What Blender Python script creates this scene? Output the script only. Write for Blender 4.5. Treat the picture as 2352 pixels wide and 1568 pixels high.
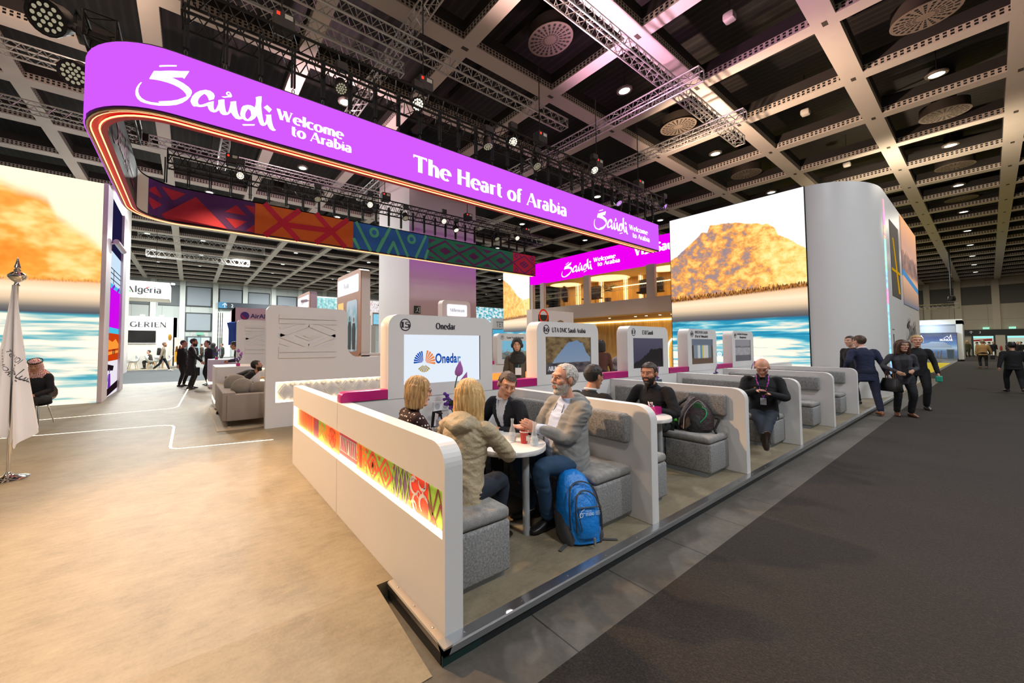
import bpy, bmesh, math, random
from mathutils import Vector as V, Matrix, noise
from mathutils.geometry import tessellate_polygon
PI = math.pi; R = math.radians; random.seed(7)
C = bpy.context.scene.collection
for o in list(bpy.data.objects): bpy.data.objects.remove(o)
SC = bpy.context.scene
# ---------------------------------------------------------------- camera
FPX, CX, CY, YAW, PITCH, ROLL, EYE = 855.17, 1019.88, 756.90, 0.971618765, 0.0400604102, 0.001844, 1.6
fw = V((math.cos(YAW)*math.cos(PITCH), math.sin(YAW)*math.cos(PITCH), math.sin(PITCH)))
rt = V((math.sin(YAW), -math.cos(YAW), 0)); dn = fw.cross(rt)
rt, dn = rt*math.cos(ROLL)+dn*math.sin(ROLL), dn*math.cos(ROLL)-rt*math.sin(ROLL)
cam = bpy.data.cameras.new('camera'); camo = bpy.data.objects.new('camera', cam); C.objects.link(camo)
cam.sensor_width = 36; cam.lens = FPX/2352*36; cam.clip_start = .05; cam.clip_end = 400
cam.shift_x = (1176-CX)/2352; cam.shift_y = (CY-784)/2352
camo.matrix_world = Matrix(((rt.x, -dn.x, -fw.x, 0), (rt.y, -dn.y, -fw.y, 0), (rt.z, -dn.z, -fw.z, EYE), (0, 0, 0, 1)))
SC.camera = camo
# ---------------------------------------------------------------- view, world
SC.view_settings.view_transform = 'Standard'; SC.view_settings.look = 'None'
SC.view_settings.exposure = 0.0; SC.view_settings.gamma = 1; SC.view_settings.use_curve_mapping = False
W = bpy.data.worlds.new('world'); SC.world = W; W.use_nodes = True
W.node_tree.nodes['Background'].inputs[0].default_value = (.62, .74, 1, 1)
W.node_tree.nodes['Background'].inputs[1].default_value = .28
SC.cycles.max_bounces = 5; SC.cycles.diffuse_bounces = 3; SC.cycles.glossy_bounces = 2
SC.cycles.transmission_bounces = 4; SC.cycles.transparent_max_bounces = 8
SC.cycles.sample_clamp_indirect = 4; SC.cycles.caustics_reflective = False; SC.cycles.caustics_refractive = False
# ---------------------------------------------------------------- lights (the hall's lamps, the stand's stage lights and added fills)
def light(kind, name, loc, power, col=(1, 1, 1), size=.3, to=None, spot=60, blend=.6):
    l = bpy.data.lights.new(name, kind); l.energy = power; l.color = col
    if kind == 'AREA': l.shape = 'DISK'; l.size = size
    else: l.shadow_soft_size = size
    if kind == 'SPOT': l.spot_size = R(spot); l.spot_blend = blend
    o = bpy.data.objects.new(name, l); C.objects.link(o); o.location = loc
    if to is not None: o.rotation_euler = (V(to)-V(loc)).to_track_quat('-Z', 'Y').to_euler()
    return o
WARM = (1, .64, .34); NEUT = (1, .93, .84); COOL = (.86, .93, 1)
for x, y, p in ((-5, -3, 260), (-7, 5, 260)): light('AREA', 'hall_lamp_light', (x, y, 9.9), p, (1, .93, .84), 1.2)  # unseen lamps behind the camera, added to light the flag and fronts
for i, (x, y) in enumerate([(3, -5), (10, -5), (18, -5), (27, -2), (40, -2), (56, 0), (75, 0)]):   # rows of hall lamps over the aisle
    light('AREA', 'hall_lamp_light', (x, y, 9.9), (620, 700, 520, 420, 520, 900, 900)[i], COOL if i < 3 else (1, .9, .74), 1.2)
for x, y, p in [(-2, 24, 1300), (4, 24, 1300), (-3, 38, 3000), (4, 40, 3000), (14, 36, 2600), (24, 24, 2000), (26, 44, 3600), (10, 52, 3000), (-2, 52, 2600), (60, 20, 3500)]:
    light('AREA', 'hall_lamp_light', (x, y, 9.9), p, (.95, 1, .98), 1.2)
for loc, to, p, col, a in [((1.2, 6.25, 6.2), (.0, 3.4, 0), 620, WARM, 80), ((-.6, 5.7, 6.2), (-2.2, 4.8, 0), 620, WARM, 85), ((-2.2, 7.6, 6.5), (1.1, 3.2, .55), 3200, (1, .60, .31), 50), ((2.4, 7.3, 6.5), (-1.2, 10, 5.3), 300, NEUT, 50), ((3.8, 6.25, 6.45), (2.2, 2.4, .8), 520, NEUT, 55),  # the spots aimed at the end wall and ring lining are added fills
        ((6.57, 6.25, 6.5), (4.6, 2.4, .8), 520, NEUT, 55), ((9.98, 6.2, 6.7), (7.2, 2.4, .8), 560, NEUT, 60), ((11.27, 6.2, 6.0), (11, 2.4, .8), 420, NEUT, 75),
        ((1.1, 11.9, 6.4), (-.4, 10, 0), 700, WARM, 95), ((5.2, 11.9, 6.4), (4.6, 7.4, 1), 900, NEUT, 85), ((8.3, 11.9, 6.4), (8, 8, 1), 900, NEUT, 85), ((12.5, 11.9, 6.4), (13, 9, 0), 700, WARM, 90)]:
    light('SPOT', 'stage_and_fill_spot', loc, p, col, .12, to, a)
for loc, to, p, col in [((-.6, 5.9, 6.9), (-.5, 3.5, 10), 2200, (1, .72, .5)), ((3.0, 6.2, 6.9), (2.6, 3, 10), 2000, (1, .74, .55)), ((9.6, 6.2, 6.9), (10, 4, 10), 1200, (1, .5, .8)), ((-2.4, 9, 6.9), (-4, 10, 10), 2000, (1, .74, .6)), ((4, 11.5, 7), (4, 14, 10), 1700, (1, .66, .75)), ((25, 2.2, 6.6), (27, 1, 10), 1500, (1, .82, .6)), ((14.0, 6.2, 6.9), (17, 4, 10), 2400, (1, .72, .52)), ((6.4, 6.2, 6.9), (6.2, 3.0, 10), 1900, (1, .66, .62))]:
    light('SPOT', 'ceiling_fill_uplight', loc, p, col, .15, to, 130, 1)  # wide upward spots added for spill and floor bounce on the ceiling
# ---------------------------------------------------------------- materials
def lin(c):
    if isinstance(c, str):
        c = [int(c[i:i+2], 16)/255 for i in (0, 2, 4)]
        return tuple(x/12.92 if x <= .04045 else ((x+.055)/1.055)**2.4 for x in c)
    return tuple(c)
MC = {}
class NT:
    """tiny node-graph helper"""
    def __init__(s, m):
        s.t = m.node_tree; s.b = s.t.nodes.get('Principled BSDF')
    def n(s, typ, ins=None, **kw):
        x = s.t.nodes.new(typ)
        for k, v in kw.items(): setattr(x, k, v)
        for k, v in (ins or {}).items(): s.set(x.inputs[k], v)
        return x
    def set(s, sock, v):
        if isinstance(v, bpy.types.NodeSocket): s.t.links.new(v, sock)
        elif isinstance(v, (tuple, list)) and len(v) == 3 and sock.type == 'RGBA': sock.default_value = (*v, 1)
        else: sock.default_value = v
    def m(s, op, a, b=0.0, c=0.0):
        x = s.n('ShaderNodeMath', operation=op)
        s.set(x.inputs[0], a); s.set(x.inputs[1], b); s.set(x.inputs[2], c); return x.outputs[0]
    def mix(s, f, a, b, mode='MIX'):
        x = s.n('ShaderNodeMix', data_type='RGBA', blend_type=mode)
        s.set(x.inputs[0], f); s.set(x.inputs[6], a); s.set(x.inputs[7], b); return x.outputs[2]
    def noise(s, vec, scale, detail=3, rough=.5, dist=0):
        x = s.n('ShaderNodeTexNoise', {'Vector': vec, 'Scale': scale, 'Detail': detail, 'Roughness': rough, 'Distortion': dist}); return x.outputs[0]
    def ramp(s, f, stops, interp='LINEAR'):
        x = s.n('ShaderNodeValToRGB'); s.set(x.inputs[0], f); r = x.color_ramp; r.interpolation = interp
        while len(r.elements) < len(stops): r.elements.new(.5)
        for e, (p, c) in zip(r.elements, stops): e.position = p; e.color = (*lin(c), 1)
        return x.outputs[0]
    def curve(s, f, pts):
        x = s.n('ShaderNodeFloatCurve'); s.set(x.inputs['Value'], f); c = x.mapping.curves[0]
        while len(c.points) < len(pts): c.points.new(.5, .5)
        for p, (a, b) in zip(c.points, pts): p.location = (a, b); p.handle_type = 'VECTOR'
        x.mapping.update(); return x.outputs[0]
    def co(s, which='Object'): return s.n('ShaderNodeTexCoord').outputs[which]
    def scale(s, v, sc):
        x = s.n('ShaderNodeMapping', {'Vector': v}); x.inputs['Scale'].default_value = sc; return x.outputs[0]
    def sep(s, v): return s.n('ShaderNodeSeparateXYZ', {0: v}).outputs
    def step(s, a, b): return s.m('GREATER_THAN', a, b)
    def ss(s, v, a, b):
        x = s.n('ShaderNodeMapRange', interpolation_type='SMOOTHSTEP'); s.set(x.inputs[0], v); s.set(x.inputs[1], a); s.set(x.inputs[2], b); return x.outputs[0]
def M(name, col='888888', rough=.5, metal=0, emis=0, nz=None, bump=None, ior=None, trans=0, alpha=1, sheen=0, coat=0):
    """flat or lightly mottled principled material. nz=(scale, amount), bump=(scale, strength)"""
    if name in MC: return MC[name]
    m = bpy.data.materials.new(name); m.use_nodes = True; MC[name] = m
    g = NT(m); b = g.b; c = lin(col)
    b.inputs['Roughness'].default_value = rough; b.inputs['Metallic'].default_value = metal
    b.inputs['Base Color'].default_value = (*c, 1)
    if trans: b.inputs['Transmission Weight'].default_value = trans
    if ior: b.inputs['IOR'].default_value = ior
    if alpha < 1: b.inputs['Alpha'].default_value = alpha
    if sheen: b.inputs['Sheen Weight'].default_value = sheen
    if coat: b.inputs['Coat Weight'].default_value = coat
    if emis: b.inputs['Emission Color'].default_value = (*c, 1); b.inputs['Emission Strength'].default_value = emis
    if nz:
        v = g.noise(g.co(), nz[0], 4, .6)
        k = g.m('MULTIPLY_ADD', g.m('SUBTRACT', v, .5), 2*nz[1], 1.0)
        x = g.n('ShaderNodeVectorMath', operation='SCALE'); x.inputs[0].default_value = c; g.set(x.inputs['Scale'], k); g.set(b.inputs['Base Color'], x.outputs[0])
    if bump:
        v = g.noise(g.co(), bump[0], 3, .6)
        x = g.n('ShaderNodeBump', {'Height': v, 'Strength': bump[1], 'Distance': bump[2] if len(bump) > 2 else .01}); g.set(b.inputs['Normal'], x.outputs[0])
    return m
def EM(name, col, st=1.0):
    m = M(name, col, .6, 0, st); b = m.node_tree.nodes['Principled BSDF']; b.inputs['Base Color'].default_value = (0, 0, 0, 1); b.inputs['Specular IOR Level'].default_value = 0; return m
def custom(name, fn, rough=.6):
    if name in MC: return MC[name]
    m = bpy.data.materials.new(name); m.use_nodes = True; MC[name] = m
    g = NT(m); g.b.inputs['Roughness'].default_value = rough; fn(g); return m
# ---------------------------------------------------------------- mesh builder
ORG = {}
class Fr:
    """flat frame: u to the right, v up, n towards the viewer"""
    def __init__(s, o, u, v): s.o = V(o); s.u = V(u).normalized(); s.v = V(v).normalized(); s.n = s.u.cross(s.v)
    def __call__(s, a, b, c=0): return s.o+s.u*a+s.v*b+s.n*c
def fX(x, y0=0, z0=0): return Fr((x, y0, z0), (0, -1, 0), (0, 0, 1))     # faces -x, u runs towards -y
def fY(y, x0=0, z0=0): return Fr((x0, y, z0), (1, 0, 0), (0, 0, 1))      # faces -y, u runs towards +x
def catmull(P, n=6, closed=False):
    P = [V(p) for p in P]; out = []; N = len(P)
    for i in range(N if closed else N-1):
        p0 = P[(i-1) % N] if closed or i else P[0]*2-P[1]; p1 = P[i]; p2 = P[(i+1) % N]
        p3 = P[(i+2) % N] if closed or i < N-2 else P[-1]*2-P[-2]
        for k in range(n):
            t = k/n; out.append(.5*((2*p1)+(p2-p0)*t+(2*p0-5*p1+4*p2-p3)*t*t+(3*p1-p0-3*p2+p3)*t**3))
    if not closed: out.append(P[-1])
    return out
def rrect(x0, x1, y0, y1, r, n=5, corners='1111'):
    """rounded rectangle; corners order: bottom-left, bottom-right, top-right, top-left"""
    p = []
    for k, (cx, cy, a) in enumerate([(x0, y0, 180), (x1, y0, 270), (x1, y1, 0), (x0, y1, 90)]):
        if corners[k] == '0': p.append((cx, cy)); continue
        ox = cx+(r if cx == x0 else -r); oy = cy+(r if cy == y0 else -r)
        for i in range(n+1): t = R(a+90*i/n); p.append((ox+r*math.cos(t), oy+r*math.sin(t)))
    return p
class B:
    def __init__(s): s.bm = bmesh.new(); s.mi = 0; s.uv = None
    def mat(s, i): s.mi = i; return s
    def face(s, vs):
        try: f = s.bm.faces.new(vs); f.material_index = s.mi; return f
        except ValueError: return None
    def poly(s, pts):
        return s.face([s.bm.verts.new(p) for p in pts])
    def flat(s, fr, loops, off=0.0):
        """2-D polygon with holes laid in a frame"""
        if not isinstance(loops[0][0], (tuple, list)): loops = [loops]
        pts = [p for l in loops for p in l]; vs = [s.bm.verts.new(fr(p[0], p[1], off)) for p in pts]
        n = len(s.bm.faces)
        for t in tessellate_polygon([[V((p[0], p[1], 0)) for p in l] for l in loops]):
            a, b, c = (V((*pts[i], 0)) for i in t)
            s.face([vs[i] for i in (t if (b-a).cross(c-a).z > 0 else t[::-1])])
        return s
    def rect(s, fr, x0, x1, y0, y1, off=0.0): s.face([s.bm.verts.new(fr(*p, off)) for p in ((x0, y0), (x1, y0), (x1, y1), (x0, y1))]); return s
    def line(s, fr, pts, w, off=0.0, closed=False):
        """flat polyline of width w, square joints"""
        P = [V((*p, 0)) for p in pts]; n = len(P)
        for i in range(n if closed else n-1):
            a, b = P[i], P[(i+1) % n]; d = (b-a)
            if d.length < 1e-6: continue
            d.normalize(); q = V((-d.y, d.x, 0))*w/2; e = d*w/2*.7
            s.lay = (getattr(s, 'lay', 0)+1) % 6; s.face([s.bm.verts.new(fr(p.x, p.y, off+s.lay*8e-5)) for p in (a-e-q, b+e-q, b+e+q, a-e+q)])
        return s
    def ring(s, fr, cx, cy, r0, r1, off=0.0, n=20, ry=1.0):
        c = [(math.cos(2*PI*i/n), math.sin(2*PI*i/n)*ry) for i in range(n)]
        if r0 <= 0: return s.flat(fr, [(cx+r1*a, cy+r1*b) for a, b in c], off)
        A = [s.bm.verts.new(fr(cx+r0*a, cy+r0*b, off)) for a, b in c]; D = [s.bm.verts.new(fr(cx+r1*a, cy+r1*b, off)) for a, b in c]
        for i in range(n): s.face([A[i], D[i], D[(i+1) % n], A[(i+1) % n]])
        return s
    def box(s, x0, x1, y0, y1, z0, z1, bev=0, seg=2):
        if x0 > x1: x0, x1 = x1, x0
        if y0 > y1: y0, y1 = y1, y0
        if z0 > z1: z0, z1 = z1, z0
        v = [s.bm.verts.new((x, y, z)) for z in (z0, z1) for x, y in ((x0, y0), (x1, y0), (x1, y1), (x0, y1))]
        fs = [s.face([v[i] for i in f]) for f in ((3, 2, 1, 0), (4, 5, 6, 7), (0, 1, 5, 4), (1, 2, 6, 5), (2, 3, 7, 6), (3, 0, 4, 7))]
        if bev:
            es = list({e for f in fs for e in f.edges})
            r = bmesh.ops.bevel(s.bm, geom=es, offset=bev, segments=seg, affect='EDGES', profile=.5)
            for f in r['faces']: f.material_index = s.mi
        return s
    def obox(s, c, ax, ay, az, sx, sy, sz, bev=0, seg=2):
        """oriented box: centre, axes, full sizes"""
        c = V(c); old = set(s.bm.verts)
        s.box(-sx/2, sx/2, -sy/2, sy/2, -sz/2, sz/2, bev, seg)
        ax, ay, az = V(ax), V(ay), V(az)
        for v in [w for w in s.bm.verts if w not in old]: p = v.co.copy(); v.co = c+ax*p.x+ay*p.y+az*p.z
        return s
    def prism(s, fr, pts, d0, d1, bev=0, seg=2):
        """extrude a 2-D outline of a frame from offset d0 to d1"""
        a = [s.bm.verts.new(fr(p[0], p[1], d0)) for p in pts]; b = [s.bm.verts.new(fr(p[0], p[1], d1)) for p in pts]; n = len(pts)
        fs = [s.face(a[::-1]), s.face(b)]+[s.face([a[i], a[(i+1) % n], b[(i+1) % n], b[i]]) for i in range(n)]
        if bev:
            es = list({e for f in fs[:2] for e in f.edges})
            r = bmesh.ops.bevel(s.bm, geom=es, offset=bev, segments=seg, affect='EDGES', profile=.5)
            for f in r['faces']: f.material_index = s.mi
        return s
    def rings(s, rs, caps=True, closed=False):
        L = [[s.bm.verts.new(p) for p in r] for r in rs]; n = len(L[0])
        for i in range(len(L) if closed else len(L)-1):
            a, b = L[i], L[(i+1) % len(L)]
            for k in range(n): s.face([a[k], a[(k+1) % n], b[(k+1) % n], b[k]])
        if caps and not closed: s.face(L[0][::-1]); s.face(L[-1])
        return s
    def tube(s, pts, r, n=8, closed=False, caps=True):
        pts = [V(p) for p in pts]; rr = r if isinstance(r, (list, tuple)) else [r]*len(pts); rs = []; N = len(pts); up = None
        for i, p in enumerate(pts):
            t = (pts[(i+1) % N]-pts[i-1]) if closed else (pts[min(i+1, N-1)]-pts[max(i-1, 0)])
            if t.length < 1e-9: t = V((0, 0, 1))
            t.normalize()
            if up is None: up = V((0, 0, 1)) if abs(t.z) < .9 else V((1, 0, 0))
            a = t.cross(up)
            if a.length < 1e-4: a = t.orthogonal()
            a.normalize(); b = a.cross(t); up = b
            rs.append([p+(a*math.cos(2*PI*k/n)+b*math.sin(2*PI*k/n))*rr[i] for k in range(n)])
        return s.rings(rs, caps, closed)
    def lathe(s, c, prof, n=20, axis=(0, 0, 1), caps=True):
        z = V(axis).normalized(); a = z.orthogonal().normalized(); b = z.cross(a); c = V(c)
        return s.rings([[c+z*h+(a*math.cos(2*PI*k/n)+b*math.sin(2*PI*k/n))*max(r, 1e-4) for k in range(n)] for r, h in prof], caps)
    def ell(s, c, rx, ry=None, rz=None, rot=None, u=14, v=9):
        ry = rx if ry is None else ry; rz = rx if rz is None else rz
        m = Matrix.Translation(V(c)) @ ((rot.to_4x4() if rot else Matrix.Identity(4)) @ Matrix.Diagonal((rx, ry, rz, 1)))
        r = bmesh.ops.create_uvsphere(s.bm, u_segments=u, v_segments=v, radius=1, matrix=m)
        for f in {f for w in r['verts'] for f in w.link_faces}: f.material_index = s.mi; f.smooth = True
        return s
    def loft(s, P, caps=True, n=16):
        """list of (centre, side axis, depth axis, half width, half depth[, squareness])"""
        rs = []
        for q in P:
            c, a, b, w, d = q[:5]; e = q[5] if len(q) > 5 else 1.0
            f = lambda x: math.copysign(abs(x)**e, x)
            rs.append([V(c)+V(a)*w*f(math.cos(2*PI*k/n))+V(b)*d*f(math.sin(2*PI*k/n)) for k in range(n)])
        return s.rings(rs, caps)
    def quv(s, pts, uvs=((0, 0), (1, 0), (1, 1), (0, 1))):
        """quad with UVs"""
        s.uv = s.uv or s.bm.loops.layers.uv.new('UVMap')
        f = s.poly(pts)
        for l, t in zip(f.loops, uvs): l[s.uv].uv = t
        return s
    def ob(s, name, mats, parent=None, smooth=0, org=None, **kw):
        bm = s.bm; bmesh.ops.remove_doubles(bm, verts=bm.verts, dist=1e-5) if kw.pop('weld', False) else None
        if kw.pop('fix', False): bmesh.ops.recalc_face_normals(bm, faces=bm.faces)
        if parent is not None: org = ORG[parent.name]
        elif org is None:
            bm.verts.ensure_lookup_table(); xs = [v.co for v in bm.verts]
            lo = V([min(p[i] for p in xs) for i in range(3)]); hi = V([max(p[i] for p in xs) for i in range(3)]); org = V(((lo.x+hi.x)/2, (lo.y+hi.y)/2, lo.z))
        org = V(org); bmesh.ops.translate(bm, verts=bm.verts, vec=-org)
        me = bpy.data.meshes.new(name); bm.to_mesh(me); bm.free()
        for m in (mats if isinstance(mats, (list, tuple)) else [mats]): me.materials.append(m)
        if smooth:
            me.shade_smooth(); me.set_sharp_from_angle(angle=R(smooth if smooth > 1 else 40))
        o = bpy.data.objects.new(name, me); C.objects.link(o); ORG[o.name] = org
        if parent is not None: o.parent = parent
        else: o.location = org
        props(o, **kw); return o
def props(o, label=None, cat=None, group=None, kind=None):
    if label: o['label'] = label
    if cat: o['category'] = cat
    if group: o['group'] = group
    if kind: o['kind'] = kind
    return o
def thing(name, loc, label=None, cat=None, group=None, kind=None):
    o = bpy.data.objects.new(name, None); o.empty_display_size = .1; C.objects.link(o); o.location = loc; ORG[o.name] = V(loc)
    return props(o, label, cat, group, kind)
def dup(root, d, label=None, group=None, kids=True):
    """copy a thing with its parts and sub-parts, moved by d"""
    r = root.copy(); C.objects.link(r); r.location = root.location+V(d); ORG[r.name] = V(r.location)
    if label: r['label'] = label
    if group: r['group'] = group
    def rec(a, b):
        for ch in list(a.children):
            c = ch.copy(); C.objects.link(c); c.parent = b; ORG[c.name] = ORG[r.name]; rec(ch, c)
    if kids: rec(root, r)
    return r
# ---------------------------------------------------------------- lettering: a high-contrast display face drawn with pen strokes
TK, TN = .205, .105
GL = {
'T': (.72, '.36,0 .36,.96;.02,.955 .70,.955;.035,.98 .035,.82!.05;.685,.98 .685,.82!.05;.25,.02 .47,.02!.045'),
'H': (.84, '.17,0 .17,1;.67,0 .67,1;.17,.53 .67,.53;.05,.02 .29,.02!.045;.05,.98 .29,.98!.045;.55,.02 .79,.02!.045;.55,.98 .79,.98!.045'),
'A': (.80, '.06,0 .40,.98!.07;.40,.98 .72,0;.18,.32 .56,.32!.06;0,.02 .16,.02!.045;.60,.02 .82,.02!.045'),
'W': (1.08, '.10,1 .33,0;.33,0 .53,.86!.07;.53,.98 .76,0;.76,0 .98,1!.07;0,.98 .20,.98!.045;.88,.98 1.06,.98!.045'),
'V': (.78, '.12,1 .41,0;.41,0 .69,1!.07;.02,.98 .24,.98!.045;.58,.98 .78,.98!.045'),
'S': (.60, '@.30,.745,.21,.235,20,180;.10,.74 .17,.60 .42,.45 .51,.27;@.30,.25,.21,.235,-160,10;.50,.80 .50,.94!.05;.09,.06 .09,.22!.05'),
'U': (.80, '.17,1 .17,.30;@.41,.30,.24,.29,180,360;.65,.30 .65,1!.08;.05,.98 .29,.98!.045;.55,.98 .75,.98!.045'),
'D': (.82, '.17,0 .17,1;@.17,.5,.54,.47,-90,90;.05,.02 .20,.02!.045;.05,.98 .20,.98!.045'),
'M': (1.0, '.12,0 .12,1!.08;.14,1 .50,.05;.50,.05 .84,1!.07;.86,0 .86,1;.02,.02 .22,.02!.045;.75,.02 .97,.02!.045'),
'C': (.74, '@.42,.5,.33,.475,45,315;.66,.74 .66,.95!.05'),
'E': (.66, '.17,0 .17,1;.17,.965 .58,.965;.17,.52 .48,.52;.17,.035 .60,.035;.585,.98 .585,.80!.05;.60,.02 .60,.22!.05;.47,.62 .47,.42!.05'),
'X': (.78, '.10,1 .66,0;.68,1 .08,0!.07;.02,.98 .2,.98!.045;.58,.98 .76,.98!.045;0,.02 .18,.02!.045;.56,.02 .78,.02!.045'),
'O': (.84, '@.42,.5,.33,.475,0,360'), '0': (.62, '@.31,.5,.23,.475,0,360'), 'Q': (.84, '@.42,.5,.33,.475,0,360'),
'I': (.36, '.18,0 .18,1;.06,.02 .30,.02!.045;.06,.98 .30,.98!.045'),
'R': (.76, '.17,0 .17,1;@.17,.74,.42,.235,-90,90;.34,.50 .66,.02;.05,.02 .29,.02!.045;.05,.98 .2,.98!.045'),
'P': (.70, '.17,0 .17,1;@.17,.72,.42,.25,-90,90;.05,.02 .29,.02!.045;.05,.98 .2,.98!.045'),
'B': (.72, '.17,0 .17,1;@.17,.75,.38,.22,-90,90;@.17,.27,.44,.25,-90,90'),
'G': (.80, '@.42,.5,.33,.475,45,345;.70,.42 .70,.08;.56,.44 .82,.44!.05;.66,.76 .66,.95!.05'),
'L': (.62, '.17,0 .17,1;.17,.035 .56,.035;.56,.02 .56,.24!.05;.05,.98 .29,.98!.045'),
'N': (.86, '.12,0 .12,1!.08;.14,1 .68,0;.70,0 .70,1!.08;.02,.02 .22,.02!.045;.60,.98 .80,.98!.045'),
'F': (.6, '.17,0 .17,1;.17,.965 .56,.965;.17,.52 .46,.52;.05,.02 .29,.02!.045'),
'a': (.56, '@.26,.49,.17,.19,10,150;.43,.50 .43,0;@.24,.20,.16,.19,0,360;.43,.02 .52,.02!.045'),
'b': (.64, '.15,0 .15,1.02;@.15,.34,.40,.335,-90,90;.06,1.0 .15,1.0!.045'),
'c': (.52, '@.31,.34,.235,.335,50,310'),
'd': (.64, '.49,0 .49,1.02;@.49,.34,.40,.335,90,270;.40,1.0 .49,1.0!.045'),
'e': (.58, '@.30,.34,.225,.335,0,310;.08,.37 .52,.37!.06'),
'f': (.42, '.18,0 .18,.80;@.36,.80,.18,.20,70,180;.04,.66 .36,.66!.06'),
'g': (.60, '.47,.68 .47,-.08;@.29,.36,.20,.31,0,360;@.27,-.08,.20,.19,180,360'),
'h': (.66, '.15,0 .15,1.02;@.33,.42,.18,.26,0,180;.51,.42 .51,0;.05,.02 .25,.02!.045;.42,.02 .60,.02!.045'),
'i': (.30, '.15,0 .15,.68;.05,.66 .15,.66!.045;.05,.02 .25,.02!.045;*.15,.86,.10'),
'l': (.30, '.15,0 .15,1.02;.05,1.0 .15,1.0!.045;.05,.02 .25,.02!.045'),
'm': (.96, '.15,0 .15,.68;@.31,.44,.16,.24,0,180;.47,.44 .47,0;@.64,.44,.17,.24,0,180;.81,.44 .81,0'),
'n': (.64, '.15,0 .15,.68;@.32,.42,.17,.26,0,180;.49,.42 .49,0;.05,.02 .25,.02!.045;.40,.02 .58,.02!.045'),
'o': (.62, '@.31,.34,.235,.335,0,360'),
'r': (.44, '.15,0 .15,.68;.15,.46 .24,.62 .40,.64!.11;.05,.02 .25,.02!.045'),
's': (.46, '@.23,.50,.15,.165,20,180;.09,.50 .16,.39 .31,.30 .37,.18;@.23,.17,.15,.165,-160,10'),
't': (.44, '.18,.90 .18,.16;@.33,.16,.15,.15,180,290;.04,.66 .38,.66!.06'),
'u': (.64, '.15,.68 .15,.26;@.32,.26,.17,.255,180,360;.49,0 .49,.68'),
'v': (.56, '.07,.68 .29,0;.29,0 .49,.68!.07'),
'x': (.54, '.08,.68 .46,0;.46,.68 .07,0!.07'), 'k': (.6, '.15,0 .15,1.02;.5,.68 .2,.32!.07;.28,.4 .54,0'),
'p': (.64, '.15,-.28 .15,.68;@.15,.34,.40,.335,-90,90'), 'y': (.56, '.07,.68 .30,0;.50,.68 .22,-.25!.07'), 'w': (.8, '.07,.68 .24,0;.24,0 .40,.62!.07;.40,.68 .58,0;.58,0 .74,.68!.07'),
'.': (.26, '*.13,.09,.11'), '(': (.34, '@.36,.45,.24,.65,120,240'), ')': (.34, '@-.02,.45,.24,.65,-60,60'), '&': (.8, '@.34,.25,.25,.24,60,360;.20,.62 .70,0;@.34,.75,.16,.2,-60,240'),
'1': (.40, '.22,0 .22,1;.06,.80 .22,.98!.07;.08,.02 .36,.02!.05'), '5': (.56, '.13,.96 .47,.96;.13,.96 .11,.56!.07;@.26,.32,.22,.29,-150,120'),
'6': (.58, '@.29,.30,.21,.29,0,360;.10,.34 .20,.72 .46,.98!.12'), '7': (.54, '.05,.955 .49,.955;.48,.94 .20,0'), '8': (.58, '@.29,.74,.18,.23,0,360;@.29,.26,.22,.25,0,360'),
'9': (.58, '@.29,.70,.21,.29,0,360;.48,.66 .38,.28 .12,.02!.12'), '2': (.56, '@.27,.72,.2,.26,0,170;.46,.66 .08,.06;.06,.04 .5,.04'), '3': (.5, '@.24,.75,.18,.22,-90,150;@.24,.27,.2,.26,-150,90'), ' ': (.30, '')}
def glyph_strokes(ch):
    w, d = GL.get(ch, GL['o']); out = []
    for st in d.split(';'):
        if not st: continue
        if st[0] == '*':
            x, y, r = map(float, st[1:].split(',')); out.append(('d', x, y, r)); continue
        wd = None
        if '!' in st: st, wd = st.split('!'); wd = float(wd)
        if st[0] == '@':
            cx, cy, rx, ry, a0, a1 = map(float, st[1:].split(',')); n = max(6, int(abs(a1-a0)/18))
            P = [(cx+rx*math.cos(R(a0+(a1-a0)*i/n)), cy+ry*math.sin(R(a0+(a1-a0)*i/n))) for i in range(n+1)]
        else: P = [tuple(map(float, p.split(','))) for p in st.split()]
        out.append(('s', P, wd))
    return w, out
def letters(b, fr, text, x, y, h, width=None, off=0.002, bold=1.0, track=0.02):
    """set text in the pen-stroke face; width scales the line to an exact length"""
    tot = sum(GL.get(c, GL['o'])[0]+track for c in text); sx = h if width is None else width/tot; X = x; lay = 0
    for c in text:
        w, st = glyph_strokes(c)
        for s_ in st:
            lay = (lay+1) % 7; o = off+lay*.00012
            if s_[0] == 'd': b.flat(fr, [(X+(s_[1]+dx*s_[3]*.8)*sx, y+(s_[2]+dy*s_[3])*h) for dx, dy in ((0, -1), (1, 0), (0, 1), (-1, 0))], o); continue
            P, wd = s_[1], s_[2]; L = []; Rr = []
            for i, p in enumerate(P):
                a = P[max(i-1, 0)]; q = P[min(i+1, len(P)-1)]; dx, dy = q[0]-a[0], q[1]-a[1]; l = math.hypot(dx, dy) or 1; dx /= l; dy /= l
                ww = (wd if wd else TN+(TK-TN)*abs(dy)**1.6)*bold/2
                L.append((X+(p[0]-dy*ww)*sx, y+(p[1]+dx*ww)*h)); Rr.append((X+(p[0]+dy*ww)*sx, y+(p[1]-dx*ww)*h))
            for i in range(len(P)-1):
                b.face([b.bm.verts.new(fr(*p, o)) for p in (L[i], Rr[i], Rr[i+1], L[i+1])])
        X += (w+track)*sx
    return X
_tx = {}
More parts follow.
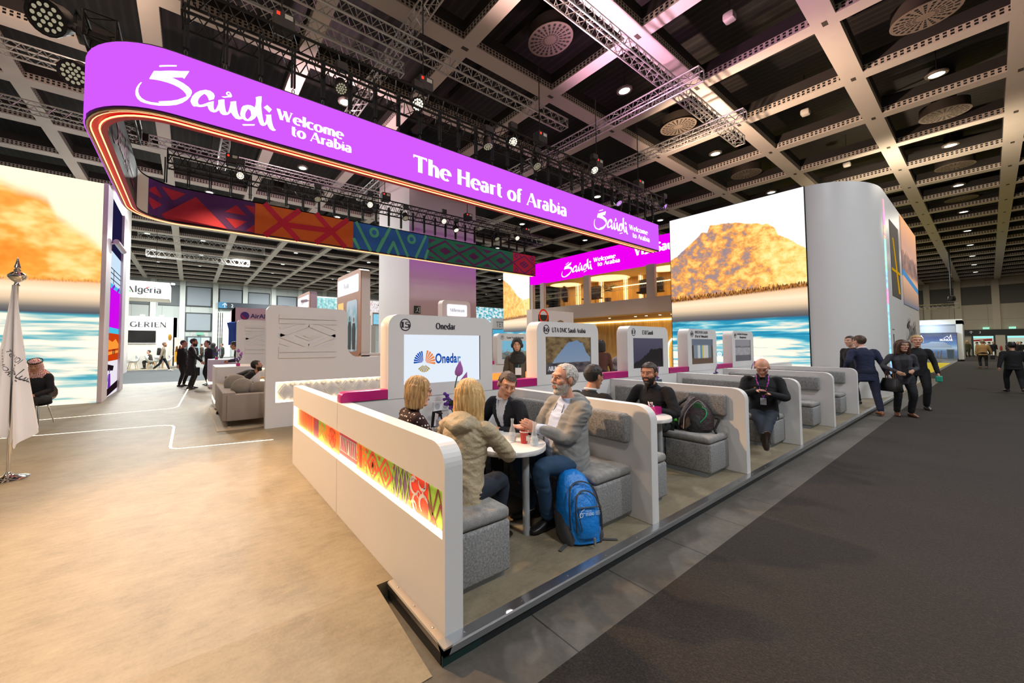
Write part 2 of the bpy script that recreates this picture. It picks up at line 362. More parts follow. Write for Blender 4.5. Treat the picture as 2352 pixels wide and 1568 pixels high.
def sans(b, fr, text, x, y, h, width=None, off=0.002, bold=0.0):
    """set text in the built-in sans face"""
    k = (text, bold)
    if k not in _tx:
        cu = bpy.data.curves.new('t', 'FONT'); cu.body = text; cu.size = 1; cu.offset = bold; cu.resolution_u = 3
        o = bpy.data.objects.new('t', cu); me = bpy.data.meshes.new_from_object(o)
        _tx[k] = ([tuple(v.co) for v in me.vertices], [tuple(p.vertices) for p in me.polygons])
        bpy.data.objects.remove(o); bpy.data.curves.remove(cu); bpy.data.meshes.remove(me)
    vs, fs = _tx[k]
    if not vs: return
    x0 = min(v[0] for v in vs); x1 = max(v[0] for v in vs); sy = h/.73; sx = sy if width is None else width/(x1-x0)
    q = [b.bm.verts.new(fr(x+(v[0]-x0)*sx, y+v[1]*sy, off)) for v in vs]
    for f in fs: b.face([q[i] for i in f])
LOGO = [[[[0.216,0.505],[0.295,0.526],[0.4,0.57],[0.531,0.617],[0.634,0.661],[0.636,0.651],[0.578,0.516],[0.557,0.528],[0.43,0.476],[0.494,0.467],[0.567,0.448],[0.633,0.416],[0.671,0.379],[0.678,0.346],[0.661,0.283],[0.621,0.211],[0.565,0.145],[0.494,0.088],[0.404,0.043],[0.287,0.007],[0.189,0.0],[0.117,0.007],[0.069,0.02],[0.027,0.058],[0.005,0.104],[0.0,0.157],[0.01,0.212],[0.034,0.264],[0.065,0.306],[0.079,0.301],[0.054,0.257],[0.039,0.206],[0.038,0.157],[0.052,0.11],[0.083,0.072],[0.132,0.047],[0.196,0.038],[0.267,0.046],[0.294,0.05],[0.278,0.069],[0.344,0.094],[0.422,0.124],[0.5,0.168],[0.564,0.22],[0.612,0.264],[0.599,0.3],[0.565,0.333],[0.516,0.359],[0.448,0.375],[0.377,0.381],[0.298,0.382],[0.219,0.377],[0.168,0.371],[0.164,0.378],[0.179,0.416]]],[[[0.274,0.589],[0.281,0.608],[0.483,0.686],[0.485,0.676],[0.479,0.662],[0.285,0.584]]],[[[0.894,0.304],[0.88,0.345],[0.862,0.372],[0.832,0.387],[0.793,0.339],[0.764,0.286],[0.753,0.239],[0.759,0.205],[0.776,0.193],[0.815,0.214],[0.855,0.247],[0.894,0.28],[0.934,0.307],[0.957,0.319],[0.956,0.266],[0.957,0.217],[0.967,0.184],[0.983,0.195],[1.002,0.246],[1.017,0.301],[1.014,0.356],[1.057,0.383],[1.098,0.4],[1.101,0.332],[1.109,0.273],[1.12,0.22],[1.137,0.198],[1.155,0.23],[1.169,0.295],[1.179,0.355],[1.178,0.392],[1.221,0.416],[1.259,0.432],[1.262,0.379],[1.274,0.295],[1.289,0.237],[1.309,0.205],[1.328,0.193],[1.317,0.247],[1.324,0.294],[1.336,0.356],[1.358,0.392],[1.413,0.429],[1.463,0.441],[1.503,0.436],[1.523,0.424],[1.536,0.481],[1.541,0.548],[1.535,0.602],[1.58,0.634],[1.623,0.652],[1.624,0.586],[1.619,0.512],[1.624,0.435],[1.634,0.359],[1.65,0.273],[1.671,0.208],[1.688,0.247],[1.699,0.31],[1.698,0.343],[1.686,0.362],[1.772,0.395],[1.775,0.343],[1.785,0.28],[1.801,0.219],[1.823,0.173],[1.85,0.159],[1.83,0.135],[1.794,0.127],[1.752,0.143],[1.727,0.181],[1.715,0.216],[1.68,0.175],[1.646,0.157],[1.611,0.168],[1.59,0.206],[1.574,0.26],[1.554,0.298],[1.529,0.244],[1.479,0.191],[1.428,0.164],[1.384,0.161],[1.356,0.177],[1.307,0.149],[1.253,0.148],[1.22,0.18],[1.189,0.223],[1.155,0.177],[1.124,0.156],[1.082,0.144],[1.051,0.158],[1.026,0.202],[0.999,0.164],[0.963,0.14],[0.917,0.141],[0.891,0.169],[0.875,0.215],[0.826,0.18],[0.777,0.158],[0.723,0.151],[0.709,0.139],[0.684,0.153],[0.661,0.199],[0.663,0.229],[0.681,0.29],[0.719,0.356],[0.777,0.415],[0.845,0.456],[0.906,0.465],[0.952,0.443],[0.968,0.406],[0.959,0.35],[0.924,0.325]],[[1.43,0.372],[1.465,0.345],[1.476,0.277],[1.45,0.226],[1.42,0.191],[1.394,0.216],[1.388,0.259],[1.398,0.308]]],[[[1.056,0.431],[1.118,0.458],[1.145,0.474],[1.118,0.489],[1.115,0.513],[1.138,0.544],[1.17,0.547],[1.189,0.523],[1.201,0.489],[1.188,0.467],[1.15,0.451],[1.098,0.425],[1.072,0.424]],[[1.133,0.517],[1.157,0.529],[1.168,0.502],[1.15,0.498]]],[[[1.655,0.476],[1.71,0.538],[1.782,0.486],[1.741,0.416]]],[[[1.347,0.082],[1.363,0.094],[1.528,0.148],[1.531,0.134],[1.522,0.122],[1.366,0.068]]]]
def logo(b, fr, x, y, w, h=None, off=.002, only=None):
    """the hand-lettered word mark, traced as outlines; natural size 1.851 x .686"""
    sx = w/1.851; sy = sx if h is None else h/.686
    for i, pl in enumerate(LOGO): b.flat(fr, [[(x+p[0]*sx, y+p[1]*sy) for p in l] for l in pl], off)
# ================================================================ materials of the setting
def m_carpet(g):
    co = g.co(); n1 = g.noise(co, 95, 2, .7); n2 = g.noise(co, 2.2, 3, .6); n3 = g.noise(g.scale(co, (60, 160, 1)), 1.0, 2, .6)
    k = g.m('ADD', g.m('MULTIPLY', n1, .65), g.m('MULTIPLY', n3, .35))
    c = g.ramp(k, [(.33, '0e0b09'), (.5, '221c17'), (.68, '3d342a')])
    g.set(g.b.inputs['Base Color'], g.mix(g.m('MULTIPLY', n2, .35), c, lin('191613')))
    x = g.n('ShaderNodeBump', {'Height': n1, 'Strength': .6, 'Distance': .012}); g.set(g.b.inputs['Normal'], x.outputs[0]); g.b.inputs['Roughness'].default_value = .95
def m_vinyl(g):
    co = g.co(); n1 = g.noise(co, 3.0, 6, .65, .4); n2 = g.noise(g.scale(co, (7, 30, 7)), 1.0, 4, .6); n3 = g.noise(co, 70, 2, .6)
    k = g.m('ADD', g.m('ADD', g.m('MULTIPLY', n1, .5), g.m('MULTIPLY', n2, .3)), g.m('MULTIPLY', n3, .2))
    g.set(g.b.inputs['Base Color'], g.ramp(k, [(.3, '695f4c'), (.5, '837863'), (.7, '958a74')])); g.b.inputs['Roughness'].default_value = .55
def m_tiles(g):
    co = g.co(); x, y, z = g.sep(co); n1 = g.noise(co, 1.7, 5, .6); n2 = g.noise(co, 26, 3, .7)
    c = g.ramp(g.m('ADD', g.m('MULTIPLY', n1, .6), g.m('MULTIPLY', n2, .4)), [(.3, '403d38'), (.5, '514d47'), (.72, '625e57')])
    fx = g.m('FRACT', g.m('DIVIDE', g.m('ADD', x, 20.217), .783)); d = g.m('ABSOLUTE', g.m('SUBTRACT', fx, .5))
    j = g.step(d, .4935)
    g.set(g.b.inputs['Base Color'], g.mix(j, c, lin('22201d'))); g.b.inputs['Roughness'].default_value = .6
def m_beam_side(g):
    x, y, z = g.sep(g.co()); s = g.m('ADD', x, y)
    f = g.m('ABSOLUTE', g.m('SUBTRACT', g.m('FRACT', g.m('DIVIDE', s, .125)), .5)); hx = g.m('LESS_THAN', f, .27)
    hz = g.m('ADD', g.m('LESS_THAN', g.m('ABSOLUTE', g.m('SUBTRACT', z, .075)), .029), g.m('LESS_THAN', g.m('ABSOLUTE', g.m('SUBTRACT', z, .16)), .029))
    g.set(g.b.inputs['Base Color'], g.mix(g.m('MULTIPLY', hx, hz), lin('c9bcae'), lin('0b0a0a')))
def m_deck(g):
    co = g.co(); x, y, z = g.sep(co); w = g.m('SINE', g.m('MULTIPLY', x, 22)); n = g.noise(co, 1.3, 4, .6)
    g.set(g.b.inputs['Base Color'], g.mix(g.m('MULTIPLY', g.ss(w, .2, .9), n), lin('1c1817'), lin('3a322d')))
def m_wall(base, lines):
    def fn(g):
        co = g.co(); x, y, z = g.sep(co); n = g.noise(co, .8, 4, .6); c = g.mix(n, lin(base), g.mix(.12, lin(base), (.02, .02, .02)))
        s = g.m('ADD', x, y); f = g.m('ABSOLUTE', g.m('SUBTRACT', g.m('FRACT', g.m('DIVIDE', s, 3.0)), .5)); j = g.step(f, .494)
        fz = g.m('ABSOLUTE', g.m('SUBTRACT', g.m('FRACT', g.m('DIVIDE', z, 2.4)), .5)); j2 = g.step(fz, .492)
        g.set(g.b.inputs['Base Color'], g.mix(g.m('MULTIPLY', g.m('MAXIMUM', j, j2), lines), c, lin('55524c')))
    return fn
CARPET = custom('aisle_carpet', m_carpet); VINYL = custom('stage_vinyl', m_vinyl); TILES = custom('hall_floor_tiles', m_tiles)
BEAM = M('beam_white', 'd3c7ba', .45, nz=(1.5, .06)); BSIDE = custom('beam_perforated', m_beam_side); DECK = custom('roof_deck', m_deck)
WGREY = custom('hall_wall_grey', m_wall('a3a8a4', .6)); WCREAM = custom('hall_wall_cream', m_wall('b7ac98', .5))
WHITE = M('white_laminate', 'e4e1de', .38, nz=(2, .02)); PINKW = M('column_white', 'e2d8d2', .6, nz=(1, .03)); STEEL = M('brushed_steel', 'c9cdd2', .28, 1, bump=(40, .15))
ALU = M('truss_aluminium', 'c6c2bd', .32, .85); BLACK = M('matt_black', '0f0e0e', .6); DGREY = M('dark_grey', '3a3c3e', .6); CHROME = M('chrome', 'e8e6e2', .08, 1)
MAG = M('magenta_laminate', 'b3136f', .32, nz=(3, .03)); FELT = M('panel_grey', '7d8082', .9, nz=(30, .12))
# ================================================================ floors
b = B(); b.rect(Fr((0, 0, 0), (1, 0, 0), (0, 1, 0)), -14, 88, -14, 61); b.ob('floor', TILES, org=(0, 0, 0), kind='structure')
b = B(); b.box(-14, 28.38, -14, 1.257, 0, .006); b.box(28.4, 87, -14, 1.7, 0, .006); b.box(28.4, 33.6, 1.7, 2.6, 0, .005); b.ob('trim_aisle_carpet', CARPET, org=(0, 0, 0), kind='structure')
b = B(); b.box(-14, 14, 19.0, 31.3, 0, .006); b.ob('trim_side_aisle_carpet', M('side_carpet', '54585a', .95, nz=(90, .35)), org=(0, 0, 0), kind='structure')
b = B(); b.box(1.085, 17.5, 1.6, 19, .0, .094); b.box(-14, 1.085, 2.22, 19, 0, .094)
b.poly([(-14, 1.57, .003), (1.0, 1.57, .003), (1.0, 2.22, .094), (-14, 2.22, .094)]); b.ob('floor_stage', VINYL, org=(0, 0, 0), kind='structure')
# dark recessed plinth and the aluminium edge profile of the stage
b = B(); b.box(1.075, 17, 1.585, 1.61, 0, .06); b.box(1.068, 1.09, 1.6, 2.2, 0, .06); b.ob('trim_plinth', M('plinth_black', '14171a', .5), kind='structure')
b = B(); b.box(1.32, 1.068, 1.583, 1.59, .002, .055); b.ob('trim_plinth_green', M('plinth_green', '0c2a28', .45), kind='structure')
t = thing('stage_edge_profile', (1.068, 1.57, .056), 'brushed aluminium edge profile along the front of the stage', 'edge trim')
b = B(); b.prism(Fr((1.068, 0, 0), (0, -1, 0), (0, 0, 1)), [(-1.57, .056), (-1.57, .088), (-1.576, .096), (-1.632, .099), (-1.632, .094), (-1.60, .056)][::-1], -15.6, 0); b.ob('front_profile', STEEL, t, fix=True)
b = B(); b.prism(Fr((0, 1.57, 0), (1, 0, 0), (0, 0, 1)), [(1.068, .056), (1.068, .088), (1.074, .096), (1.122, .099), (1.122, .094), (1.10, .056)], -.64, 0); b.ob('side_profile', M('steel_warm', 'd6cfc8', .3, 1), t, fix=True)
SCREW = M('screw_steel', 'd8d8d8', .25, 1)
for x in [1.22+.42*i for i in range(30)]:
    b = B(); b.lathe((x, 1.60, .098), [(.006, 0), (.006, .002), (.003, .004)], 8); b.ob('screw', SCREW, t, 1)
for y in (1.72, 1.92, 2.12):
    b = B(); b.lathe((1.10, y, .098), [(.006, 0), (.006, .002), (.003, .004)], 8); b.ob('screw', SCREW, t, 1)
# light lines let into the stage floor
LINE = EM('floor_led', 'ffeccf', 3.2)
for nm, P, lab in (('near', [(-9, 9.9), (-.52, 8.84), (-.36, 8.80), (-.24, 8.70), (-.205, 8.52), (-.205, 6.93), (-.19, 6.80), (-.12, 6.72), (1.12, 6.49)], 'nearer glowing floor line, stepping towards the white relief wall'),
                   ('far', [(-9, 10.5), (-2.6, 10.87), (-.42, 11.03), (-.28, 11.1), (-.2, 11.3), (-.01, 15.6)], 'farther glowing floor line, turning towards the bearded man in the black suit')):
    b = B(); b.line(Fr((0, 0, .0955), (1, 0, 0), (0, 1, 0)), P, .035); b.ob('floor_light_line', LINE, label=lab, cat='floor light')
# ================================================================ ceiling
XB = [13.6+3.657*j for j in range(-6, 20)]; YB = [2.158+2.985*k for k in range(-4, 20)]; ZC = 10.0
b = B(); b.rect(Fr((0, 0, 11.9), (1, 0, 0), (0, -1, 0)), -14, 88, -61, 14); b.ob('ceiling', DECK, org=(0, 0, 11.9), kind='structure')
def beam(name, x0, x1, y0, y1):
    b = B(); v = [b.bm.verts.new((x, y, z)) for z in (ZC, ZC+.21, ZC+.55) for x, y in ((x0, y0), (x1, y0), (x1, y1), (x0, y1))]
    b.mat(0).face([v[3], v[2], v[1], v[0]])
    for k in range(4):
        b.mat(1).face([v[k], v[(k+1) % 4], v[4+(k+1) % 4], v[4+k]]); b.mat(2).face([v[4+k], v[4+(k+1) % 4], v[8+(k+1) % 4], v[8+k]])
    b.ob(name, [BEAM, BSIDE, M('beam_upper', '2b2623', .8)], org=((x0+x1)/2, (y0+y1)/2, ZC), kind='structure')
for y in YB: beam('ceiling_beam', -14, 87, y-.235, y+.235)
for x in XB:
    ys = [-14]+[q for y in YB for q in (y-.235, y+.235)]+[61]; b = B()
    for i in range(0, len(ys), 2):
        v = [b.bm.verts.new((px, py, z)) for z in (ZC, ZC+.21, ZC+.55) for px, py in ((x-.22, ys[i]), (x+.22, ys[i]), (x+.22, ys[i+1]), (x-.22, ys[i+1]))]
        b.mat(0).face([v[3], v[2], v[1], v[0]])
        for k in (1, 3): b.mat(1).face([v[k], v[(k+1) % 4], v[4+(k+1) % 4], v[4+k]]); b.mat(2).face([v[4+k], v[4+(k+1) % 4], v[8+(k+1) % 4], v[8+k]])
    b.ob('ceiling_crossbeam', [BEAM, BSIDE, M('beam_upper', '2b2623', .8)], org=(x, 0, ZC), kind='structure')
# roof girders in the dark void
for x in XB[2:16:2]:
    b = B(); b.box(x+1.7, x+1.95, -12, 30, 11.0, 11.25); b.tube([(x+1.8, -2, 11.1), (x+2.8, 2.2, 11.85)], .06, 6); b.ob('ceiling_girder', M('girder', '2a2421', .7), kind='structure')
# small inspection sockets at beam crossings
b = B()
for x in XB[3:17]:
    for y in YB[2:12]:
        if (x, y) != 0: b.box(x-.11, x+.11, y-.05, y+.05, ZC-.004, ZC)
b.ob('ceiling_socket', M('socket_dark', '4c4238', .7), kind='structure')
# ================================================================ hall walls
b = B(); b.rect(fY(59.4), -14, 87, 0, 11.9); b.ob('wall_back', WGREY, org=(0, 59.4, 0), kind='structure')
b = B(); b.rect(fX(86.6), -61, 14, 0, 11.9); b.ob('wall_far', WCREAM, org=(86.6, 0, 0), kind='structure')
b = B(); b.rect(Fr((0, -13, 0), (-1, 0, 0), (0, 0, 1)), -87, 14, 0, 11.9); b.ob('wall_right', WCREAM, org=(0, -13, 0), kind='structure')
b = B(); b.rect(Fr((-13.5, 0, 0), (0, 1, 0), (0, 0, 1)), -4, 61, 0, 11.9); b.ob('wall_left', WGREY, org=(-13.5, 0, 0), kind='structure')
FRAME = M('panel_frame', '25292b', .6); PANEL = M('wall_panel_blue_grey', '7f868c', .8, nz=(4, .05))
n = 0
for x0, x1, z0, z1 in ((-.55, 2.4, 6.7, 9.4), (3.15, 6.1, 6.6, 9.35), (6.65, 9.6, 6.5, 9.15), (10.5, 13.4, 6.5, 8.9), (-.58, 2.42, 3.4, 5.9), (14.3, 17, 6.5, 8.9), (18, 20.6, 6.5, 8.9)):
    n += 1; t = B(); t.box(x0, x1, 59.28, 59.4, z0, z1); w = t.ob('window_%d' % n, FRAME, kind='structure')
    t = B(); t.box(x0+.16, x1-.16, 59.25, 59.3, z0+.16, z1-.16); t.ob('blind', PANEL, w)
for x0, x1, z0, z1 in ((-9, -4.3, 6.7, 9.4), (-3.4, -1.2, 6.7, 9.4)):
    n += 1; t = B(); t.box(x0, x1, 59.25, 59.4, z0, z1); t.ob('window_%d' % n, M('dark_panel', '5b5f60', .8), kind='structure')
for x in (-3.9, -.88, 2.78, 6.37, 10.05, 13.8, 17.5):
    t = B(); t.box(x-.3, x+.3, 59.0, 59.4, 0, 10); t.ob('trim_pilaster', M('pilaster', 'b4b8b2', .6), kind='structure')
DPAN = M('acoustic_panel', '5f5d57', .95, nz=(60, .15))
for y0, y1 in ((4.75, 7.3), (2.55, 4.75-.05), (-.33, 1.98), (-3.6, -.95), (7.9, 10.5), (11, 13.6), (14, 16.6)):
    n += 1; t = B(); t.box(86.5, 86.6, y0, y1, 6.8, 9.2); t.ob('window_%d' % n, DPAN, kind='structure')
for y in (2.27, -.64, 4.85):
    t = B(); t.box(86.35, 86.6, y-.28, y+.28, 0, 10); t.ob('trim_pilaster', M('pilaster_cream', 'bdb29c', .6), kind='structure')
# service cores: the pink-lit one behind the ring and the one behind the left screen
t = B(); t.box(7.75, 11.45, 14.0, 17.1, 0, 10.0); t.ob('wall_core', PINKW, kind='structure')
t = B(); t.box(-8, -3.05, 26, 29, 0, 10.0); t.ob('wall_core_left', PINKW, kind='structure')
# door fields in the back wall and the far wall
t = B(); t.box(-.45, 2.4, 59.2, 59.42, 0, 2.75); d1 = t.ob('door_1', M('door_dark', '3b4244', .4), kind='structure')
for x0, x1, c in ((-.2, .5, 'dff3f2'), (.55, 1.2, 'b9e0e2'), (1.25, 2.2, 'eef7f3')):
    t = B(); t.box(x0, x1, 59.16, 59.21, .3, 2.6); t.ob('pane', EM('door_light_'+c, c, 1.0), d1)
t = B(); t.box(3.0, 4.6, 59.1, 59.42, 0, 6.1); d2 = t.ob('door_2', M('gate_pale', 'c9d2c9', .5), kind='structure')
t = B(); t.box(3.05, 4.55, 59.05, 59.12, 2.6, 6.0); t.ob('pane', custom('gate_glass', lambda g: (g.set(g.b.inputs['Emission Color'], g.mix(g.step(g.m('FRACT', g.m('MULTIPLY', g.sep(g.co())[2], 1.6)), .5), lin('f2f0dc'), lin('9a988a'))), setattr(g.b.inputs['Emission Strength'], 'default_value', .8))[0]), d2)
for x in (3.15, 3.4, 3.62):
    t = B(); t.box(x-.05, x+.05, 59.0, 59.06, 0, 6.0); t.ob('frame', BLACK, d2)
t = B(); t.box(86.2, 86.6, -9, 1.9, 2.75, 3.45); beamsign = t.ob('trim_1', M('gate_dark', '1d1f20', .5), kind='structure')
for k, (y0, y1) in enumerate(((1.35, -.45), (-1.15, -4.4))):
    t = B(); t.box(86.3, 86.6, y1, y0, 0, 2.75); d = t.ob('door_%d' % (3+k), M('door_glass_dark', '33413e', .2), kind='structure')
    t = B(); t.box(86.22, 86.3, y1+.15, y0-.15, .1, 2.6); t.ob('pane', EM('door_hall_glow', 'cfd8c4', .8), d)
    t = B(); t.box(86.15, 86.22, y1+.15, y0-.15, 2.35, 2.55); t.ob('light_strip', EM('door_cyan', '8fe6e6', 1.3), d)
t = B(); t.box(86.0, 86.3, -1.15, -.45, 0, 2.7); t.ob('trim_2', M('post_cream', 'c9c2ae', .5), kind='structure')
# ================================================================ screens
def led_image(sil, pal, blur, bright=1.0, warm=0):
    """coastal mountain picture shown by an LED wall: sky, lit rock, palms, sand, dark shore, rippled water (u 0..1, v 0..1)"""
    def fn(g):
        u, v, _ = g.sep(g.co('UV')); uv = g.co('UV')
        h = g.curve(u, sil); n0 = g.noise(uv, 14 if not blur else 5, 5, .65)
        hh = g.m('ADD', h, g.m('MULTIPLY', g.m('SUBTRACT', n0, .5), .03)); mt = g.ss(g.m('SUBTRACT', hh, v), -.002 if not blur else -.03, .004 if not blur else .03)
        tilt = g.n('ShaderNodeMapping', {'Vector': uv}); tilt.inputs['Rotation'].default_value = (0, 0, .25 if not blur else .35); tilt.inputs['Scale'].default_value = (1.0, 1.7, 1) if not blur else (.8, 2.2, 1)
        n1 = g.noise(tilt.outputs[0], 11 if not blur else 4, 8 if not blur else 3, .68, .15); n2 = g.noise(uv, 2.2, 3, .5)
        k = g.m('ADD', g.m('ADD', g.m('MULTIPLY', n1, .85), g.m('MULTIPLY', u, .16 if not blur else .0)), g.m('MULTIPLY', n2, .25))
        rock = g.ramp(k, pal)
        sky = g.ramp(v, [(.55, 'fff3cf' if blur else 'fff6ea'), (1.0, 'fff8d6' if blur else 'fffdfb')])
        c = g.mix(mt, sky, rock)
        # palms
        pn = g.noise(g.scale(uv, (70, 26, 1)), 1.0, 3, .7); ph = g.m('ADD', g.m('MULTIPLY_ADD', u, .02, .502), g.m('MULTIPLY', g.m('SUBTRACT', pn, .25), .085 if not blur else .04))
        pm = g.ss(g.m('SUBTRACT', ph, v), -.003, .004 if not blur else .02); pc = g.ramp(g.noise(g.scale(uv, (120, 60, 1)), 1.0, 2, .6), [(.38, '3a1c10' if not blur else 'b34f14'), (.62, 'c07a34' if not blur else 'f0a848')])
        c = g.mix(pm, c, pc)
        sm = g.ss(g.m('SUBTRACT', g.m('ADD', g.m('MULTIPLY_ADD', u, .02, .500), g.m('MULTIPLY', g.m('SUBTRACT', pn, .5), .01)), v), -.004, .01)
        sand = g.ramp(v, [(.375, '3a4152'), (.405, '77716c'), (.44, 'e6c9a6'), (.475, 'ffe7c4'), (.51, 'f6c79c')]); c = g.mix(sm, c, sand)
        w1 = g.noise(g.scale(uv, (2.2 if not blur else 1.4, 30, 1)), 1.0, 4, .5, .25); wf = g.ramp(g.m('ADD', w1, g.m('MULTIPLY', g.m('SUBTRACT', v, .2), .75 if not blur else .25)), [(.44, 'fff6e2'), (.49, 'f3ead6'), (.545, '7cc6d2' if not blur else 'a9cfc9'), (.62, '1f94b6' if not blur else '4fa7b8'), (.8, '155f8c')])
        c = g.mix(g.ss(v, .385, .372), c, wf)
        g.set(g.b.inputs['Base Color'], (0.0, 0.0, 0.0)); g.set(g.b.inputs['Emission Color'], c); g.b.inputs['Emission Strength'].default_value = bright; g.b.inputs['Roughness'].default_value = .4
    return fn
SIL1 = [(0, .755), (.07, .778), (.179, .829), (.283, .884), (.328, .88), (.353, .914), (.419, .912), (.58, .893), (.775, .855), (.813, .833), (.834, .794), (.913, .753), (1, .703)]
SIL2 = [(0, .97), (.35, .93), (.55, .87), (.63, .86), (.70, .845), (.755, .78), (.82, .755), (.92, .71), (1, .665)]
SIL3 = [(0, .93), (.3, .85), (.55, .74), (.75, .69), (1, .70)]
PAL1 = [(.42, '8d7f8c'), (.54, 'a98a80'), (.60, 'ee9d4c'), (.68, 'ffcf6e'), (.80, 'ffec9c')]
PAL2 = [(.36, 'f08a24'), (.5, 'fba53e'), (.62, 'ffd27c'), (.78, 'ffedb0')]
PAL3 = [(.36, 'b86a2c'), (.48, 'f0952c'), (.6, 'ffbf54'), (.75, 'ffe08a')]
SCR1 = custom('led_mountain', led_image(SIL1, PAL1, 0, 1.12)); SCR2 = custom('led_mountain_soft', led_image(SIL2, PAL2, 1, 1.15)); SCR3 = custom('led_mountain_edge', led_image(SIL3, PAL3, 0, 1.1))
# ---- tower with rounded corner on the aisle
t = thing('led_tower', (15, 3, .094), 'tall white two-storey tower with a mountain screen and rounded aisle corner', 'building')
arc = [(16.9-2.12*math.cos(a), 2.95-1.3*math.sin(a)) for a in [PI/2*i/14 for i in range(15)]]
outl = arc+[(25.6, 1.65), (25.6, 6.62), (14.78, 6.62)]
b = B(); fr = Fr((0, 0, .094), (1, 0, 0), (0, 1, 0)); b.prism(fr, outl, 0, 6.11)
b.ob('shell', WHITE, t, 30, fix=True)
b = B(); b.prism(Fr((0, 0, 0), (1, 0, 0), (0, 1, 0)), [(p[0]-.02, p[1]-.05) for p in arc]+[(28.5, 1.6), (28.5, 1.8), (16.9, 1.8)], 0, .09); b.ob('base_step', M('stage_step', 'b3a48f', .5), t, fix=True)
b = B(); b.quv([(14.74, 6.6, .094), (14.74, 2.92, .094), (14.74, 2.92, 6.2), (14.74, 6.6, 6.2)]); scr = b.ob('screen', SCR1, t)
b = B(); b.box(14.745, 14.78, 2.9, 6.62, .094, 6.215); b.ob('screen_frame', BLACK, t)
WHT = EM('screen_white', 'ffffff', 1.3); f = fX(14.736, 6.6, .094); b = B()
sans(b, f, 'RED SEA', 2.03, 1.0, .12, .62, bold=.02); b.ring(f, 1.46, 1.17, .045, .068); b.ring(f, 1.46, 1.17, .015, .03); b.line(f, [(1.405, 1.14), (1.46, 1.03), (1.515, 1.14)], .018)
b.ring(f, 1.46, 1.0, .09, .105, ry=.35); b.ob('lettering', WHT, scr)
# vertical pattern strip, window opening, side screen and lettering on the aisle face
def m_strip(g):
    x, y, z = g.sep(g.co()); uv = g.co(); zz = g.m('DIVIDE', z, 5.9); nb = g.n('ShaderNodeTexVoronoi', {'Vector': g.scale(uv, (1, 9, 9)), 'Scale': 1.6}, feature='F1').outputs[1]
    base = g.ramp(zz, [(0, '2aa0e0'), (.2, '2fb8f0'), (.3, '46c8d8'), (.45, 'e04ab0'), (.53, '3fb4e6'), (.62, '56d8b0'), (.78, 'ff8a2a'), (.85, 'e0309a'), (.95, 'd03060')], 'CONSTANT')
    hs = g.n('ShaderNodeHueSaturation', {'Color': base}); g.set(hs.inputs['Value'], g.m('MULTIPLY_ADD', g.sep(nb)[0], .9, .55)); g.set(hs.inputs['Hue'], g.m('MULTIPLY_ADD', g.sep(nb)[1], .12, .44))
    g.set(g.b.inputs['Emission Color'], hs.outputs[0]); g.b.inputs['Emission Strength'].default_value = 1.2
b = B(); b.box(16.86, 17.06, 1.638, 1.66, .3, 5.9); b.ob('pattern_strip', custom('pattern_strip', m_strip), t)
b = B(); b.box(18.0, 19.95, 1.640, 1.655, 3.1, 5.5); win = b.ob('opening', M('opening_dark', '564f49', .7), t)
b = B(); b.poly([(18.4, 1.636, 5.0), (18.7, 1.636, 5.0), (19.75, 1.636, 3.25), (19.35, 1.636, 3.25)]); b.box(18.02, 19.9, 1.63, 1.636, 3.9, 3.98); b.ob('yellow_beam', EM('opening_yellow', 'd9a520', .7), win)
def m_sidescreen(g):
    u, v, _ = g.sep(g.co('UV')); n = g.noise(g.co('UV'), 5, 5, .6); h = g.m('ADD', .62, g.m('MULTIPLY', g.m('SUBTRACT', n, .5), .3))
    c = g.ramp(v, [(0, '6a7284'), (.1, 'b08f7c'), (.3, 'e6b08a'), (.7, 'd9a088'), (1, 'ffb070')]); c = g.mix(g.m('MULTIPLY', g.ss(g.m('SUBTRACT', h, v), 0, .03), g.ss(v, .33, .4)), c, g.ramp(n, [(.4, '6f5f62'), (.6, 'b5826e'), (.7, 'ffb48a')]))
    d = g.m('ABSOLUTE', g.m('SUBTRACT', v, g.m('MULTIPLY_ADD', u, -.12, .36))); c = g.mix(g.m('LESS_THAN', d, .035), c, lin('3a88c0'))
    g.set(g.b.inputs['Base Color'], (0., 0., 0.)); g.set(g.b.inputs['Emission Color'], c); g.b.inputs['Emission Strength'].default_value = .85
b = B(); b.quv([(20.6, 1.63, 3.0), (25.4, 1.63, 3.0), (25.4, 1.63, 6.16), (20.6, 1.63, 6.16)]); b.ob('side_screen', custom('side_screen', m_sidescreen), t)
SIL = M('sign_silver', '8d8791', .3, .6); f = fY(1.648); b = B(); logo(b, f, 20.9, 1.75, 2.9, .8, off=.03); letters(b, f, 'Welcome', 22.2, 1.5, .2, 1.5, .03); letters(b, f, 'to Arabia', 22.7, 1.2, .2, 1.5, .03); b.ob('lettering', SIL, t)
b = B(); b.box(17.75, 17.82, 1.64, 1.655, 1.35, 1.9); b.box(17.6, 18.05, 1.645, 1.655, 2.03, 2.05); b.ob('door_seam', DGREY, t)
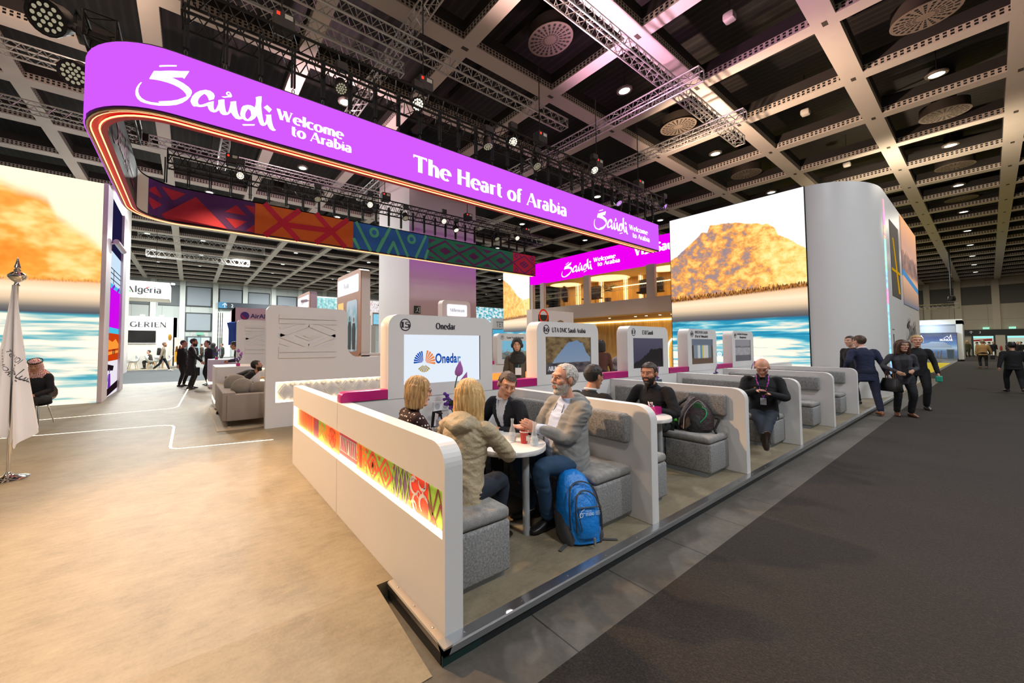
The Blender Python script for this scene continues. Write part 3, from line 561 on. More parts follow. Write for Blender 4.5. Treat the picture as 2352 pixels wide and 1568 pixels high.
# ---- left screen wall with its picture end
t = thing('led_wall', (-5, 13.3, .094), 'tall screen wall with an orange mountain picture and a purple picture strip on its end', 'screen')
b = B(); b.box(-9.8, -1.96, 13.23, 16.9, .094, 5.93, .012); b.ob('shell', M('wall_shell', 'd9d0cc', .5), t)
b = B(); b.quv([(-9.75, 13.222, .1), (-1.975, 13.222, .1), (-1.975, 13.222, 5.92), (-9.75, 13.222, 5.92)], ((-1.2, 0), (1, 0), (1, .955), (-1.2, .955))); b.ob('screen', SCR2, t)
for y0, y1 in ((13.2, 13.95), (16.2, 16.95)):
    b = B(); b.box(-1.98, -1.88, y0, y1, .094, 5.94, .008); b.ob('end_post', M('post_white', 'd8cbd0', .45), t)
fe = Fr((-1.945, 13.95, .1), (0, 1, 0), (0, 0, 1)); e = thing  # picture strip, bottom to top
b = B(); Z = [0, 1.03, 1.86, 2.03, 3.2, 3.33, 4.28, 5.83]; Wd = 2.25
for k, c in enumerate(range(7)): b.mat(k).rect(fe, 0, Wd, Z[k], Z[k+1])
b.mat(7).flat(fe, [(.1, .78), (1.35, .72), (1.5, .86), (0, .98)], .004).flat(fe, [(.0, .2), (Wd, .36), (Wd, .12), (0, 0)], .003)
b.mat(8).flat(fe, [(.5, .25), (1.0, .25), (.95, .5), (.9, .66), (.6, .66), (.55, .5)], .004).ring(fe, .75, .74, 0, .07, .005).rect(fe, .45, .52, .45, .64, .004)
b.mat(9).flat(fe, [(0, 1.5), (.5, 1.66), (1.1, 1.6), (1.7, 1.7), (Wd, 1.55), (Wd, 1.4), (0, 1.36)], .003).flat(fe, [(0, 1.2), (Wd, 1.26), (Wd, 1.34), (0, 1.3)], .003)
b.mat(7)
for x in (1.15, 1.35, 1.55): b.rect(fe, x, x+.1, 1.22, 1.38, .005)
b.mat(10)
for x in (0, .8, 1.7): b.line(fe, [(x, 3.2), (x+.4, 3.33)], .1, .004)
b.mat(7).rect(fe, .9, 1.0, 3.34, 3.78, .004); b.mat(0)
for z in (3.45, 3.62, 3.76): b.mat(7).rect(fe, 0, Wd, z, z+.03, .004)
b.ob('picture_strip', [EM('p_beach', 'f2ecf6', .95), EM('p_fire', 'd8430f', .9), EM('p_teal', '4cc4e6', 1), EM('p_magenta', 'c80be4', 1.1), EM('p_teal2', '53b8ee', 1), EM('p_sky', 'cfe6fa', 1), EM('p_night', '2a2552', .55), EM('p_dark', '35222c', .4), EM('p_violet', '7a35b8', .8), EM('p_ember', 'ff9c3a', 1), EM('p_purple2', '8a20d0', 1)], t)
cc = thing('security_camera', (-1.87, 13.9, 4.45), 'white bullet security camera on the end of the left screen wall', 'camera')
b = B(); b.tube([(-1.88, 13.75, 4.42), (-1.8, 14.0, 4.52)], .02, 8); b.ob('bracket', WHITE, cc, 1)
b = B(); b.tube([(-1.79, 13.95, 4.55), (-1.70, 14.65, 4.42)], .075, 12); b.ob('housing', WHITE, cc, 1); b = B(); b.tube([(-1.70, 14.655, 4.418), (-1.697, 14.68, 4.413)], .06, 12); b.ob('lens', BLACK, cc, 1)
# ---- two-storey lounge building behind the booths
t = thing('lounge_building', (16.3, 11, .094), 'two-storey lounge with a magenta fascia over a glazed upper floor', 'building')
X = 16.3; TAN = M('facade_tan', 'cfc0b2', .6)
b = B(); b.box(X, X+.2, 6.66, 14.95, 2.95, 3.62); b.ob('floor_band', TAN, t)
b = B(); b.box(X-.06, X+.25, 6.66, 14.95, 5.05, 6.18); fas = b.ob('fascia', EM('fascia_magenta', 'f000f4', 1.0), t)
f = fX(X-.064, 14.95, 0); b = B(); logo(b, f, 2.25, 5.13, 1.85, .76); letters(b, f, 'Welcome', 4.15, 5.62, .2, 1.15, bold=1.25); letters(b, f, 'to Arabia', 4.36, 5.38, .2, 1.15, bold=1.25); letters(b, f, 'VisitSaudi.com', 6.18, 5.52, .38, 2.95, bold=1.3); b.ob('lettering', WHT, fas)
for y0, y1 in ((14.75, 14.95), (13.95, 14.22), (11.1, 11.42), (7.95, 8.3)):
    b = B(); b.box(X-.02, X+.16, y0, y1, 3.6, 5.06); b.ob('post', TAN, t)
GLASS = M('clear_glass', 'ffffff', .02, 0, trans=1, ior=1.05, alpha=.25); FROST = M('frost_line', 'e8d8b0', .6, alpha=.5)
for y0, y1 in ((14.22, 14.75), (11.42, 13.95), (8.3, 11.1), (6.66, 7.95)):
    b = B(); b.box(X+.05, X+.06, y0, y1, 3.62, 5.05); pn = b.ob('glass_pane', GLASS, t)
    b = B(); f = fX(X+.045, y1, 0); w = y1-y0
    for z in (4.33, 4.38, 4.08, 4.12): b.rect(f, .05, w-.05, z, z+.022)
    for k in range(int(w/.09)):
        if k % 7 < 5: b.line(f, [(.06+k*.09, 4.18), (.12+k*.09, 4.28)], .02)
    b.ob('frosted_band', FROST, pn)
def m_ply(g):
    x, y, z = g.sep(g.co()); s = g.m('FRACT', g.m('MULTIPLY', y, 9)); n = g.noise(g.scale(g.co(), (2, 12, 1)), 1.0, 4, .6)
    g.set(g.b.inputs['Base Color'], g.mix(g.m('MULTIPLY', g.m('LESS_THAN', s, .1), .5), g.ramp(n, [(.35, 'b58a45'), (.65, 'd8ad62')]), lin('6a4a1e')))
PLY = custom('ply_panelling', m_ply)
b = B(); b.box(X+2.6, X+2.65, 6.66, 14.9, 3.55, 5.2); b.ob('upper_back_wall', PLY, t)
b = B(); b.box(X+.06, X+2.6, 6.66, 14.9, 3.5, 3.6); b.ob('upper_floor', M('ply_floor', 'a98c5c', .5), t)
b = B(); b.box(X+.06, X+2.6, 6.66, 14.9, 5.1, 5.2); b.ob('upper_ceiling', M('ply_ceiling', 'd8b878', .6), t)
b = B(); b.box(X+3.2, X+3.25, 6.66, 14.9, .1, 2.95); b.ob('lower_back_wall', PLY, t)
b = B(); b.box(X+.02, X+3.2, 6.66, 14.9, 2.9, 2.95); b.ob('lower_ceiling', M('lounge_ceiling', 'e0b060', .6), t)
STRIP = EM('warm_strip', 'ffe2a0', 4)
for y in (13.6, 12.9, 12.1, 10.7, 9.9, 9.2, 8.0, 7.75):
    b = B(); b.box(X+2.55, X+2.6, y-.02, y+.02, 3.6, 5.1); b.ob('light_strip', STRIP, t)
b = B(); b.box(X+1.3, X+1.34, 6.7, 10.9, 4.45, 4.48); b.ob('light_bar', STRIP, t)
b = B(); b.box(X+3.1, X+3.18, 8.5, 14.6, 2.8, 2.86); b.ob('light_strip', STRIP, t)
for y in (9.3, 8.8, 8.2, 7.7, 10.6, 7.2):
    b = B(); b.lathe((X+.9, y, 2.9), [(.05, -.012), (.05, 0)], 10); b.ob('downlight', EM('downlight', 'fff0c8', 6), t)
light('AREA', 'lounge_light', (X+1.4, 11, 5.0), 40, (1, .68, .28), 2.0); light('AREA', 'lounge_light', (X+1.4, 8, 5.0), 32, (1, .68, .28), 1.6); light('AREA', 'lounge_light', (X+1.6, 9.5, 2.85), 45, (1, .68, .28), 2.2); light('AREA', 'lounge_light', (X+1.4, 13.6, 5.0), 26, (1, .68, .28), 1.6)
f = fX(X+2.54, 14.9, 0); b = B(); logo(b, f, 7.35, 4.72, .7); letters(b, f, 'Welcome', 7.5, 4.6, .07, .4); b.ob('lettering', M('brown_letter', '5a3418', .6), t)
# screen at the left end of the lounge
t = thing('end_screen', (16.28, 15.8, .094), 'narrow tall screen with the mountain picture beside the lounge', 'screen')
b = B(); b.box(16.3, 16.5, 14.98, 17.2, .094, 6.1); b.ob('shell', BLACK, t)
b = B(); b.quv([(16.28, 17.2, .1), (16.28, 15.0, .1), (16.28, 15.0, 6.1), (16.28, 17.2, 6.1)]); b.ob('screen', SCR3, t)
# ================================================================ the hanging ring banner
ZB, ZT = 4.955, 5.93
def rpath(d, x1=13.97, n=12):
    r = 1.17-d; P = [(x1, 6.64+d)]
    P += [(-.25-r*math.sin(PI/2*i/n), 7.81-r*math.cos(PI/2*i/n)) for i in range(n+1)]
    P += [(-.25-r*math.cos(PI/2*i/n), 11.587+r*math.sin(PI/2*i/n)) for i in range(n+1)]
    return P+[(x1, 12.757-d)]
def rwall(b, P, z0, z1, flip=False):
    for i in range(len(P)-1):
        q = [(*P[i], z0), (*P[i+1], z0), (*P[i+1], z1), (*P[i], z1)]; b.poly(q[::-1] if flip else q)
def rflat(b, P, Q, z, down=True):
    for i in range(len(P)-1):
        q = [(*P[i], z), (*P[i+1], z), (*Q[i+1], z), (*Q[i], z)]; b.poly(q if not down else q[::-1])
ring = thing('ring_banner', (6, 9.7, ZB), 'large open ring banner hung from the ceiling, magenta screen outside and patterned cloth inside', 'banner')
P = [rpath(d) for d in (0, .03, .055, .075, .19, .205, .28)]
b = B(); rwall(b, P[1], ZB+.02, ZT+.03, True); rwall(b, P[6], ZB, ZT, False); rflat(b, P[1], P[6], ZT+.03, False); rflat(b, rpath(.02), P[2], ZB+.02)
for k in (0, -1):
    a, c = P[1][k], P[6][k]; b.poly([(*a, ZB), (*c, ZB), (*c, ZT), (*a, ZT)])
b.ob('frame', M('ring_black', '120f12', .6), ring)
b = B(); rwall(b, P[0], 4.99, 5.925, True); scr = b.ob('screen', EM('led_purple', 'd65cff', 1.0), ring, 30)
b = B(); rflat(b, P[1], P[2], ZB); b.ob('cream_edge', M('ring_cream', 'd9c6ae', .4), ring)
RED = M('ring_red', 'c8122a', .45); b = B(); rflat(b, P[2], P[3], ZB-.004); rflat(b, P[5], P[6], ZB-.004); rflat(b, P[3], P[5], ZB+.045); rwall(b, P[3], ZB-.004, ZB+.045); rwall(b, P[5], ZB-.004, ZB+.045, True); b.ob('soffit', RED, ring)
for d in (.082, .185):
    b = B(); b.tube([(*p, ZB+.006) for p in rpath(d)], .011, 6); b.ob('light_strip', EM('ring_led', 'ffc080', 2.6), ring)
b = B(); b.rect(Fr((13.972, 0, 0), (0, 1, 0), (0, 0, 1)), 6.64, 6.9, ZB, ZT).rect(Fr((13.972, 0, 0), (0, 1, 0), (0, 0, 1)), 12.5, 12.757, ZB, ZT); b.ob('end_cap', RED, ring)
f = fY(6.637); WH = WHT; b = B()
t2 = B()   # the first word mark runs onto the rounded corner: cut it into strips and wrap it
for i, pl in enumerate(LOGO): t2.flat(Fr((0, 0, 0), (1, 0, 0), (0, 1, 0)), [[(p[0]-.477, p[1]+5.048) for p in l] for l in pl], .0001*i)
for k in range(12):
    q = t2.bm; bmesh.ops.bisect_plane(q, geom=q.verts[:]+q.edges[:]+q.faces[:], plane_co=(-.48+.045*k, 0, 0), plane_no=(1, 0, 0))
mp = {v: b.bm.verts.new((-.25+1.173*math.sin(min(0, v.co.x)/1.173)+max(0, v.co.x), 7.81-1.173*math.cos(min(0, v.co.x)/1.173), v.co.y)) for v in t2.bm.verts}
for fc in t2.bm.faces: b.face([mp[v] for v in fc.verts])
t2.bm.free()
logo(b, f, 10.03, 5.10, 1.9, .69); letters(b, f, 'Welcome', 1.13, 5.405, .175, 1.15, bold=1.2); letters(b, f, 'to Arabia', 1.36, 5.195, .175, 1.08, bold=1.2)
letters(b, f, 'The Heart of Arabia', 3.76, 5.215, .345, 5.0, bold=1.12)
letters(b, f, 'Welcome', 12.0, 5.425, .165, 1.2, bold=1.25); letters(b, f, 'to Arabia', 12.2, 5.19, .165, 1.12, bold=1.25); b.ob('lettering', WH, scr)
# inner skin: white on the left, five patterned cloths on the back leg
I = rpath(.284); ins = I[1:]
b = B(); rwall(b, [(12.0, I[0][1])]+I[1:14], 4.99, 5.92); b.poly
for i in range(14, 20): b.poly([(*I[i], 4.99), (*I[i+1], 4.99), (*I[i+1], 5.92), (*I[i], 5.92)])
wl = b.ob('inner_lining', M('lining_white', 'cfc4b8', .6), ring, 30)
f = Fr((-1.13, 0, 0), (0, 1, 0), (0, 0, 1)); b = B(); logo(b, f, 8.1, 5.06, 1.75, .72); letters(b, f, 'Welcome', 9.75, 5.4, .15, 1.05); letters(b, f, 'to Arabia', 9.95, 5.2, .15, 1.0); b.ob('lettering', M('plum_letter', '6b1440', .5), wl)
p1 = [[(-.71, 5.84), (-.17, 5.8), (-.45, 5.53)], [(.06, 5.77), (-.7, 5.08), (-.62, 4.99), (.84, 4.99)], [(1.06, 5.75), (.77, 5.49), (1.33, 5.48)], [(1.27, 5.8), (1.54, 5.8), (1.55, 5.53)], [(.77, 5.32), (1.35, 5.31), (1.04, 5.04)], [(1.55, 5.26), (1.56, 5), (1.33, 5.03)], [(-.9, 5.84), (-1.0, 5.66), (-1.0, 5.58), (-.67, 5.52)], [(-1.0, 5.44), (-.67, 5.35), (-.93, 5.1), (-1.0, 5.29)]]
p2 = [[(1.86, 5.92), (2.79, 5.01)], [(2.82, 5.92), (1.88, 5.01)], [(2.49, 5.41), (3.89, 5.46)], [(3.42, 5.92), (4.34, 5.01)], [(4.43, 5.92), (3.42, 5.01)]]
p3 = [[(4.78, 5.91), (5.31, 5.0)], [(4.69, 5.31), (4.87, 5.0)], [(5.81, 5.49), (5.58, 5.0)], [(6.06, 5.91), (5.6, 5.0)], [(6.36, 5.91), (6.83, 5)], [(6.01, 5), (6.23, 5.43), (6.43, 5)], [(7.64, 5.89), (7.2, 5)], [(7.74, 5.34), (7.62, 5.0)]]
p4l = [[(7.8, 5.4), (8.58, 5.84), (9.28, 5.43), (10.08, 5.83), (10.86, 5.41), (11.64, 5.82), (12.41, 5.44)], [(7.8, 5.4), (8.56, 5.01), (9.28, 5.43), (10.08, 5.02), (10.86, 5.41), (11.66, 5.02), (12.41, 5.44)]]
p4t = [[(7.78, 5.82), (8.13, 5.83), (7.81, 5.63)], [(9.02, 5.8), (9.66, 5.82), (9.32, 5.67)], [(10.54, 5.8), (11.19, 5.79), (10.84, 5.64)], [(9.05, 5.04), (9.28, 5.21), (9.63, 5.05)], [(10.54, 5.03), (10.84, 5.18), (11.19, 5.04)], [(7.78, 5.15), (8.13, 5.06), (7.8, 5.03)]]
f = fY(12.470)
def arcx(x, off=0):   # the first cloth follows the rounded inner corner
    if x >= -.25: return (x, 12.470-off)
    a = min(1.2, (-.25-x)/.95*1.15); return (-.25-(.886-off)*math.sin(a), 11.587+(.886-off)*math.cos(a))
def cloth(name, x0, x1, cols, label=None):
    b = B(); n = 10 if x0 < 0 else 1
    for i in range(n):
        a, c = x0+(x1-x0)*i/n, x0+(x1-x0)*(i+1)/n; p, q = arcx(a), arcx(c); b.poly([(*p, 4.99), (*q, 4.99), (*q, 5.925), (*p, 5.925)])
    return b.mat(1), cols
b, c = cloth('c', -1.03, 1.56, 0)
for t in p1:
    o = .004
    if t[0][0] < 0.3: 
        pass
        ctr = t
        vs = [b.bm.verts.new((*arcx(x, o), z)) for x, z in t]
        tt = tessellate_polygon([[V((x, z, 0)) for x, z in t]])
        for i in tt: b.face([vs[j] for j in i])
    else: b.flat(f, t, o)
b.ob('cloth_purple', [M('cl_purple', '46105c', .7), M('cl_red', 'a3082c', .7)], ring)
b, c = cloth('c', 1.56, 4.66, 0)
for i, l in enumerate(p2): b.line(f, l, .17, .004+.0005*i)
b.ob('cloth_orange', [M('cl_orange', 'd05a08', .7), M('cl_crimson', 'c00a34', .7)], ring)
b, c = cloth('c', 4.66, 7.775, 0)
for i, l in enumerate(p3): b.line(f, l, .11, .004+.0005*i)
for cx_, cz in ((5.45, 5.67), (7.0, 5.67)): b.ring(f, cx_, cz, .09, .19, .006)
b.ob('cloth_blue', [M('cl_blue', '1f5fae', .7), M('cl_teal', '52b088', .7)], ring)
b, c = cloth('c', 7.775, 12.435, 0)
for i, l in enumerate(p4l): b.line(f, l, .085, .004+.0005*i)
for t in p4t: b.flat(f, t, .006)
for x, z in ((8.58, 5.43), (10.08, 5.41), (11.66, 5.42)): b.flat(f, [(x-.3, z), (x, z-.16), (x+.3, z), (x, z+.16)], .006)
b.ob('cloth_green', [M('cl_green', '0f7a58', .7), M('cl_plum', '5f1060', .7)], ring)
b, c = cloth('c', 12.435, 13.95, 0); b.line(f, [(12.45, 5.44), (13.18, 5.84), (13.91, 5.44), (13.2, 5.0)], .05, .004, True)
b.line(f, [(12.9, 5.42), (13.17, 5.57), (13.44, 5.42), (13.17, 5.27)], .05, .005, True).line(f, [(13.03, 5.49), (13.31, 5.34)], .04, .006).line(f, [(13.03, 5.34), (13.31, 5.49)], .04, .0065).line(f, [(12.45, 5.9), (13.9, 5.0)][:0] or [(12.8, 5.93), (13.0, 5.75)], .04, .004)
for x, z in ((12.65, 5.79), (13.72, 5.78), (12.65, 5.1), (13.73, 5.1)): b.ring(f, x, z, .06, .105, .006)
b.ob('cloth_red', [M('cl_scarlet', 'd01638', .7), M('cl_violet', '5c1a78', .7)], ring)
# ================================================================ trusses
def truss(p0, p1, label, mat=ALU, w=.29, group=None, tri=False, r=.024, pitch=.38):
    p0, p1 = V(p0), V(p1); d = (p1-p0); L = d.length; d.normalize(); s = d.cross(V((0, 0, 1))).normalized(); u = V((0, 0, 1))
    t = thing('truss', p0, label, 'truss', group)
    cs = [(-1, -1), (1, -1), (1, 1), (-1, 1)]; o = [s*(a*w/2)+u*(c*w/2) for a, c in cs]
    for q in o:
        b = B(); b.tube([p0+q, p1+q], r, 6); b.ob('chord', mat, t, 1)
    n = max(2, int(L/pitch)); b = B()
    for k in range(4):
        a, c = o[k], o[(k+1) % 4]
        for i in range(n):
            q0 = p0+d*(L*i/n); q1 = p0+d*(L*(i+.5)/n); q2 = p0+d*(L*(i+1)/n)
            b.tube([q0+a, q1+c], r*.45, 4, caps=False); b.tube([q1+c, q2+a], r*.45, 4, caps=False)
    for e in (p0, p1):
        for k in range(4): b.tube([e+o[k], e+o[(k+1) % 4]], r*.6, 4, caps=False)
    b.ob('bracing', mat, t); return t
BT = M('truss_black', '17130f', .45, .3)
truss((-.2, 6.72, 6.72), (14.2, 6.72, 6.72), 'long black truss above the front of the ring banner', BT, .4)
truss((-.6, 12.55, 6.72), (14.4, 12.55, 6.72), 'long black truss above the patterned back of the ring banner', BT, .4)
truss((-1.30, 7.9, 6.72), (-1.30, 11.6, 6.72), 'black truss above the rounded left side of the ring banner', BT, .4)
truss((-1.6, 6.6, 7.0), (-.9, 6.9, 9.6), 'upright black truss tower above the left corner of the ring banner', BT, .45)
for p0, p1, l in [((-2, 8.08, 9.2), (10.6, 8.08, 9.2), 'silver truss running parallel above the front of the ring, its end over the word Heart'), ((-2, 8.75, 9.0), (4.6, 8.75, 9.0), 'shorter silver truss beside it ending above the word Welcome'),
        ((4.43, 2, 9.54), (4.43, 16, 9.54), 'silver truss crossing the ring above the words The Heart'), ((-2, 5.03, 9.2), (16.9, 5.03, 9.2), 'long silver truss lit pink, in front of the ring and above the booths'),
        ((11.15, 4.1, 8.84), (11.15, 12.3, 8.84), 'silver crossing truss beside the round pendant lamp'), ((14.3, 4.1, 8.84), (14.3, 12.3, 8.84), 'silver crossing truss farther along the pink-lit one'),
        ((-9, 13.9, 9.2), (-1.2, 13.9, 9.2), 'silver truss above the left screen wall, upper one'), ((-9, 17.05, 9.2), (-1.6, 17.05, 9.2), 'silver truss above the left screen wall, lower one'),
        ((-1.4, 17.35, 9.2), (17.9, 17.35, 9.2), 'silver truss seen through the ring above its back leg'), ((1.0, 12.5, 9.54), (1.0, 19, 9.54), 'short silver truss crossing above the purple cloth'), ((7.4, 12.5, 9.54), (7.4, 19, 9.54), 'short silver truss crossing above the green cloth'),
        ((-3.2, 34, 9.4), (5, 34, 9.4), 'far silver truss under the ceiling above the hanging Algeria sign'), ((-3.2, 40, 9.4), (4.6, 40, 9.4), 'farther silver truss under the ceiling above the hanging Algeria sign')]:
    truss(p0, p1, l, w=.29 if p0[1] < 30 else .5, pitch=.38 if p0[1] < 30 else .7)
HAND = M('strap_black', '0d0c0c', .8); SHK = M('shackle', '5a5754', .3, .9)
def strap(x, y, zt, zb):
    t = thing('lifting_strap', (x, y, zb), None, 'strap')
    b = B()
    for s in (-1, 1): b.obox((x+s*.022, y, (zt+zb)/2+.06), (1, 0, 0), (0, 1, 0), (0, 0, 1), .03, .05, zt-zb-.12)
    b.ob('sling', HAND, t); b = B(); b.tube([(x+.02*math.cos(a), y, zb+.045+.045*math.sin(a)) for a in [2*PI*i/8 for i in range(8)]], .008, 5, True); b.ob('shackle', SHK, t, 1)
    return t
sx0 = [-.14+.5125*i for i in range(28)]; s0 = strap(sx0[0], 6.70, 6.78, ZT+.03); s0['label'] = 'black lifting strap between the front truss and the magenta screen of the ring'; s0['group'] = 'lifting straps along the front of the ring'
for x in sx0[1:]: dup(s0, (x-sx0[0], 0, 0))
s1 = dup(s0, (-.5, 5.95, 0), 'black lifting strap between the back truss and the patterned cloths', 'lifting straps along the back of the ring')
for i in range(1, 28): dup(s1, (.52*i, 0, 0))
# chain hoists with their lifting chains
HB = M('hoist_body', '1b1918', .5)
def hoist(x, y, z, zt, label):
    t = thing('chain_hoist', (x, y, z), label, 'hoist', 'chain hoists of the ring banner'); b = B(); b.box(x-.14, x+.2, y-.11, y+.11, z, z+.3, .02); b.ob('body', HB, t)
    b = B(); b.tube([(x, y, z+.3), (x, y, zt)], .014, 5); b.ob('chain', HAND, t); b = B(); b.box(x+.03, x+.16, y-.116, y-.108, z+.18, z+.26); b.ob('tag', M('hoist_tag', 'd9d2c0', .5), t)
    b = B(); b.box(x-.1, x-.05, y-.118, y-.108, z+.2, z+.25); b.ob('red_lamp', EM('hoist_red', 'ff2a1a', 3), t); return t
for x, z, l in ((1.2, 7.0, 'chain hoist over the front truss near the Saudi lettering'), (4.05, 7.05, 'chain hoist over the front truss above the word The'), (7.75, 7.05, 'chain hoist over the front truss above the word of'), (10.35, 7.05, 'chain hoist over the front truss above the last word Arabia'), (12.8, 7.0, 'chain hoist over the front truss at its right end')): hoist(x, 6.72, z, 9.3, l)
for x, l in ((.9, 'chain hoist over the back truss above the purple cloth'), (5.9, 'chain hoist over the back truss above the blue cloth'), (9.8, 'chain hoist over the back truss above the green cloth'), (13.4, 'chain hoist over the back truss above the red cloth')): hoist(x, 12.55, 6.95, 9.3, l)
# ================================================================ stage lights
LENS = EM('lens_warm', 'fff2d8', 2.2); LENSD = EM('lens_dim', 'd9cfae', .5); LENSV = EM('lens_violet', 'd79cff', 1.4); HEAD = M('head_black', '1a1817', .35)
def stage(c, aim, size, label, lens, hang=(0, 0, .35)):
    c = V(c); d = (V(aim)-c).normalized(); t = thing('stage_light', c, label, 'stage light'); s = size
    b = B(); b.lathe(c-d*s*.9, [(s*.3, 0), (s*.42, s*.1), (s*.44, s*.5), (s*.5, s*.75), (s*.52, s*1.0), (s*.46, s*1.0), (s*.44, s*.96)], 18, d); b.ob('head', HEAD, t, 1)
    a = d.orthogonal().normalized(); q = d.cross(a); b = B(); b.lathe(c+d*s*.03, [(s*.44, 0), (s*.44, .006)], 18, d); gl = b.ob('lens', M('lens_glass', '2c2a26', .15), t)
    b = B()
    for rr, n in ((0, 1), (.17, 6), (.34, 12)):
        for k in range(n): w = 2*PI*k/n; b.lathe(c+d*(s*.04+.006)+(a*math.cos(w)+q*math.sin(w))*rr*s, [(s*.075, 0), (s*.05, .008)], 8, d)
    b.ob('emitters', lens, gl)
    sd = d.cross(V((0, 0, 1))).normalized(); top = c+V(hang); b = B()
    b.tube([c-d*s*.4+sd*s*.52, c-d*s*.4+sd*s*.55+V((0, 0, s*.5)), top+sd*.05, top-sd*.05, c-d*s*.4-sd*s*.55+V((0, 0, s*.5)), c-d*s*.4-sd*s*.52], s*.06, 6); b.ob('yoke', HEAD, t, 1)
    b = B(); b.obox(top+V((0, 0, .05)), (1, 0, 0), (0, 1, 0), (0, 0, 1), s*.9, s*.5, .16, .02); b.ob('clamp_base', HEAD, t); return t
for x, z, aim, s, l, ln in [(3.82, 6.6, (2.2, 1, 2), .27, 'round stage light shining at the viewer above the word The', LENS), (6.57, 6.66, (4, 1, 2), .25, 'stage light above the front banner, above the word Heart', LENS), (5.75, 6.3, (5.4, 5, 1), .26, 'stage light hanging low over the banner edge left of the word Heart', LENSD), (7.44, 6.28, (7.0, 3.0, 1), .25, 'stage light hanging low above the word of', LENSD),
        (9.98, 6.85, (8.2, 2, 2), .26, 'stage light above the last word Arabia', LENS), (11.27, 6.12, (10.6, 2, 1), .22, 'small violet-lit stage light above the gap after Arabia', LENSV), (14.25, 6.62, (14.9, 2, 3), .26, 'violet-lit stage light at the right end of the front truss', LENSV), (2.2, 6.3, (1.8, 3.0, .5), .24, 'dark stage light above the word Welcome', LENSD)]: stage((x, 6.55, z), aim, s, l, ln)
for x, z, aim, l in [(1.12, 6.55, (.6, 4, 2), 'stage light above the purple cloth'), (5.17, 6.55, (4, 4, 2), 'stage light above the blue cloth'), (8.34, 6.55, (6, 4, 1), 'stage light above the green cloth, left'), (8.95, 6.3, (8.8, 9, 1), 'stage light hanging low above the green cloth'), (12.46, 6.53, (10, 5, 1), 'stage light above the red cloth'), (3.35, 6.35, (3.3, 9, 1), 'dark stage light above the orange cloth'), (6.6, 6.35, (6.4, 9, 1), 'dark stage light above the meeting of blue and green cloths'), (11.2, 6.3, (11, 9, 1), 'dark stage light above the green cloth, right')]: stage((x, 12.2, z), aim, .24, l, LENSD if 'dark' in l else LENS)
stage((-1.98, 8.3, 6.82), (-2.6, 5.9, 5.0), .5, 'large moving-head light at the top left, left of the ring corner', LENSD, (.55, .1, -.1)); stage((-1.72, 8.6, 6.2), (-2.0, 6.6, 4.6), .4, 'moving-head light tucked behind the ring corner', LENSD, (.35, .1, .2))
# ================================================================ lamps, air diffusers and sensors in the ceiling bays
def m_diff(g):
    x, y, z = g.sep(g.co()); r = g.m('SQRT', g.m('ADD', g.m('MULTIPLY', x, x), g.m('MULTIPLY', y, y))); a = g.m('DIVIDE', g.m('ARCTAN2', y, x), 2*PI)
    s = g.m('LESS_THAN', g.m('FRACT', g.m('MULTIPLY', a, 22)), .45); k = g.m('MULTIPLY', s, g.m('MULTIPLY', g.step(r, .16), g.m('LESS_THAN', r, .56)))
    k = g.m('MULTIPLY', k, g.step(g.m('FRACT', g.m('MULTIPLY', r, 9)), .22)); g.set(g.b.inputs['Base Color'], g.mix(k, lin('7d7062'), lin('0c0a09')))
DIFF = custom('swirl_diffuser', m_diff); LAMP = EM('pendant_glow', 'fff0cc', 9); LAMPF = EM('pendant_glow_far', 'f4fbf0', 5)
def lamp(x, y, far=False):
    t = thing('pendant_lamp', (x, y, 10.25)); b = B(); b.lathe((x, y, 10.25), [(.17, 0), (.17, .012)], 14); b.ob('light_disc', LAMPF if far else LAMP, t)
    b = B(); b.lathe((x, y, 10.25), [(.17, .0), (.24, .0), (.25, .05), (.12, .16), (.03, .2)], 14, caps=False); b.ob('housing', M('lamp_housing', '8d8478', .4, .4), t, 1)
    b = B(); b.tube([(x, y, 10.43), (x, y, 11.9)], .008, 4); b.ob('cord', BLACK, t); return t
def diffuser(x, y):
    t = thing('air_diffuser', (x, y, 10.3)); b = B(); b.lathe((x, y, 10.3), [(.62, 0), (.62, .02)], 28); b.ob('plate', DIFF, t, org=None) if 0 else None
    b2 = B(); b.bm.free(); b2.lathe((0, 0, 0), [(.62, 0), (.62, .02)], 28); o = b2.ob('plate', DIFF, org=(0, 0, 0)); o.parent = t; o.location = (0, 0, 0); ORG[o.name] = V((x, y, 10.3))
    b = B(); b.lathe((x, y, 10.32), [(.6, 0), (.6, .35), (.3, .45), (.3, 1.5)], 20); b.ob('duct', M('duct_dark', '3b332c', .6), t, 1); return t
NL = ['round pendant lamp glowing beside the crossing truss']; L0 = lamp(12.1, 6.75); L0['label'] = 'round pendant lamp between the silver trusses, nearest over the booths'; L0['category'] = 'ceiling lamp'
ln = {(19.7, .67): 'round pendant lamp over the aisle, nearest one', (19.6, 6.75): 'round pendant lamp just left of the tower screen top', (27.3, .67): 'second pendant lamp along the aisle'}
GL_ = 'far pendant lamps under the ceiling'
for (x, y), l in ln.items(): q = dup(L0, (x-12.1, y-6.75, 0), l)
F0 = lamp(34.6, .67, True); F0['label'] = 'small far pendant lamp under the hall ceiling'; F0['category'] = 'ceiling lamp'; F0['group'] = GL_
for x, y in [(41.9, .67), (49.2, .67), (56.5, .67), (63.8, .67), (71, .67), (78.4, .67), (27.3, 6.75)]+[(x, y) for y in (24.7, 30.6, 36.6, 42.6, 48.5, 54.5) for x in (-2.9, .75, 8.1, 15.4, 22.7, 34, 42)]+[(x, y) for y in (12.7, 18.7) for x in (4.4, 19.6, 27, 34.6)]: dup(F0, (x-34.6, y-.67, 0))
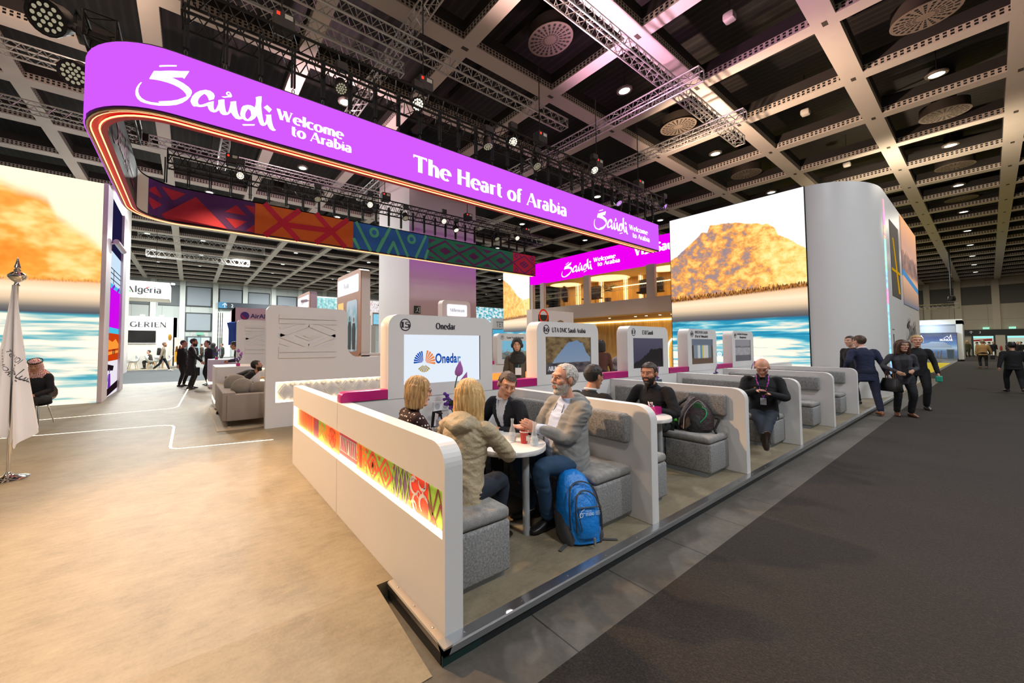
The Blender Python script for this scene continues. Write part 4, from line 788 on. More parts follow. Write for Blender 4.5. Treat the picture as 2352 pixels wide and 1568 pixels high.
D0 = diffuser(8.35, 6.8); props(D0, 'large round slotted air diffuser in the dark bay above the word Arabia', 'air vent'); D0.name = 'air_diffuser'
for x, y, l in [(16.0, .67, 'round air diffuser over the aisle, nearest one'), (23.5, .67, 'second round air diffuser along the aisle'), (23.4, 6.75, 'round air diffuser left of the tower top'), (16.0, 6.75, 'round air diffuser dimly seen between the pink trusses'), (-5.9, 14.5, 'round air diffuser at the far left above the silver trusses'), (30.9, .67, 'third round air diffuser along the aisle')]: dup(D0, (x-8.35, y-6.8, 0), l)
g0 = 'far air diffusers under the ceiling'
for x, y in [(4.4, 24.7), (11.7, 24.7), (4.4, 30.6), (11.7, 36.6), (38.2, .67)]: dup(D0, (x-8.35, y-6.8, 0), 'far round air diffuser under the hall ceiling', g0)
S0 = thing('ceiling_sensor', (11.85, 3.66, 10.3), 'white sensor box hanging in the nearest bay at the upper right', 'sensor'); b = B(); b.box(11.7, 12.0, 3.53, 3.79, 10.3, 10.52, .06, 2); b.ob('body', M('sensor_white', 'd8cfc4', .3), S0, 1); b = B(); b.tube([(11.85, 3.66, 10.5), (11.85, 3.66, 11.9)], .01, 4); b.ob('cord', BLACK, S0)
for x, l in ((19.2, 'white sensor box in the bay left of the aisle beam'), (26.5, 'white sensor box just above the tower top')): dup(S0, (x-11.85, 0, 0), l)
# ================================================================ the row of meeting booths
ZP = .094; PT = 2.146
def m_felt(g):
    co = g.co(); n = g.noise(co, 240, 3, .75); n2 = g.noise(co, 70, 3, .6); k = g.m('ADD', g.m('MULTIPLY', n, .6), g.m('MULTIPLY', n2, .4))
    g.set(g.b.inputs['Base Color'], g.ramp(k, [(.36, '585858'), (.5, '8a8988'), (.64, 'b5b3b0')])); g.b.inputs['Roughness'].default_value = .95
    x = g.n('ShaderNodeBump', {'Height': n, 'Strength': .35, 'Distance': .004}); g.set(g.b.inputs['Normal'], x.outputs[0])
def m_seat(g):
    co = g.co(); n = g.noise(co, 300, 3, .7); n2 = g.noise(co, 20, 3, .6); k = g.m('ADD', g.m('MULTIPLY', n, .7), g.m('MULTIPLY', n2, .3))
    g.set(g.b.inputs['Base Color'], g.ramp(k, [(.35, '6a6966'), (.5, '8f8d8a'), (.65, 'aaa8a4')])); g.b.inputs['Roughness'].default_value = .95
    x = g.n('ShaderNodeBump', {'Height': n2, 'Strength': .3, 'Distance': .01}); g.set(g.b.inputs['Normal'], x.outputs[0])
FABR = custom('bench_felt', m_felt); SEAT = custom('seat_felt', m_seat); PLIN = M('plinth_blue_grey', '8b949b', .5)
TAPE = EM('tape_led', 'ffdf9c', 16); TAPEW = EM('tape_led_soft', 'ffe3ae', 9)
INK = M('sign_ink', '2a2433', .5)
def nose_outline(y0, y1, z0, z1, r): # in frame fX: u = -y
    return [(-y1, z0), (-y0, z0)]+[(-y0-r+r*math.cos(a), z1-r+r*math.sin(a)) for a in [PI/2*i/8 for i in range(9)]]+[(-y1, z1)]
# ---- end panel with a glowing patterned slot
t = thing('booth_end_wall', (1.17, 3.3, ZP), 'long white end wall of the booth row with a glowing patterned slot', 'partition')
f = Fr((1.116, 0, 0), (0, -1, 0), (0, 0, 1)); Y0, Y1, S0z, S1z = 1.655, 5.03, .578, .826
b = B(); b.prism(f, nose_outline(1.63, 5.075, ZP, 1.074, .12), -.117, -.045)
no = nose_outline(1.63, 5.075, ZP, 1.074, .12); top = [p for p in no if p[1] > S1z]
b.prism(f, [(-5.075, S1z), (-1.63, S1z)]+top, -.045, 0); b.prism(f, [(-5.075, ZP), (-1.63, ZP), (-1.63, S0z), (-5.075, S0z)], -.045, 0)
b.prism(f, [(-5.075, S0z), (-Y1, S0z), (-Y1, S1z), (-5.075, S1z)], -.045, 0); b.prism(f, [(-Y0, S0z), (-1.63, S0z), (-1.63, S1z), (-Y0, S1z)], -.045, 0)
b.ob('body', WHITE, t, fix=True)
b = B(); b.rect(f, -3.354, -3.350, ZP, S0z, .0005).rect(f, -3.354, -3.350, S1z, 1.074, .0005); b.box(1.117, 1.232, 3.350, 3.354, 1.0741, 1.0745); b.ob('seam', M('seam_grey', '8d847c', .6), t)
b = B(); b.box(1.135, 1.215, 1.7, 5.05, .0, ZP); b.ob('shadow_gap', M('gap_brown', '6d5a48', .7), t)
b = B(); b.box(1.119, 1.158, Y0+.002, Y1-.002, S0z+.001, S0z+.007); b.ob('light_strip', TAPE, t)
b = B(); b.box(1.119, 1.158, Y1-.007, Y1-.001, S0z+.01, S1z-.002); b.ob('light_strip', TAPE, t)
b = B(); b.box(1.14, 1.158, Y0+.004, Y1-.01, S1z-.005, S1z-.001); b.ob('light_strip', TAPEW, t)
# printed strip: ten pattern fields (u along +x of the frame = -y)
FD = [5.03, 4.28, 4.08, 3.84, 3.40, 2.98, 2.76, 2.32, 2.06, 1.86, 1.655]; g = Fr((1.1595, 0, 0), (0, -1, 0), (0, 0, 1)); b = B(); h0, h1 = S0z, S1z; H = h1-h0
PC = ['d83a2c', 'f0731e', '8fb03a', 'c8c0cc', 'b01c50', '6d4a7a', 'e8321e', '96c040', '7a2430', 'f2a03a', 'e6dfe0', 'ff5a2a']
def fld(i): return -FD[i], -FD[i+1]
def diam(cx, cz, w, h, lw, o): b.line(g, [(cx-w, cz), (cx, cz+h), (cx+w, cz), (cx, cz-h)], lw, o, True)
for i, c in enumerate([1, 0, 2, 1, 3, 1, 1, 2, 5, 6]):
    if i < 10: a, e = fld(i); b.mat(c).rect(g, a, e, h0, h1)
cz = (h0+h1)/2
a, e = fld(0); b.mat(0); [b.line(g, [(a+.12+k*.07, h0+.02), (a+.12+k*.07, h1-.02)], .03, .001) for k in range(9)]
a, e = fld(1); b.mat(5); [b.line(g, [(a+.02+k*.045, h0+.02), (a+.04+k*.045, h1-.02), (a+.062+k*.045, h0+.02)], .012, .001) for k in range(4)]
a, e = fld(2); b.mat(1); [b.line(g, [(a+.0, h0+.02+k*.07), ((a+e)/2, h0+.13+k*.07), (e, h0+.02+k*.07)], .025, .001) for k in range(2)]
a, e = fld(3); b.mat(6); b.ring(g, (a+e)/2, cz+.05, .04, .055, .001).ring(g, (a+e)/2, cz-.05, .04, .055, .001).ring(g, (a+e)/2, cz, .085, .1, .0015); [b.line(g, [((a+e)/2+.12*math.cos(w), cz+.11*math.sin(w)), ((a+e)/2, cz)], .01, .002) for w in [PI*k/4 for k in range(8)]]
a, e = fld(4); b.mat(4).rect(g, a, e, h1-.05, h1-.02, .001).rect(g, a, e, h0+.03, h0+.06, .001); [b.line(g, [(a+.03+k*.04, h0+.075), (a+.05+k*.04, h1-.065)], .018, .0015) for k in range(5)]; [b.line(g, [(a+.25+k*.045, h1-.065), (a+.27+k*.045, h0+.075)], .02, .0015) for k in range(4)]
a, e = fld(5); b.mat(2)
for k in range(5):
    for q in range(6):
        if (k+q) % 3 != 1 and (k*q) % 4 != 2: b.rect(g, a+.005+k*.042, a+.035+k*.042, h0+.01+q*.04, h0+.03+q*.04, .001)
b.mat(6); b.rect(g, a+.06, a+.1, h0+.03, h1-.04, .002)
b.mat(4)
a, e = fld(6); b.ring(g, a+.11, cz, 0, .1, .001, ry=1.1); b.mat(1); [b.ring(g, a+.11+.04*math.cos(w), cz+.045*math.sin(w), .03, .042, .002) for w in [PI*k/3 for k in range(6)]]; b.mat(6); [b.line(g, [(a+.23+k*.07, h0), (a+.27+k*.07, h1), (a+.32+k*.06, h0)], .012, .001) for k in range(3)]; b.line(g, [(a+.2, cz), (e, cz+.03)], .012, .0012)
a = -2.76; e = -2.32; b.mat(2).rect(g, a, e, h0, h1, .0015).mat(0).rect(g, a, e, h1-.03, h1-.012, .002)
for cx_ in (a+.11, a+.33): diam(cx_, cz-.01, .10, .105, .022, .0025); diam(cx_, cz-.01, .04, .045, .02, .003)
for x in (a, a+.22, e): b.flat(g, [(x-.03, h1-.04), (x+.03, h1-.04), (x, h1-.075)], .002); b.flat(g, [(x-.03, h0+.02), (x+.03, h0+.02), (x, h0+.06)], .002)
a = -2.32; e = -2.08; b.mat(5).rect(g, a, e, h0, h1, .0015).mat(7)
for x in (a+.06, a+.18): b.line(g, [(x-.07, h0), (x, h1), (x+.07, h0)], .011, .0025).line(g, [(x-.07, h1), (x, h0), (x+.07, h1)], .011, .003)
for x in (a+.0, a+.12, a+.24): b.ring(g, x, h1-.035, .012, .021, .0035).ring(g, x, h0+.035, .012, .021, .0035)
a = -2.08; e = -1.86; b.mat(6).rect(g, a, e, h0, h1, .0015).mat(3)
def scroll(cx, cz_, r, a0, a1, w):
    P = [(cx+r*math.cos(R(a0+(a1-a0)*k/12)), cz_+r*math.sin(R(a0+(a1-a0)*k/12))) for k in range(13)]
    for k in range(12): b.line(g, P[k:k+2], w*(.3+.7*math.sin(PI*(k+.5)/12)), .0025)
for s in [(.06, .16, .05, 60, 330, .022), (.15, .20, .04, 180, 400, .02), (.10, .06, .06, 100, 300, .02), (.17, .08, .05, 20, 240, .022), (.05, .03, .035, 0, 200, .015), (.19, .15, .03, 90, 300, .014), (.11, .12, .02, 0, 300, .01), (.03, .21, .03, 200, 380, .016)]: scroll(a+s[0], h0+s[1], *s[2:])
a = -1.86; e = -1.655; b.mat(7).rect(g, a, e, h0, h1, .0015).mat(8)
for x0, z0, x1, z1 in ((0, .24, .06, 0), (.02, .0, .105, .22), (.105, .22, .19, 0), (.06, .0, .125, .14), (.125, .14, .18, 0), (.14, 0, .205, .15), (0, .1, .05, 0), (0, .12, .1, .0)): b.line(g, [(a+x0, h0+z0), (a+x1, h0+z1)], .013, .0027)
b.ob('patterned_strip', [M('pat_%d' % i, c, .6) for i, c in enumerate(PC)], t)
# ---- partitions
POS = [3.216, 5.362, 7.53, 9.67, 11.84]
P0 = None; NAMES = ['white partition between the front booth and the second booth, with the blue backpack before it', 'white partition behind the dark backpack on its bench', 'white partition behind the bald man with the phone', 'fourth white booth partition, one farther than the bald man', 'farthest white booth partition before the tower']
for i, x in enumerate(POS):
    t = thing('booth_partition', (x+.05, 2.5, ZP), NAMES[i], 'partition', 'white booth partitions')
    b = B(); b.prism(Fr((x, 0, 0), (0, -1, 0), (0, 0, 1)), nose_outline(1.63, 3.312, ZP, 1.074, .12), -.105, 0, .004, 1); b.ob('panel', WHITE, t, 30, fix=True)
# ---- benches
def cushion(b, x0, x1, y0, y1, z0, z1, bev): b.box(x0, x1, y0, y1, z0, z1, bev, 3)
def bench(x0, x1, back, label, bx):
    t = thing('bench', ((x0+x1)/2, 2.5, ZP), label, 'bench', 'grey felt benches in the booths')
    b = B(); b.box(x0+.02, x1-.02, 1.845, 3.28, ZP, .15); b.ob('plinth', PLIN, t)
    b = B()
    for k in range(3): y = 1.80+.493*k; cushion(b, x0, x1, y+(.001 if k else 0), y+.492, .142, .466, .022)
    b.ob('base', FABR, t, 40)
    b = B()
    for k in range(2): y = 1.80+.74*k; cushion(b, x0, x1-(-.0), y+(.001 if k else 0), y+.739, .468, .548, .03)
    b.ob('seat_cushion', SEAT, t, 40)
    b = B(); cushion(b, *( (bx, bx+.085) if back > 0 else (bx-.085, bx) ), 1.80, 3.2, .735, .995, .03); b.ob('backrest', FABR, t, 40); return t
BL = [('grey bench the woman in the beige parka sits on, against the end wall', 'grey bench under the older man in the grey hoodie'), ('grey bench of the second booth, mostly hidden behind the first partition', 'grey bench with the dark backpack on it'), ('grey bench of the third booth behind the second partition', 'grey bench under the bald man'),
      ('grey bench of the fourth booth hidden behind the third partition', 'grey bench on the near side of the fourth partition'), ('grey bench of the fifth booth behind the fourth partition', 'grey bench on the near side of the farthest partition')]
lefts = [1.233]+[x+.105 for x in POS]
B1 = bench(1.235, 1.755, 1, BL[0][0], 1.235); B2 = bench(2.69, 3.214, -1, BL[0][1], 3.214)
for k in range(1, 5):
    dup(B1, (lefts[k]-1.233, 0, 0), BL[k][0]); dup(B2, (POS[k]-3.216, 0, 0), BL[k][1])
# ---- tables
def table(x, label):
    t = thing('table', (x, 2.6, ZP), label, 'table', 'white booth tables'); o = [(x+.34, 3.30), (x-.34, 3.30)]+[(x-.34*math.cos(a), 2.36-.34*math.sin(a)) for a in [PI*i/18 for i in range(19)]]
    b = B(); b.prism(Fr((0, 0, 0), (1, 0, 0), (0, 1, 0)), o, .735, .775, .004, 1); b.ob('tabletop', [WHITE], t, 30, fix=True)
    b = B(); b.lathe((x+.01, 2.13, ZP), [(.028, 0), (.028, .642)], 16); b.ob('leg', M('leg_grey', 'a3a6a8', .4), t, 1); return t
TB = table(2.235, 'white rounded table of the front booth with bottles on it')
for k, l in ((1, 'white rounded table of the second booth beside the bearded man'), (2, 'white table of the third booth, mostly hidden'), (3, 'white table of the fourth booth, mostly hidden'), (4, 'white table of the fifth booth, mostly hidden')): dup(TB, (PT*k, 0, 0), l)
# ---- back counter wall, magenta planks, sign columns
t = thing('back_wall', (8, 3.4, ZP), 'low white back wall along the booth row carrying the sign columns', 'wall')
b = B(); b.box(1.234, 14.7, 3.314, 3.5, ZP, 1.068); b.ob('body', WHITE, t)
def plank(x0, x1, label, rl=True):
    t = thing('magenta_plank', ((x0+x1)/2, 3.36, 1.07), label, 'trim block', 'magenta blocks on the back wall'); b = B(); b.prism(fY(3.312), rrect(x0, x1, 1.075 if x0 < 1.3 else 1.069, 1.167, .05, 6, '0001' if rl else '0000'), -.11, .0, .003, 1); b.ob('block', MAG, t, 30, fix=True)
plank(1.138, 1.6, 'magenta block with a rounded corner on the end wall, nearest one')
for k, (a, c, l) in enumerate(((2.955, 3.72, 'magenta block between sign columns 15 and 16'), (5.10, 5.87, 'magenta block between sign columns 16 and 17'), (7.25, 8.03, 'magenta block between sign columns 17 and 18'), (9.4, 10.2, 'magenta block between sign columns 18 and 19'), (11.6, 12.0, 'short magenta block right of sign column 19'))): plank(a, c, l, False)
def disp(name, fn): return custom(name, fn, .3)
def pic_arch(g):
    u, v, _ = g.sep(g.co('UV')); n = g.noise(g.co('UV'), 6, 4, .6); nn = g.m('MULTIPLY', g.m('SUBTRACT', n, .5), .12)
    h = g.curve(u, [(0, .05), (.18, .36), (.36, .66), (.5, .86), (.68, .9), (.82, .84), (.9, .6), (1, .42)]); sky = g.mix(v, lin('8fa0b4'), lin('6f8db4')); rock = g.ramp(n, [(.35, '4a3a28'), (.6, '8a7350')]); c = g.mix(g.ss(g.m('SUBTRACT', g.m('ADD', h, nn), v), -.01, .01), rock, sky)
    fl = g.m('ADD', .30, g.m('MULTIPLY', nn, .8)); c = g.mix(g.ss(g.m('SUBTRACT', fl, v), -.01, .015), c, g.ramp(n, [(.35, '2c2a30'), (.65, '6a6266')])); em(g, c, .75)
def em(g, c, s): g.set(g.b.inputs['Base Color'], (0., 0., 0.)); g.set(g.b.inputs['Emission Color'], c); g.b.inputs['Emission Strength'].default_value = s
def pic_rocks(g):
    u, v, _ = g.sep(g.co('UV')); n = g.noise(g.scale(g.co('UV'), (9, 3, 1)), 1.0, 4, .6); h = g.m('ADD', g.curve(u, [(0, .15), (.3, .3), (.6, .62), (1, .66)]), g.m('MULTIPLY', g.m('SUBTRACT', n, .5), .3))
    c = g.mix(v, lin('3a3850'), lin('55546a')); em(g, g.mix(g.ss(g.m('SUBTRACT', h, v), -.01, .01), c, lin('17141c')), .7)
def pic_room(g):
    u, v, _ = g.sep(g.co('UV')); c = g.ramp(u, [(0, '4a4038'), (.12, '8d9aa6'), (.3, 'd6dcda'), (.42, '5aa0c8'), (.5, 'e4c84a'), (.56, 'dfe0d8'), (.8, '7f8a94'), (.95, '5a4a40')], 'CONSTANT'); c = g.mix(g.ss(v, .72, .78), c, lin('6f7c90')); em(g, g.mix(g.ss(v, .26, .2), c, lin('6a5444')), .6)
def pic_dune(g):
    u, v, _ = g.sep(g.co('UV')); n = g.noise(g.co('UV'), 5, 4, .6); h = g.m('ADD', .72, g.m('MULTIPLY', g.m('SUBTRACT', n, .5), .25)); c = g.mix(g.ss(g.m('SUBTRACT', h, v), 0, .03), lin('8d8a92'), lin('6a6670')); c = g.mix(g.ss(v, .66, .6), c, g.ramp(n, [(.35, '8f8c92'), (.7, 'b0adb2')])); em(g, g.mix(g.ss(v, .3, .26), c, lin('5c5a62')), .7)
def pic_blue(g):
    u, v, _ = g.sep(g.co('UV')); n = g.noise(g.co('UV'), 6, 4, .6); em(g, g.mix(g.ss(g.m('SUBTRACT', g.m('MULTIPLY', n, .8), v), -.05, .05), lin('7cc0dc'), g.ramp(n, [(.4, '44606c'), (.7, 'a8946c')])), .8)
WHITESCR = EM('screen_pale', 'e9f3ff', .96)
SIGNS = [('15', [('Onedar', 2.156, 1.765, .065, .26)], None), ('16', [('UTA DMC Saudi Arabia', 1.90, 1.765, .062, .74)], pic_arch), ('17', [('EX0 Saudi', 2.06, 1.768, .068, .36)], pic_rocks), ('18', [('DISCOVER SAUDI', 1.92, 1.815, .05, .60), ('(Part of Almosafer)', 1.93, 1.735, .05, .60)], pic_room), ('19', [('GoGlobal Destination', 1.90, 1.815, .045, .66), ('Management', 2.05, 1.74, .045, .42)], pic_dune)]
def column(dx, dy, num, lines, pic, label, z1=1.905):
    t = thing('sign_column', (2.28+dx, 3.4+dy, 1.068), label, 'display', 'numbered sign columns with screens'); f = fY(3.312+dy, dx)
    b = B(); b.prism(f, rrect(1.602, 2.95, 1.069, z1, .13, 7, '0011'), -.185, -.02, .004, 1)
    o = rrect(1.602, 2.95, 1.069, z1, .13, 7, '0011'); hole = [(1.775, 1.2), (2.768, 1.2), (2.768, 1.703), (1.775, 1.703)]
    b.flat(f, [o, hole]); n = len(o)
    for i in range(n): b.poly([f(*o[i], -.02), f(*o[(i+1) % n], -.02), f(*o[(i+1) % n], 0), f(*o[i], 0)])
    for i in range(4): b.poly([f(*hole[i], 0), f(*hole[(i+1) % 4], 0), f(*hole[(i+1) % 4], -.02), f(*hole[i], -.02)])
    b.ob('body', WHITE, t, 30)
    b = B(); b.quv([f(1.775, 1.2, -.016), f(2.768, 1.2, -.016), f(2.768, 1.703, -.016), f(1.775, 1.703, -.016)]); s = b.ob('screen', disp('pic_'+num, pic) if pic else WHITESCR, t)
    b = B(); b.rect(f, 1.768, 1.777, 1.2, 1.703, -.01).rect(f, 2.760, 2.768, 1.2, 1.703, -.01); b.ob('bezel', BLACK, s)
    b = B(); b.ring(f, 1.79, 1.80, .052, .062, .002, 24); letters(b, f, num, 1.79-.028*len(num), 1.772, .058, .056*len(num), bold=1.1); b.ob('number_badge', INK, t)
    b = B()
    for tx, x, z, h, w in lines: letters(b, f, tx, x, z, h, w, bold=1.15)
    b.ob('lettering', INK, t); return t, s
LB = ['white sign column 15 with the bright Onedar screen', 'white sign column 16 with a rock arch on its screen', 'white sign column 17 with a dark screen of jagged rocks', 'white sign column 18 with two lines of lettering, a room on its screen', 'white sign column 19, farthest of the row, with a grey screen']
dxs = [0, 2.115, 4.262, 6.40, 8.62]
for k, (num, lines, pic) in enumerate(SIGNS):
    t, s = column(dxs[k], 0, num, lines, pic, LB[k])
    if k == 0:   # the leaf-fan mark and word on the pale screen
        f = fY(3.312+.0145); b = B()
        f = fY(3.324)
        def fan(cx, cz, r0, r1, a0, a1, n, mi):
            b.mat(mi)
            for i in range(n):
                p = a0+(a1-a0)*(i+.08)/n; q = a0+(a1-a0)*(i+.80)/n; b.flat(f, [(cx+r0*math.cos(R(p)), cz+r0*math.sin(R(p))), (cx+r1*math.cos(R(p)), cz+r1*math.sin(R(p))), (cx+r1*1.04*math.cos(R((p+q)/2)), cz+r1*1.04*math.sin(R((p+q)/2))), (cx+r1*math.cos(R(q)), cz+r1*math.sin(R(q))), (cx+r0*math.cos(R(q)), cz+r0*math.sin(R(q)))])
        fan(2.012, 1.418, .015, .115, 96, 188, 7, 0); fan(2.03, 1.415, .015, .125, -12, 84, 6, 1); fan(2.02, 1.40, .02, .085, 212, 328, 7, 2)
        b.mat(0); sans(b, f, 'Oneda', 2.156, 1.405, .105, .285, bold=.03); b.mat(3); sans(b, f, 'r', 2.448, 1.405, .1, .045, bold=.03)
        b.ob('lettering', [EM('od_blue', '1450b8', .9), EM('od_orange', 'f08a4a', .95), EM('od_gold', 'b39a50', .9), EM('od_pale', '5f8fd0', .9)], s)
    if k == 1:
        b = B(); letters(b, fY(3.324, dxs[1]), 'AlUla', 1.83, 1.245, .06, .2); b.ob('lettering', EM('pale_letter', 'e4e2ea', .9), s)
# ---- the next row of booths behind
t = thing('rear_counter', (7.3, 7.6, ZP), 'white rear counter with a glowing orange slot behind the hijab woman', 'counter'); b = B(); b.box(4.6, 9.4, 7.55, 7.75, ZP, 1.07); b.ob('body', WHITE, t); b = B(); b.box(5.2, 8.4, 7.53, 7.55, .56, .82); b.ob('glowing_slot', EM('slot_orange', 'ff8a3a', 1.6), t); b = B(); b.box(6.2, 6.75, 7.5, 7.6, 1.07, 1.165); b.ob('magenta_block', MAG, t)
column(5.27, 4.2, '9', [('Usaam Travel & Tourism', 1.95, 1.765, .055, .66)], pic_blue, 'white sign column 9 behind the woman in the hijab')
# ---- plants, tableware and bags
def flower(x, y, z, label, s=1.0):
    t = thing('flower_arrangement', (x, y, z), label, 'flowers', 'purple flower arrangements on the booth tables'); rng = random.Random(int(x*100))
    b = B(); b.box(x-.05*s, x+.05*s, y-.05*s, y+.05*s, z, z+.09*s, .005); b.ob('pot', MAG, t)
    st = [((x, y, z+.08*s), (x-.02*s, y-.02*s, z+.30*s), (x+.0*s, y-.04*s, z+.44*s)), ((x, y, z+.08*s), (x+.05*s, y, z+.25*s), (x+.07*s, y, z+.34*s)), ((x, y, z+.08*s), (x-.06*s, y+.02*s, z+.2*s), (x-.08*s, y+.03*s, z+.27*s))]
    b = B()
    for q in st: b.tube(catmull(q, 4), .005*s, 5)
    b.ob('stems', M('stem_green', '4c6a3c', .6), t, 1)
    for i, (c, w, h) in enumerate(((V(st[0][2])+V((0, -.01, 0)), .05*s, .13*s), (V(st[1][2]), .05*s, .14*s))):
        b = B(); tl = V((.3*(1 if i else -.2), -.25, 1)).normalized(); sd = V((1, .2, 0)).normalized(); nn = tl.cross(sd)
        prof = [(0, .25), (.12, .85), (.3, 1), (.55, .8), (.8, .38), (1, .02)]
        b.rings([[c+tl*h*(a-.25)+sd*w*q*math.cos(k*PI/4)+nn*w*.25*q*math.sin(k*PI/4) for k in range(8)] for a, q in prof]); b.ob('anthurium', M('anthurium', 'b06ab8', .3), t, 1)
    b = B()
    for i in range(34):
        q = st[rng.randrange(1, 3)]; k = rng.random(); p = V(q[0]).lerp(V(q[2]), .35+.6*k)+V((rng.uniform(-.045, .045), rng.uniform(-.045, .03), rng.uniform(-.02, .02)))*s; b.ell(p, .016*s, .012*s, .014*s, None, 6, 4)
    b.ob('blossoms', M('blossom_violet', '5a2390', .6, nz=(60, .3)), t, 1)
    b = B()
    for i in range(7):
        a = rng.uniform(0, 6.28); c = V((x, y, z+.1*s)); tip = c+V((math.cos(a)*.09, math.sin(a)*.09, rng.uniform(.03, .14)))*s; m_ = (c+tip)/2+V((0, 0, .03*s)); sd = V((-math.sin(a), math.cos(a), 0))*.018*s
        b.poly([c, m_-sd, tip, m_+sd])
    b.ob('leaves', M('leaf_dark', '2f4a28', .5), t); return t
FL = flower(2.22, 3.05, .775, 'purple flowers with a tall anthurium before the Onedar screen', 1.25)
flower(4.38, 3.02, .775, 'purple flowers on the second table by the man in the black suit', .85); flower(6.28, 3.1, .775, 'purple flowers behind the bearded man', .9); flower(8.62, 3.1, .775, 'purple flowers before sign column 18', .85); flower(10.6, 3.1, .775, 'purple flowers before sign column 19', .8)
BG = M('bottle_glass', 'eef6fa', .05, alpha=.28); WAT = M('water', 'dfeef6', .05, alpha=.35)
def bottle(x, y, label):
    t = thing('water_bottle', (x, y, .775), label, 'bottle', 'glass water bottles on the front table'); b = B(); b.lathe((x, y, .775), [(.0, .001), (.030, .001), (.031, .01), (.031, .05), (.026, .085), (.014, .13), (.0115, .16), (.0115, .176), (.014, .178), (.014, .192), (.011, .193)], 16, caps=False); b.ob('glass', BG, t, 1)
    b = B(); b.lathe((x, y, .779), [(.027, 0), (.028, .05), (.024, .07)], 14); b.ob('water', WAT, t, 1); b = B(); b.rings([[V((x+.0315*math.cos(w), y+.0315*math.sin(w), z)) for w in [2*PI*k/16 for k in range(16)]] for z in (.792, .822)], False); b.ob('label', M('label_white', 'dfe8ee', .5, alpha=.55), t)
bottle(2.294, 2.326, 'glass water bottle left of the red paper cup'); bottle(2.335, 2.118, 'glass water bottle right of the red paper cup')
t = thing('paper_cup', (2.33, 2.225, .775), 'red patterned paper coffee cup with a wooden stirrer between the bottles', 'cup'); b = B(); b.lathe((2.33, 2.225, .775), [(.026, 0), (.036, .094), (.038, .096), (.038, .1), (.034, .1), (.026, .03)], 18); b.ob('cup', M('cup_red', 'b5332c', .5, nz=(90, .35)), t, 1); b = B(); b.lathe((2.33, 2.225, .868), [(.0375, 0), (.0385, .006), (.034, .008)], 18, caps=False); b.ob('rim', WHITE, t, 1); b = B(); b.tube([(2.33, 2.23, .79), (2.338, 2.215, .895)], .003, 4); b.ob('stirrer', M('wood_pale', 'c79a62', .6), t)
b2 = B(); b2.poly([V((2.33, 2.225, 0))+V((.0345*math.cos(a), .0345*math.sin(a), z)) for a, z in ((-1.9, .80), (-1.2, .80), (-1.2, .845), (-1.9, .845))]); b2.ob('label', WHITE, t)
t = thing('papers', (2.06, 2.3, .7755), 'sheets of paper and a dark pen on the front table', 'papers'); b = B(); b.obox((2.1, 2.4, .7765), V((1, .25, 0)).normalized(), V((-.25, 1, 0)).normalized(), (0, 0, 1), .21, .29, .002); b.obox((2.2, 2.45, .7785), V((1, -.1, 0)).normalized(), V((.1, 1, 0)).normalized(), (0, 0, 1), .21, .29, .002); b.ob('sheets', M('paper', 'e2e6ec', .7), t); b = B(); b.tube([(2.05, 2.27, .783), (2.17, 2.33, .783)], .004, 6); b.ob('pen', BLACK, t, 1)
t = thing('tablet', (2.13, 2.78, .7755), 'white tablet computer lying on the front table before the man in the dark suit', 'tablet'); b = B(); b.box(2.28, 2.5, 2.62, 2.86, .7755, .783, .003); b.ob('slab', M('tablet_white', 'dfe6ee', .15), t)
t = thing('card_holder', (2.0, 3.08, .775), 'clear acrylic holder stack on the front table by the wall', 'card holder'); b = B(); b.box(1.88, 1.98, 2.85, 2.95, .7755, .80, .003); b.box(1.885, 1.975, 2.855, 2.945, .803, .83, .003); b.ob('box', M('acrylic', 'd4dde4', .05, trans=.7, ior=1.3), t)
t = thing('price_sign', (2.03, 3.02, .775), 'small black tent card with white lettering on the front table', 'sign'); b = B(); b.prism(Fr((2.0, 3.16, .0), (1, .15, 0), (0, 0, 1)), [(0, .776), (.16, .776), (.14, .93), (.02, .93)], -.006, 0); cd = b.ob('card', M('tent_black', '191a1e', .4), t); b = B(); b.prism(Fr((2.0, 3.14, .0), (1, .15, 0), (0, 0, 1)), [(.02, .79), (.06, .79), (.09, .9), (.04, .92)], 0, .002); b.ob('print', WHITE, cd)
t = thing('magenta_box', (2.1, 2.98, .775), 'magenta tissue box at the back of the front table', 'box'); b = B(); b.box(2.06, 2.19, 2.96, 3.08, .7755, .865, .004); b.ob('box', MAG, t)
t = thing('hand_sanitizer', (1.93, 2.99, .775), 'clear pump bottle with dark spout at the back of the front table', 'bottle'); b = B(); b.lathe((1.99, 3.0, .775), [(.03, .001), (.032, .01), (.03, .1), (.012, .12), (.012, .135)], 14); b.ob('bottle', M('clear_plastic', 'e6eef2', .1, trans=.6, ior=1.3), t, 1); b = B(); b.tube([(1.99, 3.0, .91), (1.99, 3.0, .95), (1.99, 2.95, .95)], .008, 6); b.ob('pump', BLACK, t, 1)
for x, l in ((2.12, 'white double power socket under the Onedar screen'), (8.9, 'white power socket on the wall of the fourth booth')):
    t = thing('wall_socket', (x, 3.31, .9), l, 'socket'); b = B(); b.box(x, x+.2, 3.302, 3.314, .9, 1.0, .004); pl = b.ob('plate', M('socket_white', 'eef0f0', .3), t); b = B()
    for q in (.05, .15): b.lathe((x+q, 3.302, .95), [(.032, 0), (.032, .001)], 16, (0, -1, 0))
    b.ob('outlets', M('socket_grey', 'c2c8cc', .4), pl)
b = B(); b.rect(fY(3.312), 1.235, 14.6, 1.0655, 1.0695, .0008); b.ob('trim_wall_joint', M('joint_grey', '9aa0a6', .5), kind='structure')
